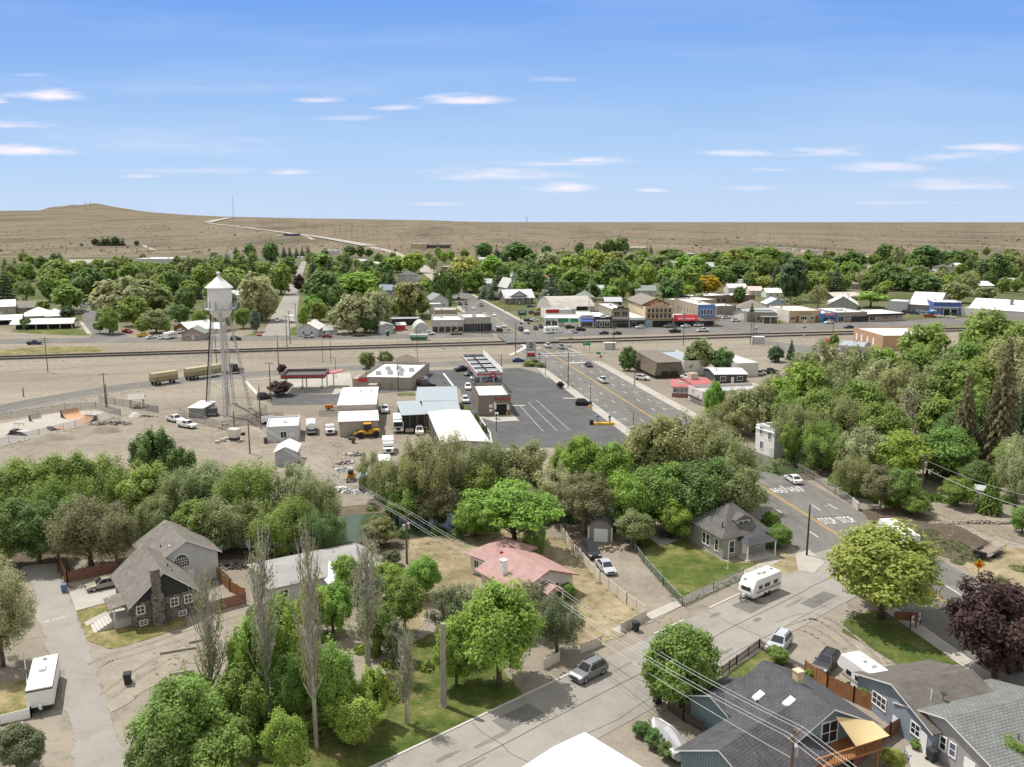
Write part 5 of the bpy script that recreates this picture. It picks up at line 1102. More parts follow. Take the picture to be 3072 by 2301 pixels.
def flat(name,label,cat,A,B,D,vt,wm,par=.5,rm=None,trim=None,short=None):
 fr=qf(A,B,D);h=zat(A[0],A[1],vt);e=qB(name,label,cat,fr,max(2.4,h-par),'flat',wm,rm or ROOFW,par=par,trim=trim)
 if D>=14 and fr.L>8:
  for k in range(2 if fr.L<18 else 4):(qR(e,fr.L*rgr.uniform(.15,.85),fr.D*rgr.uniform(.2,.7),h-par,rgr.uniform(.9,1.8),rgr.uniform(.6,1.1),rgr.choice([STEEL,OFFW,STEEL]))if k%2==0 else vent(e,fr.L*rgr.uniform(.1,.9),fr.D*rgr.uniform(.1,.8),h-par,rgr.uniform(.5,1.2),.12))
 if short:qL(e,short)
 return e,fr,h
rgr=random.Random(8)
def gab(name,label,cat,A,B,D,vt,wm,rm,rise=2.0,axis='x',kind='gable',short=None,ov=.5,wins=2,ww=.9):
 fr=qf(A,B,D);h=zat(A[0],A[1],vt);e=qB(name,label,cat,fr,h,kind,wm,rm,rise,ov,axis)
 if wins:row(e,fr,'f',wins,h*.52,ww,min(1.3,h*.42));door(e,fr,'f',fr.L*.5)
 if short:qL(e,short)
 return e,fr,h
e,fr,h=flat('hardware_store','long pale hardware store with red lettered sign and glazed front','shop',(1295,999),(1393,998),24,960,cm('pale grey stucco',(.42,.40,.37)),1.0,short='hardware store')
row(e,fr,'f',5,1.6,2.1,2.2,.02,.98,fm=cm('brown frame',(.16,.12,.09)),bars=2);o=sign(e,fr,'f',fr.L*.55,h-1.9,fr.L*.5,1.3,cm('pale sign board',(.6,.57,.54)),'ACE Hardware',RED,size=.8)
e,fr,h=flat('garden_store','grey right half of the hardware store with plants behind glass','shop',(1394,998),(1472,996),22,952,cm('tan grey panel',(.36,.34,.305)),1.0,short='grey garden store')
row(e,fr,'f',3,2.2,5.0,3.6,0,1,bars=1,fm=STEEL);qR(e,fr.L*.5,fr.D*.5,h-.99,1.8,1.2)
e,fr,h=flat('brick_block','taller tan block rising behind the hardware store roof','building',(1305,972),(1372,971),16,930,cm('tan block wall',(.30,.255,.205)),.4,rm=ROOFTAR)
e,fr,h=gab('house','white two storey gabled house behind the hardware store','house',(1297,933),(1346,931),14,900,SIDW,ROOFGG,3,'y',short='white two storey house')
e,fr,h=flat('house_extension','flat white extension in front of the two storey white house','house',(1287,940),(1325,939),7,912,SIDW,.2)
e,fr,h=flat('black_building','long low black building left of the hardware store','building',(1170,977),(1263,975),10,957,BLACKW,.3,rm=GREYW)
e,fr,h=gab('shed','whitish sheds with slanting roof beside the black building','shed',(1139,1003),(1180,1001),26,977,cm('dull white boards',(.42,.41,.39)),ROOFG,.8,'y',wins=1,short='slanting white shed')
e,fr,h=gab('booth','tiny white booth with a red front by the black building','booth',(1192,991),(1216,990),5,975,RED,ROOFW,.8,wins=0)
fr=qf((1241,999),(1287,998),14);e=qB('greenhouse','white hooped greenhouse frame beside the hardware store','greenhouse',fr,1.5,'arch',cm('greenhouse plastic',(.5,.5,.48),rough=.4),cm('greenhouse film',(.55,.55,.53),rough=.35),3.0,axis='y')
e,fr,h=gab('cottage','white gabled cottage beside the tracks at the side street','house',(893,1010),(954,1010),14,987,SIDW,cm('white shingles',(.62,.61,.58)),2.6,'y',short='white gabled cottage',ov=.6)
qc(e,fr.L*.5,5,h+2,h+3.6,BRICKR,.7)
e,fr,h=gab('cottage_wing','low white wing to the right of the gabled cottage','house',(956,1006),(1013,1003),8,992,SIDW,cm('pale green grey roof',(.36,.38,.35)),1.4)
e,fr,h=gab('house','brown clapboard house with white roof behind the tan cottage','house',(522,993),(568,998),15,984,cm('orange brown boards',(.30,.14,.075)),ROOFW,2.8,'y',short='brown clapboard house')
e,fr,h=gab('house','tan cottage with grey green roof facing the tracks','house',(545,1021),(613,1020),9,1001,STUC,ROOFGG,2.4,'y',short='tan cottage')
def pavilion(label,A,B,D,vt,rise=1.8):
 fr=qf(A,B,D);h=zat(A[0],A[1],vt);e=qH('picnic_pavilion',label,'pavilion',fr.o,fr.a);qL(e,'white picnic pavilion');k=.6*rise/(D/2)
 q=MB();q.ext([(-.6,h-k),(D/2,h+rise),(D+.6,h-k),(D+.6,h-k+.2),(D/2,h+rise+.2),(-.6,h-k+.2)],-.8,fr.L+.8,'x');q.build('roof',ROOFW,e)
 n=max(3,int(fr.L/4.5))
 for i in range(n+1):
  for y in(.2,D-.2):q=MB();x=fr.L*i/n;q.box(x-.12,y-.12,0,x+.12,y+.12,h-.02);q.build('post',OFFW,e)
 q=MB();q.box(.5,D*.35,0,fr.L-.5,D*.65,1.6);q.build('dark_inset',INNER,e);q=MB()  # dark inset box: shade of the open interior put into its colour
 for x in(.3,fr.L-.3):q.ext([(.3,h-.1),(D-.3,h-.1),(D/2,h+rise-.25)],x-.05,x+.05,'x')
 q.build('gable_end',GREYW,e);return e
pavilion('long open picnic pavilion with white roof behind a green lawn',(36,990),(216,986),10,973)
pavilion('second open pavilion with white roof cut by the left edge',(-70,978),(62,973),9,962)
e,fr,h=gab('hall','hall with white pyramid roof behind the picnic pavilion','hall',(75,966),(160,962),20,950,GREYW,ROOFW,3.5,kind='hip',wins=0)
e,fr,h=gab('hall','smaller white pyramid roof right of the first pyramid roof','hall',(138,964),(200,961),16,950,GREYW,ROOFW,3,kind='hip',wins=0)
e,fr,h=gab('barn','beige barn with white gable roof at the left edge','barn',(-40,948),(48,944),16,922,BEIGE,ROOFW,3,'x',short='beige barn')
e,fr,h=gab('house','long house with dark brown roof beside the beige barn','house',(50,938),(145,933),12,924,STUC,ROOFBR,3,short='dark roofed long house',wins=3)
e,fr,h=gab('bungalow','craftsman bungalow with wide white metal roof and front gable','house',(1517,914),(1600,912),16,893,cm('brown grey boards',(.20,.165,.13)),cm('pale metal roof',(.52,.53,.56)),4.2,wins=4,short='white roofed bungalow',ov=1.0)
q=MB();L=fr.L;q.ext([(L*.22,h+.9),(L*.72,h+.9),(L*.47,h+3.7)],-.6,4.5,'y');dm=q.build('front_gable',SIDW,e);q=MB();q.ext([(L*.17,h+.95),(L*.47,h+3.95),(L*.77,h+.95),(L*.77,h+1.1),(L*.47,h+4.15),(L*.17,h+1.1)],-1.0,4.5,'y');q.build('gable_roof',cm('pale metal roof',(.52,.53,.56)),dm)
for x in(.1,.35,.6,.85):q=MB();q.box(L*x,-1.3,0,L*x+.3,-1.0,h*.9);q.build('porch_post',OFFW,e)
fr=qf((1632,979),(1737,980),18);h=zat(1632,979,953)
e=qB('service_station','white and green service station facing the tracks','shop',fr,h-.6,'flat',cm('station white',(.64,.65,.64)),ROOFW,par=.6);qL(e,'white and green service station')
L=fr.L
sign(e,fr,'f',L*.55,h-1.2,L*.3,1.9,GREEN);sign(e,fr,'f',L*.86,h-1.2,L*.22,1.7,GREEN);text('Sinclair',2.0,DARK,e,(L*.2,-.1,h-1.3),(math.pi/2,0,0),'lettering',width=L*.27)
for s in(.12,.3):qW(e,fr,'f',L*s,1.6,2.4,2.0,bars=1)
q=MB();q.box(L*.43,-.07,.05,L*.58,-.004,3.2);q.build('garage_door',cm('tan door',(.4,.36,.33)),e);q=MB();q.box(L*.62,-.07,.05,L*.72,-.004,2.6);q.build('garage_door',WHITE,e)
e,fr,h=flat('station_annex','white service bay with red fascia behind the service station','shop',(1640,957),(1716,955),12,930,cm('station white',(.64,.65,.64)),.4,rm=ROOFG)
q=MB();q.box(-.5,-.5,h-1.5,6.5,-.01,h+.3);q.build('fascia',RED,e)
fr=qf((1657,946),(1787,943),36);h=zat(1657,946,924);e=qB('arched_hall','wide hall with weathered bowed roof behind the service station','hall',fr,h-1,'arch',cm('white grey stucco',(.46,.45,.43)),ROOFTAR,5.5,axis='x');qL(e,'bowed roof hall')
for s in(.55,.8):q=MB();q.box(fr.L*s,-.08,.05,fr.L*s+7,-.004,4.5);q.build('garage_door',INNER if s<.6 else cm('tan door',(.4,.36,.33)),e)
e,fr,h=flat('shop','white shop with bright blue awning','shop',(1738,983),(1782,983),26,949,WARMW,.5,short='blue awning shop')
q=MB();q.ext([(-1.6,3.1),(-.01,4.3),(-.01,4.45),(-1.6,3.25)],.3,fr.L-.3,'x');q.build('awning',AWB,e);sign(e,fr,'f',fr.L*.5,5.4,fr.L*.8,1.2,cm('pale blue board',(.45,.5,.58)),'COLUMBIA',CHAR);row(e,fr,'f',3,1.5,1.7,2.2)
e,fr,h=flat('shop','charcoal black shop with white framed windows','shop',(1783,984),(1834,984),26,950,BLACKW,.5,short='black shop')
sign(e,fr,'f',fr.L*.5,5.6,2.4,1.3,WHITE,'SHOP',CHAR);sign(e,fr,'f',fr.L*.5,3.6,fr.L*.85,.7,WHITE,'MERCANTILE',CHAR);row(e,fr,'f',2,1.6,2.4,2.0,.03,.42,bars=2);row(e,fr,'f',1,1.6,2.4,2.0,.55,.95)
e,fr,h=flat('brick_building','two storey tan stone building with stepped dark parapet and arched side windows','building',(1835,983),(1887,982),34,927,STONEB,.6,short='stepped stone building')
q=MB();L=fr.L;q.box(.5,-.15,h+.001,L-.5,.2,h+.5);q.box(L*.3,-.15,h+.501,L*.7,.2,h+1.3);q.build('parapet',cm('dark cornice',(.09,.075,.065)),e)
for s in(.2,.36,.66,.82):qW(e,fr,'f',L*s,6.6,1.2,2.2,fm=CREAM,bars=0)
q=MB();q.box(.2,-.3,4.2,L-.2,-.01,4.9);q.build('cornice',cm('pale band',(.45,.46,.46)),e);row(e,fr,'f',4,1.8,2.2,2.9,fm=DARK)
for k in range(5):qW(e,fr,'l',fr.D*(.12+.18*k),5.6,1.5,2.4,fm=WHITE)
e,fr,h=flat('shop','white fronted shop between the stone building and the hotel','shop',(1888,982),(1935,981),26,953,WHITE,.4,short='white fronted shop')
row(e,fr,'f',3,1.7,3.0,2.6,fm=DARK);q=MB();q.box(.2,-1.6,3.3,fr.L-.2,-.01,3.5);q.build('awning',CHAR,e);text('Mirage',.8,DARK,e,(fr.L*.68,-.1,h-1.3),(math.pi/2,0,0))
e,fr,h=flat('hotel','tall tan stepped front hotel with two rows of windows','building',(1936,981),(2017,980),36,921,TAN,.3,rm=ROOFBR,short='tan hotel')
L=fr.L;q=MB();q.box(L*.2,-.12,h+.001,L*.8,.4,h+1.0);q.box(L*.35,-.121,h+1.001,L*.65,.4,h+1.9);q.build('parapet',TAN,e)
for z in(7.9,5.2):q=MB();q.box(-.1,-.3,z-1.7,L+.1,-.01,z-1.35);q.build('cornice',cm('dark tan cornice',(.22,.165,.105)),e);row(e,fr,'f',6,z,1.1,1.7,.04,.96,fm=cm('dark tan frame',(.25,.19,.12)))
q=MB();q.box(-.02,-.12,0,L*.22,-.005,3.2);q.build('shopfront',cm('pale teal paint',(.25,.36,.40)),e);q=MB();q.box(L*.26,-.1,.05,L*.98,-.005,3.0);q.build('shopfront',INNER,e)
for k in range(8):qW(e,fr,'l',fr.D*(.1+.11*k),6.6,.9,1.8)
q=MB();q.ext([(-.8,h+.35),(L/2,h+3.6),(L+.8,h+.35),(L+.8,h+.5),(L/2,h+3.8),(-.8,h+.5)],6,37,'y');q.build('pitched_roof',ROOFBR,e);q=MB();q.ext([(.02,h),(L-.02,h),(L-.02,h+.33),(L/2,h+3.5),(.02,h+.33)],6.5,36,'y');q.build('attic_wall',cm('salmon brick',(.36,.17,.11)),e)
w2=MB();w2.box(-.05,1,0,-.003,fr.D,h-.5);w2.build('side_wall',CREAM,e)
e,fr,h=flat('shop','low shop under a long bright red awning','shop',(2018,980),(2091,979),24,955,STUC,.4,short='red awning shop')
q=MB();q.ext([(-2.2,3.0),(-.01,5.6),(-.01,5.8),(-2.2,3.2)],.1,fr.L-.1,'x');o=q.build('awning',AWR,e);text('MANHATTAN CAFE',.9,WHITE,o,(fr.L*.5,-1.72,3.95),(math.radians(50),0,0));row(e,fr,'f',5,1.5,2.3,2.0,fm=DARK)
e,fr,h=flat('corner_shop','blue fronted two storey corner shop with wooden awning','shop',(2092,979),(2143,978),34,914,cm('tan side wall',(.34,.28,.22)),.4,short='blue fronted corner shop')
L=fr.L;q=MB();q.box(-.02,-.1,3.9,L+.02,-.004,h);q.build('facade',BLUEW,e)
fr2=Fr(fr.o,fr.a,L,fr.D)
for s in(.25,.4,.62,.77):w_=MB();w_.box(L*s-.65,-.17,5.6,L*s+.65,-.101,8.2);wo=w_.build('window',WHITE,e);w_=MB();w_.box(L*s-.5,-.18,5.75,L*s+.5,-.171,8.05);w_.build('pane',GLASS,wo)
q=MB();q.ext([(-3.2,2.9),(-.105,4.6),(-.105,4.8),(-3.2,3.1)],-.4,L+1.5,'x');q.build('awning',cm('grey wood shakes',(.17,.145,.125)),e);row(e,fr,'f',4,1.5,2.0,2.2,fm=DARK)
for k in range(6):qW(e,fr,'l',fr.D*(.15+.13*k),6.4,.8,2.0,fm=STUC)
e,fr,h=flat('stone_building','low dark stone building on the side street behind the blue corner shop','building',(2150,946),(2208,944),14,918,STONEB,.3,short='dark stone building')
e,fr,h=flat('long_building','long flat white roofed building behind the corner shop','building',(2050,928),(2150,922),18,903,STUC,.3);vent(e,fr.L*.3,5,h,2.4,.3)
e,fr,h=flat('brick_row','long brown brick row with white roof below the golden tree','building',(2082,913),(2190,908),18,889,BRICK,.4,short='brown brick row');row(e,fr,'f',5,1.8,2.4,2.2,fm=STUC)
e,fr,h=flat('brick_row','red brick right end of the long white roofed row','building',(2190,908),(2264,906),18,886,BRICKR,.4);row(e,fr,'f',2,1.8,2.0,2.0)
e,fr,h=flat('hall','grey brown hall with flat front and canopy behind the street pine','hall',(2240,966),(2326,967),12,936,cm('grey brown stucco',(.25,.225,.19)),.4,rm=ROOFGG,short='grey brown hall')
q=MB();q.box(fr.L*.45,-5,3.0,fr.L*1.05,-.01,3.3);q.build('canopy',ROOFGG,e)
for x in(.5,.75,1.0):q=MB();q.box(fr.L*x,-4.8,0,fr.L*x+.25,-4.55,2.98);q.build('post',WHITE,e)
qW(e,fr,'f',fr.L*.4,1.8,1.6,2.0)
e,fr,h=gab('hall_annex','white walled annex with low gable beside the side street','hall',(2201,955),(2243,962),20,936,WARMW,ROOFG,2,'y',wins=1)
e,fr,h=gab('house','grey hip roofed house behind the grey brown hall','house',(2212,936),(2300,938),16,925,STUC,ROOFBR,4.5,kind='hip',wins=0,short='grey hip roofed house')
e,fr,h=gab('house','small blue grey house with shiny pale roof','house',(2300,926),(2360,926),12,912,cm('pale blue siding',(.36,.42,.5)),cm('shiny pale roof',(.52,.56,.62),rough=.35),3,'y')
e,fr,h=flat('city_hall','tan city building with white framed windows and lettered front','building',(2366,968),(2461,967),26,932,TAN,.4,rm=cm('cream roof',(.72,.68,.6)),short='tan city building')
L=fr.L;text('CITY OF SHOSHONE',.8,cm('brown letters',(.14,.09,.05)),e,(L*.52,-.06,h-1.5),(math.pi/2,0,0),width=L*.42)
for s,wd in((.12,2.4),(.46,3.2),(.73,1.8)):qW(e,fr,'f',L*s,2.2,wd,1.5,bars=2)
for s in(.22,.83):q=MB();q.box(L*s,-.05,.05,L*s+1.6,-.004,3.4);q.build('door',BROWNW,e)
q=MB();q.box(-.08,-.08,0,-.004,fr.D,h-.05);q.build('side_wall',WARMW,e)
e,fr,h=flat('shop','bright blue painted shop with a red sign panel','shop',(2462,968),(2510,967),24,940,cm('bright blue shopfront',(.06,.19,.45)),.4,short='bright blue shop')
sign(e,fr,'f',fr.L*.55,h-.6,fr.L*.65,1.6,RED,'MUSEUM',WHITE);row(e,fr,'f',2,1.5,2.5,1.9,fm=BLUE)
e,fr,h=flat('shop','long brown flat fronted shop right of the bright blue shop','shop',(2511,967),(2600,965),24,937,TAUPE,.4,short='brown flat fronted shop')
row(e,fr,'f',1,1.7,3.0,2.6,.05,.2);row(e,fr,'f',1,2.6,3.6,1.0,.22,.45,bars=3);row(e,fr,'f',2,1.5,4.6,2.4,.5,.98,fm=DARK)
for x in(.3,.45):qR(e,fr.L*x,fr.D*.4,h-.39,1.8,1.2,OFFW)
fr=qf((2605,965),(2706,962),18);e=qB('office','low pinkish brick office with thick dark eaves and white roof','building',fr,3.6,'slab',cm('pinkish brick',(.37,.29,.25)),ROOFW,ov=1.0);qL(e,'dark eaved office');q=MB();q.box(-1.05,-1.05,3.0,fr.L+1.05,-.98,4.0);q.build('fascia',DARK,e);sign(e,fr,'f',fr.L*.5,2.0,3.4,1.0,DARK,'OFFICE',WHITE);row(e,fr,'f',1,1.9,1.4,1.8,.75,.9);row(e,fr,'f',1,1.6,3,2.2,.02,.2)
e,fr,h=gab('metal_shed','grey metal gable shed with white roof behind the brown shops','shed',(2484,928),(2572,931),24,912,GREYW,ROOFW,4.5,'y',wins=0,short='grey metal gable shed')
e,fr,h=gab('house','tan carport house with pale gable roof above the metal shed','house',(2500,902),(2586,900),12,890,cm('dark brown siding',(.12,.085,.065)),cm('pinkish roof',(.50,.44,.38)),2.2,wins=0,short='tan carport house')
e,fr,h=flat('storage_unit','boxy pale grey shed beside the parked white suv','shed',(2664,934),(2716,937),12,902,cm('pale grey metal',(.46,.47,.49)),.1,short='boxy grey shed')
e,fr,h=gab('warehouse','big pale warehouse with white gable roof behind the blue garage','warehouse',(2727,934),(2815,939),28,912,cm('grey tan siding',(.30,.28,.25)),ROOFW,6,wins=0,short='big white roofed warehouse')
e,fr,h=flat('auto_shop','royal blue auto shop with open bay doors and white trim','shop',(2799,944),(2882,946),18,906,BLUE2,.4,trim=WHITE,short='royal blue auto shop')
L=fr.L;q=MB();q.box(-.02,-.1,h*.58,L+.02,-.004,h*.64);q.build('trim_band',WHITE,e)
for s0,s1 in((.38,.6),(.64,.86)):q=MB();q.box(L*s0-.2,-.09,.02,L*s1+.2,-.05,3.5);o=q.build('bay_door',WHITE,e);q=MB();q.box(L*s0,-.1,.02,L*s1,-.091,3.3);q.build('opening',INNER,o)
qW(e,fr,'f',L*.18,2.4,1.8,1.8)
e,fr,h=gab('warehouse','very long warehouse with white roof at the right edge','warehouse',(2905,946),(3120,960),30,925,WARMW,cm('white blue roof',(.66,.70,.74)),4.5,wins=0,short='very long white warehouse');qc(e,fr.L*.55,8,h+2,h+5.2,cm('grey flue',(.28,.25,.22)),1.4)
e,fr,h=flat('warehouse_annex','low pale annex between the blue garage and long warehouse','shed',(2884,946),(2960,952),16,922,WARMW,.3)
fr=qf((2559,1024),(2646,1052),22);h=zat(2559,1024,982)
e=qB('brick_depot','salmon brick building with arched white windows and white roof','building',fr,h-.4,'flat',cm('salmon brick wall',(.42,.27,.17),var=.12),ROOFW,par=.4);qL(e,'salmon brick building')
for s in(.12,.3,.5,.7):qW(e,fr,'f',fr.L*s,2.6,1.1,2.4,bars=0,gm=WHITE)
e,fr,h=gab('metal_shed','shed with rounded pale blue roof among the trees near the rails','shed',(2520,1058),(2588,1064),10,1037,GREYW,ROOFB,1.2,kind='arch',wins=0)
e,fr,h=gab('shed','small dark red shed with white stripe near the rails','shed',(2479,1040),(2504,1041),4,1022,cm('dark red boards',(.25,.03,.03)),cm('dark red boards',(.25,.03,.03)),.6,wins=0)
A_=G(1968,1136);D_=(G(1922,1102)-A_).length;fr=qf((1968,1136),(2045,1133),max(10,D_));h=zat(1968,1136,1090)
e=qH('restaurant','brown shake sided restaurant with flat dark roof and sloping walls','restaurant',fr.o,fr.a);qL(e,'brown shake restaurant');L,D=fr.L,fr.D;q=MB();q.box(0,0,0,L,D,1.6);q.build('wall',cm('dark brown brick',(.085,.065,.05)),e)
q=MB();q.loft([[(-.9,-.9,1.2),(L+.9,-.9,1.2),(L+.9,D+.9,1.2),(-.9,D+.9,1.2)],[(.3,.3,h),(L-.3,.3,h),(L-.3,D-.3,h+.8),(.3,D-.3,h+.8)]]);q.build('mansard',THATCH,e);q=MB();q.loft([[(.2,.2,h+.01),(L-.2,.2,h+.01),(L-.2,D-.2,h+.81),(.2,D-.2,h+.81)],[(.2,.2,h+.2),(L-.2,.2,h+.2),(L-.2,D-.2,h+1.0),(.2,D-.2,h+1.0)]]);q.build('roof',cm('dark brown roof',(.17,.145,.122)),e)
for s in(.3,.65):q=MB();q.box(L*s-1.2,-1.0,1.0,L*s+1.2,-.2,2.4);q.build('window',INNER,e)
fr=qF((1969,1051),(2026,1049),5.0,24);e=qB('shop','shop with pale blue roof and stepped white parapet behind the restaurant','shop',fr,4.4,'flat',WARMW,ROOFB,par=.6);qL(e,'pale blue roofed shop')
fr=qt((2200,1091),(2276,1088),4.5,1050);e=qB('warehouse','white flat roofed block right of the dark roadside trees','building',fr,4.3,'flat',WARMW,ROOFW,par=.3);qL(e,'white flat roofed block')
fr=qt((2146,1123),(2241,1122),3.0,1103);e=qB('small_house','small charcoal house with pale metal roof and white windows','house',fr,2.9,'gable',CHAR,cm('pale metal roof',(.52,.53,.56)),.8,.4);qL(e,'small charcoal house');qW(e,fr,'f',fr.L*.25,1.6,1.6,1.2);qW(e,fr,'f',fr.L*.78,1.6,1.6,1.2);door(e,fr,'f',fr.L*.55,m=WHITE)
fr=qt((2017,1158),(2076,1160),3.2,1143);e=qB('diner','small diner with red roof and red brick base','restaurant',fr,3.0,'shed',OFFW,REDR,.5,.5);qL(e,'red roofed diner');row(e,fr,'f',4,2.0,1.5,1.2,fm=WHITE);q=MB();q.box(-.05,-.1,0,fr.L+.05,-.003,1.1);q.build('brick_base',BRICKR,e);q=MB();q.box(fr.L*.3,1,3.7,fr.L*.55,1.3,4.5);q.build('roof_sign',WHITE,e)
fr=qt((2080,1152),(2138,1149),3.8,1134);e=qB('diner_annex','taller red roofed annex behind the diner','restaurant',fr,3.6,'gable',OFFW,REDR,.8,.4);qR(e,fr.L*.35,fr.D*.5,4.3,2.2,1.8,cm('tan cooler',(.5,.44,.36)))
fr=qf((2064,1197),(2106,1217),20);h=zat(2064,1197,1156);e=qB('store','tall pinkish white false front store beside the bright green tree','shop',fr,h-.8,'flat',PINKW,ROOFG,par=.8);qL(e,'pinkish false front store');qW(e,fr,'f',fr.L*.35,3.0,.7,1.2);qW(e,fr,'f',fr.L*.7,2.0,.7,1.2);q=MB();q.box(fr.L*.1,-.9,1.4,fr.L,-.01,1.6);q.build('ledge',DARK,e)
fr=qf((2264,1354),(2320,1374),16);h=zat(2264,1354,1272);e=qB('ornate_house','tall weathered white false front building among trees at the bridge','building',fr,h-1,'flat',cm('peeling white paint',(.76,.75,.72),var=.16,scale=2.5),cm('green metal roof',(.16,.23,.2)),par=1.0);qL(e,'weathered white false front building')
for s,z in((.3,5.2),(.75,4.6),(.35,2.0)):qW(e,fr,'f',fr.L*s,z,.8,1.6)
door(e,fr,'f',fr.L*.85);q=MB();q.box(fr.L*.25,-.1,h+.001,fr.L*.75,.2,h+.5)
q.box(0,-.2,h-.9,fr.L,-.01,h-.7);q.build('parapet',WHITE,e)
e,fr,h=gab('white_house','white house partly seen behind dark conifers at the right edge','house',(3036,1312),(3100,1330),9,1262,SIDW,ROOFG,2.5,'y',short='white house at the right edge')
e,fr,h=gab('garden_shed','narrow white shed behind the young pine by the stone row','shed',(2926,1508),(2944,1511),2,1466,WHITE,ROOFG,.4,wins=0)
FARH=[(1222,846,56,'hip',826,SIDW,ROOFDK,3.5,14,'large white hip roofed house with dark roof in the trees','large white hip roofed house'),(1156,886,38,'gable',870,cm('blue grey siding',(.2,.25,.36)),cm('blue grey roof',(.2,.235,.3)),3.2,11,'blue grey house with a small white dormer','blue grey dormer house'),(1097,815,24,'gable',806,SIDW,ROOFW,1,9,'tiny white box house between two dark conifers',None),(1343,818,38,'flat',800,BRICK,ROOFW,0,15,'brown brick block with white roof beside the lime green trees','brown brick block'),(1255,746,45,'flat',731,TAN,ROOFW,0,40,'tan roadside store at the far edge of town','far roadside store'),(1312,745,70,'flat',735,CHAR,ROOFDK,0,40,'long dark blue roadside shed at the far edge of town','far dark blue shed'),(988,764,44,'flat',751,SIDW,ROOFW,0,25,'white roadside building near the conifer row',None),(1085,792,34,'gable',783,SIDW,ROOFG,2,12,'pale house right of the dark conifer in the far trees',None),(1130,801,30,'gable',792,SIDW,ROOFW,2,12,'white roofed house near the far highway bend',None),(870,711,36,'flat',701,cm('slate blue metal',(.08,.10,.16)),ROOFW,0,60,'lone blue shed with white roof out on the plain','lone blue shed'),(833,712,20,'gable',707,GREYW,ROOFW,1,30,'low white shed left of the lone blue shed',None),(1627,866,24,'gable',848,cm('salmon siding',(.42,.2,.16)),cm('salmon roof',(.42,.17,.14)),5,12,'house with steep salmon roof left of the big spruce','salmon roofed house'),(1566,818,34,'flat',806,BRICKR,ROOFW,0,14,'red brick house with white roof behind the church',None),(1750,879,50,'gable',858,STUC,ROOFBR,4,14,'brown gabled house behind the bowed roof hall','brown gabled house'),(1757,908,52,'hip',893,STUC,ROOFGG,4,14,'grey green hip roofed house beside the radio mast','grey green hip house'),(1798,890,26,'gable',868,SIDB,ROOFG,2.5,10,'narrow blue and white house behind the radio mast',None),(1790,936,46,'flat',915,GREYW,ROOFG,0,14,'two storey grey block behind the black shop',None),(1840,925,50,'gable',905,CHAR,ROOFG,2,14,'dark house with shiny grey roof behind the stone building',None),(1938,888,62,'gable',872,SIDW,ROOFGG,3,14,'white house with pale green roof above the hotel','pale green roofed white house'),(1912,758,64,'flat',742,STUC,ROOFW,0,40,'long white roofed shed beside the dark pointed conifer at the plain edge','far long white shed'),(2062,777,62,'flat',761,TAUPE,ROOFG,0,40,'grey roofed long shed at the edge of the plain','far grey shed'),(2122,815,40,'gable',800,STUC,ROOFG,4,14,'grey roofed house behind the golden tree',None),(2190,835,44,'gable',823,cm('orange tan siding',(.4,.24,.15)),ROOFBR,2.5,12,'orange tan house between the dark trees right of the golden tree',None),(2247,856,44,'flat',840,SIDW,ROOFW,0,12,'white boxy house left of the lime green tree','white boxy house'),(2213,880,56,'gable',864,OFFW,cm('pale roof',(.5,.5,.49)),2.5,14,'pale roofed house above the brick row','pale roofed house'),(2268,886,40,'gable',872,OFFW,cm('pinkish roof',(.50,.44,.38)),2.5,12,'pink roofed bungalow above the red brick row end',None),(2322,894,46,'gable',878,OFFW,ROOFW,2.5,12,'white gabled house left of the massive dark fir',None),(2551,867,60,'hip',853,BEIGE,ROOFBR,3,14,'beige ranch house with brown roof in the right side trees','beige ranch house'),(2632,852,54,'gable',840,BEIGE,ROOFG,2,12,'grey roofed ranch house behind the leafy green tree',None),(2634,811,32,'flat',799,OFFW,cm('cream roof',(.72,.68,.6)),0,14,'cream box house below the broken topped tree',None),(2765,828,74,'hip',815,STUC,ROOFDK,5,18,'wide dark hip roofed house at right','wide dark hip roofed house'),(2838,825,44,'hip',804,SIDW,ROOFDK,3.5,14,'white two storey house with dark roof at right','white dark roofed house'),(2876,809,22,'gable',796,SIDW,ROOFW,2,14,'small white gabled house between dark trees at right',None),(2856,864,84,'flat',843,WARMW,ROOFW,0,16,'long white flat roofed storage building at right','white flat storage building'),(2950,876,60,'gable',857,BEIGE,ROOFW,2.5,20,'storage building with white gable roof near the right edge','white gabled storage'),(3035,853,36,'gable',843,OFFW,ROOFG,2,12,'pale house at the right edge below the olive trees',None),(2605,782,32,'gable',773,SIDW,ROOFW,1.5,15,'white trailer house at the edge of the plain',None),(2437,758,46,'flat',751,SIDW,ROOFG,0,20,'long pale trailer at the edge of the plain',None),(458,799,112,'flat',776,SIDW,ROOFW,0,40,'big white flat roofed store behind the left hand trees','big white store'),(1460,868,30,'gable',850,OFFW,ROOFG,3,12,'grey roofed house behind the three blue spruces',None),(640,1000,46,'gable',985,OFFW,ROOFW,2,10,'white garage hidden behind the water tower legs',None),(1185,935,70,'flat',920,GREYW,ROOFG,0,14,'grey building between the big willow and olive tree',None),(1450,790,34,'gable',778,OFFW,ROOFG,2,14,'pale house among lime green trees',None),(700,900,40,'gable',885,OFFW,ROOFG,2.5,12,'pale house behind the water tower tank',None),(2020,800,40,'gable',788,OFFW,ROOFG,2.5,14,'pale mobile home row among the far trees',None)]
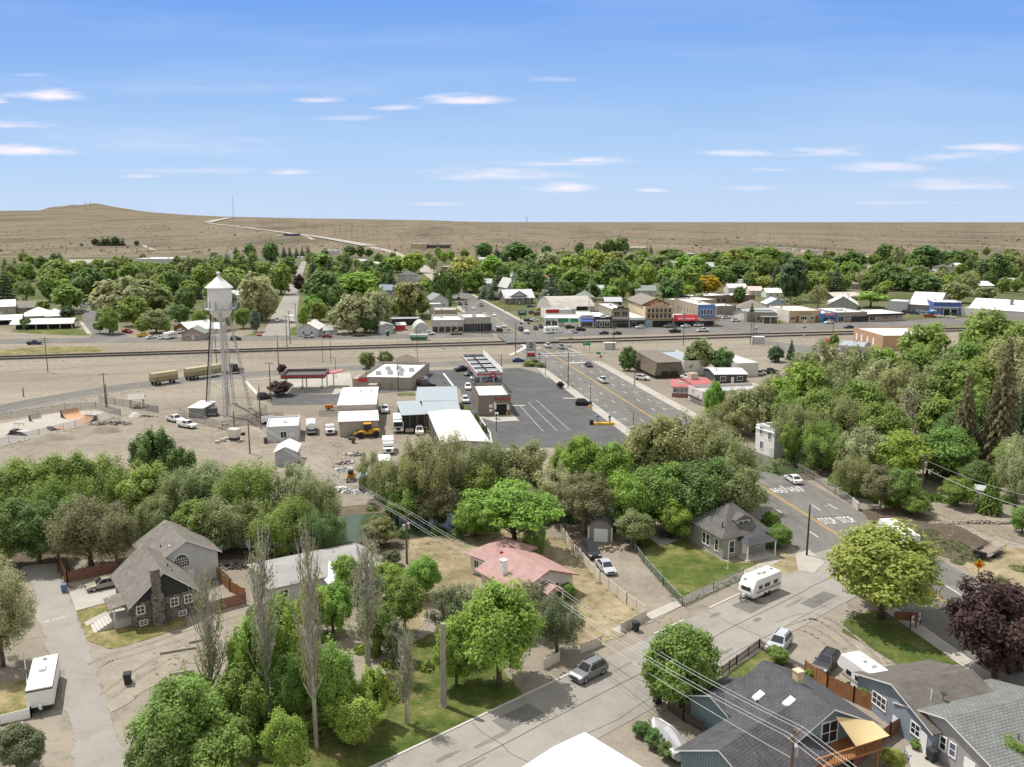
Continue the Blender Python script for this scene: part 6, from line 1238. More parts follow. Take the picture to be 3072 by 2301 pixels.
for u,v,wd,kd,vt,wm,rm,rise,D,lab,sh in FARH:
 if rm is ROOFW and 'white roof' not in lab and 'flat' not in lab and int(u)%2:rm=ROOFG
 if kd=='flat':e,fr,h=flat('house' if D<16 else 'building',lab,'house' if D<16 else 'building',(u-wd/2,v),(u+wd/2,v),D,vt,wm,.3,rm,short=sh);row(e,fr,'f',3,h*.45,1.1,1.2)
 else:e,fr,h=gab('house',lab,'house',(u-wd/2,v),(u+wd/2,v),D,vt,wm,rm,rise,'x',kd,sh)
 if D<15 and rise:qc(e,fr.L*.3,fr.D*.6,h+rise*.5,h+rise+1.0,BRICK,.7)
fr=qf((1522,884),(1552,883),18);e=qB('church','small church with pale steep roof and white belfry','church',fr,5,'gable',SIDW,cm('pale church roof',(.50,.50,.50)),6,.4,axis='y');qL(e,'small church')
L=fr.L;q=MB();q.box(L*.36,-2.2,0,L*.64,.5,12.5);tw=q.build('belfry',SIDW,e);q=MB();q.loft([[(L*.3,-2.7,12.51),(L*.7,-2.7,12.51),(L*.7,1,12.51),(L*.3,1,12.51)],[(L*.49,-.9,16.5),(L*.51,-.9,16.5),(L*.51,-.8,16.5),(L*.49,-.8,16.5)]]);q.build('spire',cm('pale church roof',(.50,.50,.50)),tw);qW(e,fr,'f',L*.2,3,1,2)
UB,VB=682,1247;P0=G(UB,VB)
zt=lambda v:zat(UB,VB,v)
t=qH('water_tower','tall white water tower with conical roof on lattice braced legs','water tower',P0);qL(t,'water tower')
k_=(P0.y*CP+15*SP)/FPX
rt=35*k_;zr0,zr1,zc0,zb=zt(862),zt(829),zt(922),zt(958)
TW=cm('white tower paint',(.66,.66,.65),var=.10,scale=.35);TG=cm('pale grey tower steel',(.47,.47,.46))
q=MB();q.lathe([(.3,zb)]+[(rt*math.sin(a),zc0-(zc0-zb)*math.cos(a))for a in(.35,.7,1.05,1.35)]+[(rt,zc0),(rt,zr0)],24);q.build('tank',TW,t,smooth=False)
q=MB();q.lathe([(rt*1.16,zr0-.15),(rt*1.16,zr0+.02),(.35,zr1),(.3,zr1+.1)],24);ro=q.build('roof',TW,t);q=MB();q.lathe([(.28,zr1+.101),(.25,zr1+.5),(.55,zr1+.7),(.5,zr1+1.0),(.1,zr1+1.2)],12);q.build('finial',TW,ro)
zbal=zc0-.4;q=MB();q.lathe([(rt+.05,zbal),(rt+1.0,zbal),(rt+1.0,zbal+.1),(rt+.05,zbal+.1)],24)
for k in range(24):
 a=2*math.pi*k/24;x,y=(rt+.95)*math.cos(a),(rt+.95)*math.sin(a);q.tube((x,y,zbal+.1),(x,y,zbal+1.2),.035,n=4)
for z in(zbal+.65,zbal+1.2):q.path([((rt+.95)*math.cos(2*math.pi*k/24),(rt+.95)*math.sin(2*math.pi*k/24),z)for k in range(25)],.035)
q.build('balcony',TG,t)
legs=[(622,1238),(676,1276),(752,1226),(704,1212)];tops=[]
for i,(u,v)in enumerate(legs):
 b=G(u,v)-P0;b.z=0;a=math.atan2(b.y,b.x);tp=Vector((rt*.92*math.cos(a),rt*.92*math.sin(a),zc0-1.2));q=MB();n=22
 d=(tp-b);s1=Vector((-math.sin(a),math.cos(a),0))*.28;r1=Vector((math.cos(a),math.sin(a),0))*.28
 for o in(s1+r1,s1-r1,-s1+r1,-s1-r1):q.tube(b+o,tp+o*.6,.085,n=4)
 for k in range(n):
  f0,f1=k/n,(k+1)/n;sgn=1 if k%2 else-1;q.tube(b+d*f0+s1*sgn+r1,b+d*f1-s1*sgn+r1,.035,n=3);q.tube(b+d*f0+s1*sgn-r1,b+d*f1-s1*sgn-r1,.025,n=3);q.tube(b+d*f0+r1*sgn+s1,b+d*f1-r1*sgn+s1,.025,n=3)
 q.build('leg',TG,t);tops.append((b,tp))
 c=MB();c.box(b.x-.6,b.y-.6,0,b.x+.6,b.y+.6,.5);c.build('footing',CONC,t)
q=MB();b,tp=tops[0];o=Vector((-.38,-.1,0))
for j in(-.12,.12):q.tube(b+o+Vector((0,j,0)),tp+o+Vector((0,j,1.5)),.15,n=6)
q.build('dark_tubes',DARK,t)  # dark tubes running up beside the left leg
q=MB()
for fr_ in(.33,.66):
 ring=[b.lerp(tp,fr_)for b,tp in tops]
 for i in range(4):q.tube(ring[i],ring[(i+1)%4],.09,n=4)
for lo,hi in((0,.33),(.33,.66),(.66,1)):
 for i in range(4):
  A,B=tops[i],tops[(i+1)%4];q.tube(A[0].lerp(A[1],lo),B[0].lerp(B[1],hi),.022,n=3);q.tube(B[0].lerp(B[1],lo),A[0].lerp(A[1],hi),.022,n=3)
q.build('brace',TG,t)
q=MB();q.cyl(0,0,0,zb+.1,.32,n=10);q.build('riser',TG,t);q=MB()
for x in(.55,1.05):q.tube((x,-.3,0),(x,-.3,zb+.5),.05,n=4)
for k in range(60):z=k*zb/60;q.tube((.55,-.3,z),(1.05,-.3,z),.025,n=3)
q.build('ladder',TG,t);q=MB()
for a in(-2.9,-2.7,-.5,-.2,.3,2.8,-1.5,-1.9):
 x,y=(rt+1.15)*math.cos(a),(rt+1.15)*math.sin(a);q.box(x-.14,y-.1,zbal+.2,x+.14,y+.1,zbal+2.2);q.tube((x*.9,y*.9,zbal+.7),(x,y,zbal+.7),.05)
q.build('antenna_panels',cm('antenna grey',(.33,.33,.33)),t);q=MB();q.cyl(.8*rt,-.95*rt,zbal+.3,zbal+.5,.55,n=12);q.build('antenna_dish',WHITE,t)
e=qB('equipment_hut','grey equipment hut with white roof at the foot of the tower','hut',qf((568,1252),(610,1254),6),2.5,'shed',cm('grey weathered wall',(.27,.27,.26)),ROOFW,.5,.3)
t=qH('generator','dark grey generator box on the ground beside the equipment hut','generator',G(634,1248),.1);q=MB();q.box(-1.5,-.8,.3,1.5,.8,2.2);q.build('housing',cm('charcoal steel',(.09,.095,.1)),t);q=MB();q.box(-1.6,-.9,0,1.6,.9,.3);q.build('skid',BLACK,t);q=MB()
for k in range(4):q.cyl(-1.1+.7*k,-.81,.4,.9,.2,n=8)
q.build('vents',STEEL,t)
fence([(540,1246),(570,1262),(668,1290),(770,1262),(800,1238)],'chain',2.2,'chain link fence around the foot of the water tower',step=4)
GR='trees along the river'
def grp(tag_):return dict(bank='trees along the river',grove='trees of the right hand grove',yard='trees of the foreground yards')[tag_]
NEAR=[('willow',40,1590,1365,230,'mid','bank','mid green bushy tree at the left edge below the skate park'),('round',130,1585,1372,190,'mid','bank','mid green tree second from the left edge in the river band'),('round',225,1565,1345,190,'mid','bank','green tree just below the dark ramp end of the skate park'),('willow',325,1570,1355,190,'mid','bank','green tree left of the tall dark leaved clump'),('multi',465,1455,1272,170,'dark','bank','tall dark glossy many stemmed cottonwood left of the dirt yard'),('multi',545,1460,1330,120,'dark','bank','shorter dark cottonwood clump right of the tallest one'),('dense',455,1600,1393,190,'lime','bank','bright lime green domed tree in the river band'),('willow',275,1705,1480,240,'brown','bank','big brownish green tree above the stone house driveway'),('round',120,1690,1490,200,'dark','bank','dark green tree at the head of the alley'),('round',15,1700,1500,170,'dark','bank','dark shaded tree at the left edge above the alley'),('loose',350,1690,1540,160,'brown','bank','reddish brown loose tree right of the big brownish tree'),('willow',180,1620,1430,180,'mid','bank','green tree between the left edge group and the brownish tree'),('willow',545,1610,1400,180,'olive','bank','olive willow overlapping the right side of the lime dome'),('willow',640,1590,1378,230,'olive','bank','olive willow below the white yard office'),('willow',760,1620,1372,230,'mid','bank','broad green willow below the small gabled shed'),('loose',890,1610,1372,150,'pale','bank','thin pale willow left of the yard track'),('willow',950,1630,1420,170,'olive','bank','olive willow bordering the gap to the junk yard'),('willow',700,1655,1470,220,'olive','bank','willow with thick bare trunk behind the white addition'),('willow',860,1670,1490,210,'mid','bank','willow leaning over the river left of the open water'),('willow',975,1675,1520,150,'dark','bank','dark drooping willow at the left edge of the open water'),('round',590,1660,1500,150,'mid','bank','green tree behind the stone house addition roof'),('willow',480,1640,1480,160,'olive','bank','olive tree below the lime dome'),('loose',1125,1500,1350,110,'olive','bank','loose olive willow above the yellow skid loader'),('willow',1190,1555,1350,190,'olive','bank','arching willow with dark limbs right of the junk yard'),('willow',1280,1560,1295,190,'olive','bank','tall willow in front of the wide white roof'),('willow',1370,1530,1282,160,'pale','bank','half bare willow over the wide white roof'),('willow',1455,1530,1312,170,'olive','bank','willow at the corner of the dark asphalt lot'),('willow',1225,1570,1440,190,'mid','bank','green willow drooping over the dark water'),('loose',1310,1580,1450,170,'brown','bank','brown scrubby tree behind the big bright green tree'),('round',1560,1530,1330,170,'olive','bank','olive tree at the lower edge of the dark lot'),('spread',1545,1655,1430,290,'bright','bank','large bright green tree with thick leaning trunk behind the pink roof'),('round',1425,1612,1500,150,'bright','bank','smaller bright green tree on the dry river bank'),('round',1440,1550,1390,150,'mid','bank','green tree between the willow and the large bright tree'),('column',1603,1668,1535,75,'mid','bank','clipped green juniper behind the pink roofed house'),('loose',1660,1560,1385,170,'pale','bank','grey brown half bare tree right of the large bright tree'),('loose',1750,1600,1410,220,'brown','bank','large brownish tree above the curved roof garage'),('dense',1740,1510,1305,150,'bright','bank','bright green maple at the lower right of the dark lot'),('dense',1835,1520,1325,140,'bright','bank','second bright green maple right beside the first one'),('round',1690,1500,1330,110,'mid','bank','green tree left of the bright green maples'),('round',1960,1490,1238,240,'olive','bank','broad olive tree below the car lot vacuum island'),('willow',2080,1500,1228,250,'olive','bank','tallest broad olive tree beside the highway'),('willow',2155,1525,1270,210,'olive','bank','olive tree at the highway edge left of the false front building'),('round',2212,1605,1385,190,'olive','bank','big olive tree behind the grey pyramid roofed house'),('round',2090,1600,1375,230,'dark','bank','dark shaded tree behind the grey house wing'),('round',1960,1590,1390,200,'mid','bank','green tree above the patio of the grey house'),('round',1895,1600,1415,150,'bright','bank','bright green tree right of the curved roof garage'),('round',1905,1640,1530,130,'olive','bank','drooping olive tree beside the wood pile'),('round',2030,1620,1490,130,'bright','bank','small bright maple left of the grey house roof'),('willow',1860,1530,1440,150,'pale','bank','pale olive tree between the maples and the garage'),('round',2000,1500,1330,180,'mid','bank','green tree in the middle of the olive stand'),('dense',2142,1275,1140,75,'bright','grove','bright green tree beside the pinkish false front store'),('willow',2262,1298,1140,200,'olive','grove','broad olive tree right of the bright roadside tree'),('willow',2200,1305,1200,140,'olive','grove','olive tree behind the false front store'),('dense',2330,1290,1125,110,'bright','grove','bright green dense tree behind the charcoal house'),('dense',2420,1260,1085,150,'bright','grove','large bright green tree in the left part of the grove'),('willow',2400,1200,1040,130,'olive','grove','olive tree left of the two dark pines by the rails'),('loose',2470,1180,1010,130,'olive','grove','feathery tree in front of the dark red shed'),('willow',2560,1200,1020,160,'olive','grove','olive tree in front of the salmon brick building'),('loose',2620,1230,1070,150,'pale','grove','pale thin tree below the salmon brick building'),('round',2640,1190,1030,120,'bright','grove','bright tree right of the salmon brick building'),('round',2780,1180,952,180,'mid','grove','tall green tree with pale forked trunk below the office'),('round',2960,1130,922,190,'mid','grove','tall green tree in front of the long white warehouse'),('willow',3020,1230,988,180,'pale','grove','pale olive tree at the right edge below the warehouse'),('round',2880,1200,1010,150,'mid','grove','green tree between the two tall green trees'),('willow',2700,1260,1080,170,'olive','grove','olive tree left of the bare white limbed tree'),('willow',2760,1280,1110,170,'olive','grove','olive tree just behind the bare white limbed tree'),('bare',2740,1330,1130,130,'pale','grove','leafless tree with pale white limbs in the grove'),('bare',2690,1340,1190,110,'pale','grove','grey leafless tree with dark limbs in the grove'),('round',2850,1290,1070,150,'mid','grove','green tree left of the tall brown tipped spruce'),('round',2800,1350,1180,140,'mid','grove','green tree at the foot of the leafless trees'),('spruce',2985,1440,1030,170,'firbrown','grove','tallest brown tipped spruce at the right'),('spruce',2880,1430,1125,130,'firbrown','grove','second brown tipped spruce left of the tallest one'),('spruce',3060,1400,1120,120,'fir','grove','dark spruce at the right edge'),('round',2985,1420,1255,120,'lime','grove','small lime green tree at the foot of the tallest spruce'),('round',3045,1180,960,120,'mid','grove','green tree at the far right edge'),('willow',2380,1370,1200,170,'olive','grove','olive tree behind the false front building'),('round',2450,1340,1160,170,'mid','grove','green tree above the false front building'),('willow',2540,1360,1180,180,'olive','grove','wide olive tree in the centre of the grove'),('round',2630,1380,1200,170,'mid','grove','bright topped tree below the grey leafless tree'),('willow',2470,1410,1260,160,'mid','grove','green tree hanging over the bridge rail'),('loose',2590,1440,1275,180,'pale','grove','pale grey brown tree above the bridge fence'),('round',2690,1450,1290,190,'bright','grove','bright green tree left of the leaning utility pole'),('round',2830,1450,1275,190,'mid','grove','green tree behind the leaning utility pole'),('loose',2640,1525,1390,150,'brown','grove','brown scrub tree overhanging the bridge fence'),('willow',2555,1490,1360,120,'olive','grove','olive tree overhanging the middle of the bridge fence'),('round',2700,1530,1400,130,'mid','grove','green tree at the edge of the dark garden soil'),('round',2740,1545,1480,110,'mid','grove','low round green bush tree at the garden corner'),('round',2870,1520,1430,110,'mid','grove','green shrub tree behind the stone row'),('spruce',2968,1540,1425,85,'mid','grove','young light green pine in front of the white garden shed'),('willow',3045,1520,1300,150,'pale','grove','pale willow at the right edge beyond the stone row'),('round',3065,1600,1510,90,'mid','grove','green bush tree at the right edge by the dirt track'),('round',2780,1430,1320,130,'dark','grove','dark tree in the shade behind the leaning pole'),('round',2910,1480,1370,120,'dark','grove','dark tree between the pole and the young pine'),('round',2372,1395,1270,80,'mid','grove','green tree right beside the false front building'),('round',2905,1340,1150,150,'mid','grove','green tree between the grove centre and the brown tipped spruces'),('round',2935,1260,1060,150,'mid','grove','tall green tree above the second brown tipped spruce'),('willow',2830,1235,1050,150,'olive','grove','olive tree below the green tree with forked trunk'),('round',2960,1190,1010,140,'mid','grove','green tree under the pale olive right edge tree'),('willow',3060,1290,1090,140,'pale','grove','pale tree at the right edge above the dark spruce'),('round',2740,1210,1030,140,'mid','grove','green tree left of the forked trunk tree'),('willow',2490,1260,1090,150,'olive','grove','olive tree right of the large bright grove tree'),('round',2580,1300,1130,150,'mid','grove','green tree below the feathery grove tree'),('willow',2320,1250,1110,110,'olive','grove','olive tree at the left rim of the grove'),('round',2870,1390,1230,130,'dark','grove','dark tree left of the lime green grove tree'),('round',3030,1480,1330,120,'mid','grove','green tree behind the white garden shed'),('round',2360,1320,1180,120,'mid','grove','green tree directly behind the false front facade'),('round',930,1905,1760,140,'bright','yard','bright green tree beside the dark bare pole'),('round',1140,1960,1800,130,'mid','yard','green tree in front of the gravel turnaround'),('loose',1190,1990,1860,110,'shrub','yard','twiggy grey tree beside the topped poplar'),('round',1050,1790,1660,110,'bright','yard','bright green tree in front of the white home entry'),('round',860,2330,2130,150,'bright','yard','bright leafy tree at the foot of the tallest poplar'),('round',600,2200,2020,150,'bright','yard','bright green tree at the foot of the leftmost poplar'),('dense',1885,1112,1036,60,'dark',None,'dark round tree beside the brown shake restaurant'),('dense',2095,1120,1012,100,'olive',None,'large dark olive tree behind the restaurant'),('dense',2165,1125,1042,80,'dark',None,'dark green tree beside the white flat roofed block'),('dense',2325,1085,1036,60,'fir',None,'dark rounded pine near the level crossing'),('spruce',2372,1080,1020,36,'fir',None,'pointed dark pine near the level crossing'),('round',2500,1050,998,30,'mid',None,'small green tree by the dark red shed'),('dense',1100,1105,1052,60,'olive',None,'dark olive tree behind the fuel store at left'),('dense',1158,1102,1050,56,'olive',None,'dark olive tree behind the fuel store gable'),('round',840,1187,1140,76,'purple',None,'dark leaved tree beside the low fuel canopy'),('round',845,1122,1090,32,'purple',None,'small dark leaved tree behind the low fuel canopy'),('round',300,1000,962,40,'mid',None,'bright green tree at the street corner by the parked trucks'),('round',340,1005,955,36,'mid',None,'middle green tree of the three by the parked trucks'),('round',428,1004,956,50,'mid',None,'green tree behind the yellow truck'),('round',500,1000,965,38,'bright',None,'bright small tree left of the white trailer'),('dense',78,988,952,34,'dark',None,'dark round pine in front of the picnic pavilion'),('dense',205,962,915,50,'fir',None,'dark conifer at the end of the picnic pavilion'),('dense',768,995,925,40,'blue',None,'rounded blue spruce beside the side street'),('round',535,2330,2030,290,'mid','yard','big leafy maple at the bottom left of centre'),('round',660,2350,2150,240,'mid','yard','leafy maple at the bottom edge left of the third poplar'),('round',470,2420,2200,200,'dark','yard','dark leafy maple cut off by the bottom edge'),('multi',760,2130,1830,190,'bright','yard','bright green tree between the second and third poplars'),('multi',840,2080,1770,190,'bright','yard','bright green tree right behind the third poplar'),('multi',1010,2200,1920,180,'bright','yard','bright leafy tree just right of the third poplar'),('multi',1120,2170,1990,130,'bright','yard','rounded bright green tree left of the short topped poplar'),('round',1070,2240,2080,170,'bright','yard','lowest bright green bush tree on the lawn'),('multi',720,2230,2010,190,'mid','yard','green tree filling the space below the second poplar'),('round',880,2180,1960,150,'mid','yard','green tree left of the third poplar trunk'),('multi',1000,1900,1740,150,'bright','yard','bright tree left of the fourth poplar crown'),('round',1215,1900,1725,130,'mid','yard','dark leafed green tree right of the fourth poplar'),('round',1270,1790,1665,120,'bright','yard','bright green tree below the utility pole on the dry bank'),('round',1160,1800,1690,130,'bright','yard','bright green tree left of the dry bank'),('loose',1090,1850,1700,130,'shrub','yard','grey shrubby tree between the poplars and the drive'),('round',1498,2058,1745,300,'bright','yard','large bright green maple casting its shadow on the street'),('round',1370,2060,1850,150,'bright','yard','lower left companion of the large shading maple'),('loose',1360,1960,1740,160,'shrub','yard','grey half dead shrub tree left of the large maple'),('loose',1420,1900,1745,120,'pale','yard','grey twiggy tree behind the large maple'),('willow',1670,1960,1780,150,'shrub','yard','dusty olive tree right of the large maple by the vinyl fence'),('loose',1590,1900,1740,150,'shrub','yard','dusty scrub tree in front of the pink house'),('dense',2045,2120,1875,245,'mid','yard','round dense green tree in front of the charcoal roofed house'),('round',2645,1855,1575,380,'lime','yard','wide spreading yellow green tree on the triangular lawn'),('dense',2985,2035,1740,310,'purple','yard','large dark purple leaved tree at the right edge'),('round',2338,1990,1940,70,'mid','yard','small green tree on the picket fence by the silver suv'),('round',2600,2110,2050,70,'mid','yard','small leafy tree at the stained fence by the white trailer'),('round',3030,2340,2215,130,'mid','yard','leafy tree in the bottom right corner'),('round',2680,2310,2245,80,'lime','yard','yellow green bush tree in the yard of the green roofed house'),('willow',10,2000,1690,210,'pale','yard','pale drooping willow at the left edge by the cargo trailer'),('willow',-10,1860,1660,150,'pale','yard','pale willow at the left edge above the cargo trailer'),('dense',55,2320,2175,170,'shrub','yard','dark dusty shrub tree in the bottom left corner'),('loose',2540,1790,1640,120,'lime','yard','left low limb tree beside the spreading yellow green tree'),('round',3000,1790,1725,60,'olive','yard','small olive shrub behind the diamond road sign')]
NEAR=[n for n in NEAR if n[1:3]!=(2540,1790)]
for k,u,vb,vt,wd,lf,g_,lab in NEAR:
 vt-=(vb-vt)*.05
 tree(k,u,vb,vt,wd,lf,lab,group=grp(g_)if g_ else None,name={'spruce':'spruce_tree','willow':'willow_tree','bare':'dead_tree','column':'juniper_tree'}.get(k,'tree'),bark=BARKG if k in('bare','loose')else BARK)
for u,vb,vt,wd,lf,lab in((640,2165,1640,120,'olive','leftmost bare topped poplar by the gravel drive'),(808,2165,1535,120,'olive','second poplar with leafy lower half behind the maples'),(950,2243,1520,110,'olive','tallest poplar with pale straight trunk on the lawn'),(1105,2010,1580,130,'pale','dense twigged bare poplar behind the topped one'),(1222,2172,1865,90,'olive','short topped poplar with bare twigs on the lawn')):
 tree('poplar',u,vb,vt,wd*1.7,lf,lab,'poplar_tree',group='poplars in the foreground',bark=BARKP,lod=0)
p=G(1330,2118);t=qH('tree_stump','tall limbless pale trunk standing on the lawn','stump',p);q=MB();hs=zat(1330,2118,1870)
q.loft([[(r_*math.cos(a)+ox,r_*math.sin(a),z)for a in[2*math.pi*k/10 for k in range(10)]]for z,r_,ox in((0,.48,0),(.4,.36,0),(hs*.3,.33,.04),(hs*.55,.3,.05),(hs*.8,.29,.1),(hs,.27,.14))]);q.build('trunk',mat('pale stump bark',(.30,.265,.22),.95,.35,2.5,bump=.5),t)
for u,v,wd,hp,lf,lab in((1590,1098,50,18,'olive','clipped hedge left of the price sign posts'),(1622,1102,40,17,'olive','clipped hedge right of the price sign posts'),(1605,1097,30,20,'mid','clipped green hedge between the price sign posts'),(1681,1165,25,22,'purple','round dark bush beside the black light pole'),(1432,1272,15,26,'dark','clipped cypress nearest the car wash corner'),(1428,1258,12,20,'dark','farther clipped cypress by the car wash wall'),(1449,1292,11,22,'dark','third clipped cypress down the kerb'),(1458,1300,11,24,'dark','fourth clipped cypress nearest the willows'),(1145,1640,110,90,'olive','round green bush standing over the river water'),(1170,1700,70,50,'shrub','scrub bush at the utility pole foot'),(1100,1680,60,60,'shrub','grey shrub beside the white home roof'),(2330,1640,95,70,'mid','leafy shrub between the grey house and the highway'),(2310,1600,70,70,'mid','shrub behind the grey house porch corner'),(1700,1800,60,55,'mid','green bush beside the pink house porch'),(1925,2210,70,45,'dark','first dark bush of the driveway row'),(1965,2240,80,55,'dark','second dark bush of the driveway row'),(2010,2275,80,55,'dark','third dark bush of the driveway row'),(2750,2245,45,28,'mid','small green bush by the white arched gate'),(2300,960,16,10,'mid','low bush in front of the grey brown hall'),(1560,905,10,6,'mid','tiny bush beside the bungalow porch'),(3000,1785,45,40,'olive','olive shrub on the dry lot'),(1490,1880,60,50,'shrub','dusty shrub in front of the pink house chimney'),(780,1880,90,70,'dark','dark clipped shrub by the gravel drive'),(2430,2035,40,35,'mid','vine bush on the corner of the stained fence'),(505,1875,10,9,'blue','tiny blue green shrub on the stone house lawn'),(366,1868,10,12,'shrub','tiny shrub beside the stone house steps'),(3035,2005,80,40,'shrub','dusty bush at the foot of the purple tree')):
 bush(u,v,wd,hp,lf,lab,group='bushes' if wd>0 else None,kind='column' if 'cypress' in lab else 'dense')
rngu=random.Random(9)
def qN(label,path,spread,n,leaf,hmin,hmax,seed):
 C=[];Nn=[];S=[];T=[];rg=np.random.default_rng(seed);P=[G(u,v)for u,v in path]
 for k in range(n):
  f=rg.random()*(len(P)-1);i=min(int(f),len(P)-2);c=P[i].lerp(P[i+1],f-i);c=np.array([c.x+rg.normal()*spread,c.y+rg.normal()*spread*.6,0]);r=rg.uniform(.8,1.9);h=rg.uniform(hmin,hmax);m=int(110*r)
  d=unit(rg,m);d[:,2]=np.abs(d[:,2]);C.append(c+d*np.array([r,r,h])*rg.uniform(.6,1.05,(m,1)));Nn.append(d+rg.normal(size=(m,3))*.5);S.append(rg.uniform(.2,.36,m));T.append(np.clip(rg.normal(.45,.15)+rg.normal(size=m)*.1,0,1))
 me=leafmesh('undergrowth',np.concatenate(C),np.concatenate(Nn),np.concatenate(S),np.concatenate(T));me.materials.append(LEAF[leaf]);o=bpy.data.objects.new('undergrowth',me);COL.objects.link(o);tag(o,label,'undergrowth',kind='stuff')
qN('tangled green undergrowth along the far river bank',[(-50,1560),(350,1575),(700,1580),(930,1570)],3.5,90,'mid',.8,2.4,1)
qN('tangled olive undergrowth on the river bank at right',[(1200,1530),(1450,1510),(1750,1470),(2250,1390)],3.5,110,'olive',.8,2.5,2)
qN('scrubby undergrowth on the near river bank',[(1290,1600),(1500,1570),(1700,1560),(1950,1560)],2.5,40,'dark',.6,1.8,3)
qN('undergrowth filling the floor of the right hand grove',[(2350,1380),(2600,1400),(2850,1430),(3080,1420),(2700,1320),(2500,1260),(2700,1180),(3050,1250)],9,170,'olive',1,3,4)
qN('shrubby undergrowth beneath the poplars',[(600,2180),(760,2230),(900,2200),(1060,2080),(1150,1900)],3,60,'mid',.7,2.2,5)
qN('brush beside the bridge fence and garden',[(2480,1425),(2600,1490),(2690,1515),(2800,1500),(3060,1500)],1.6,50,'mid',.8,2.0,6)
qN('low weeds over the dry lot at right',[(2720,1600),(2800,1620),(2880,1640),(2960,1700)],2.5,16,'shrub',.1,.3,7)
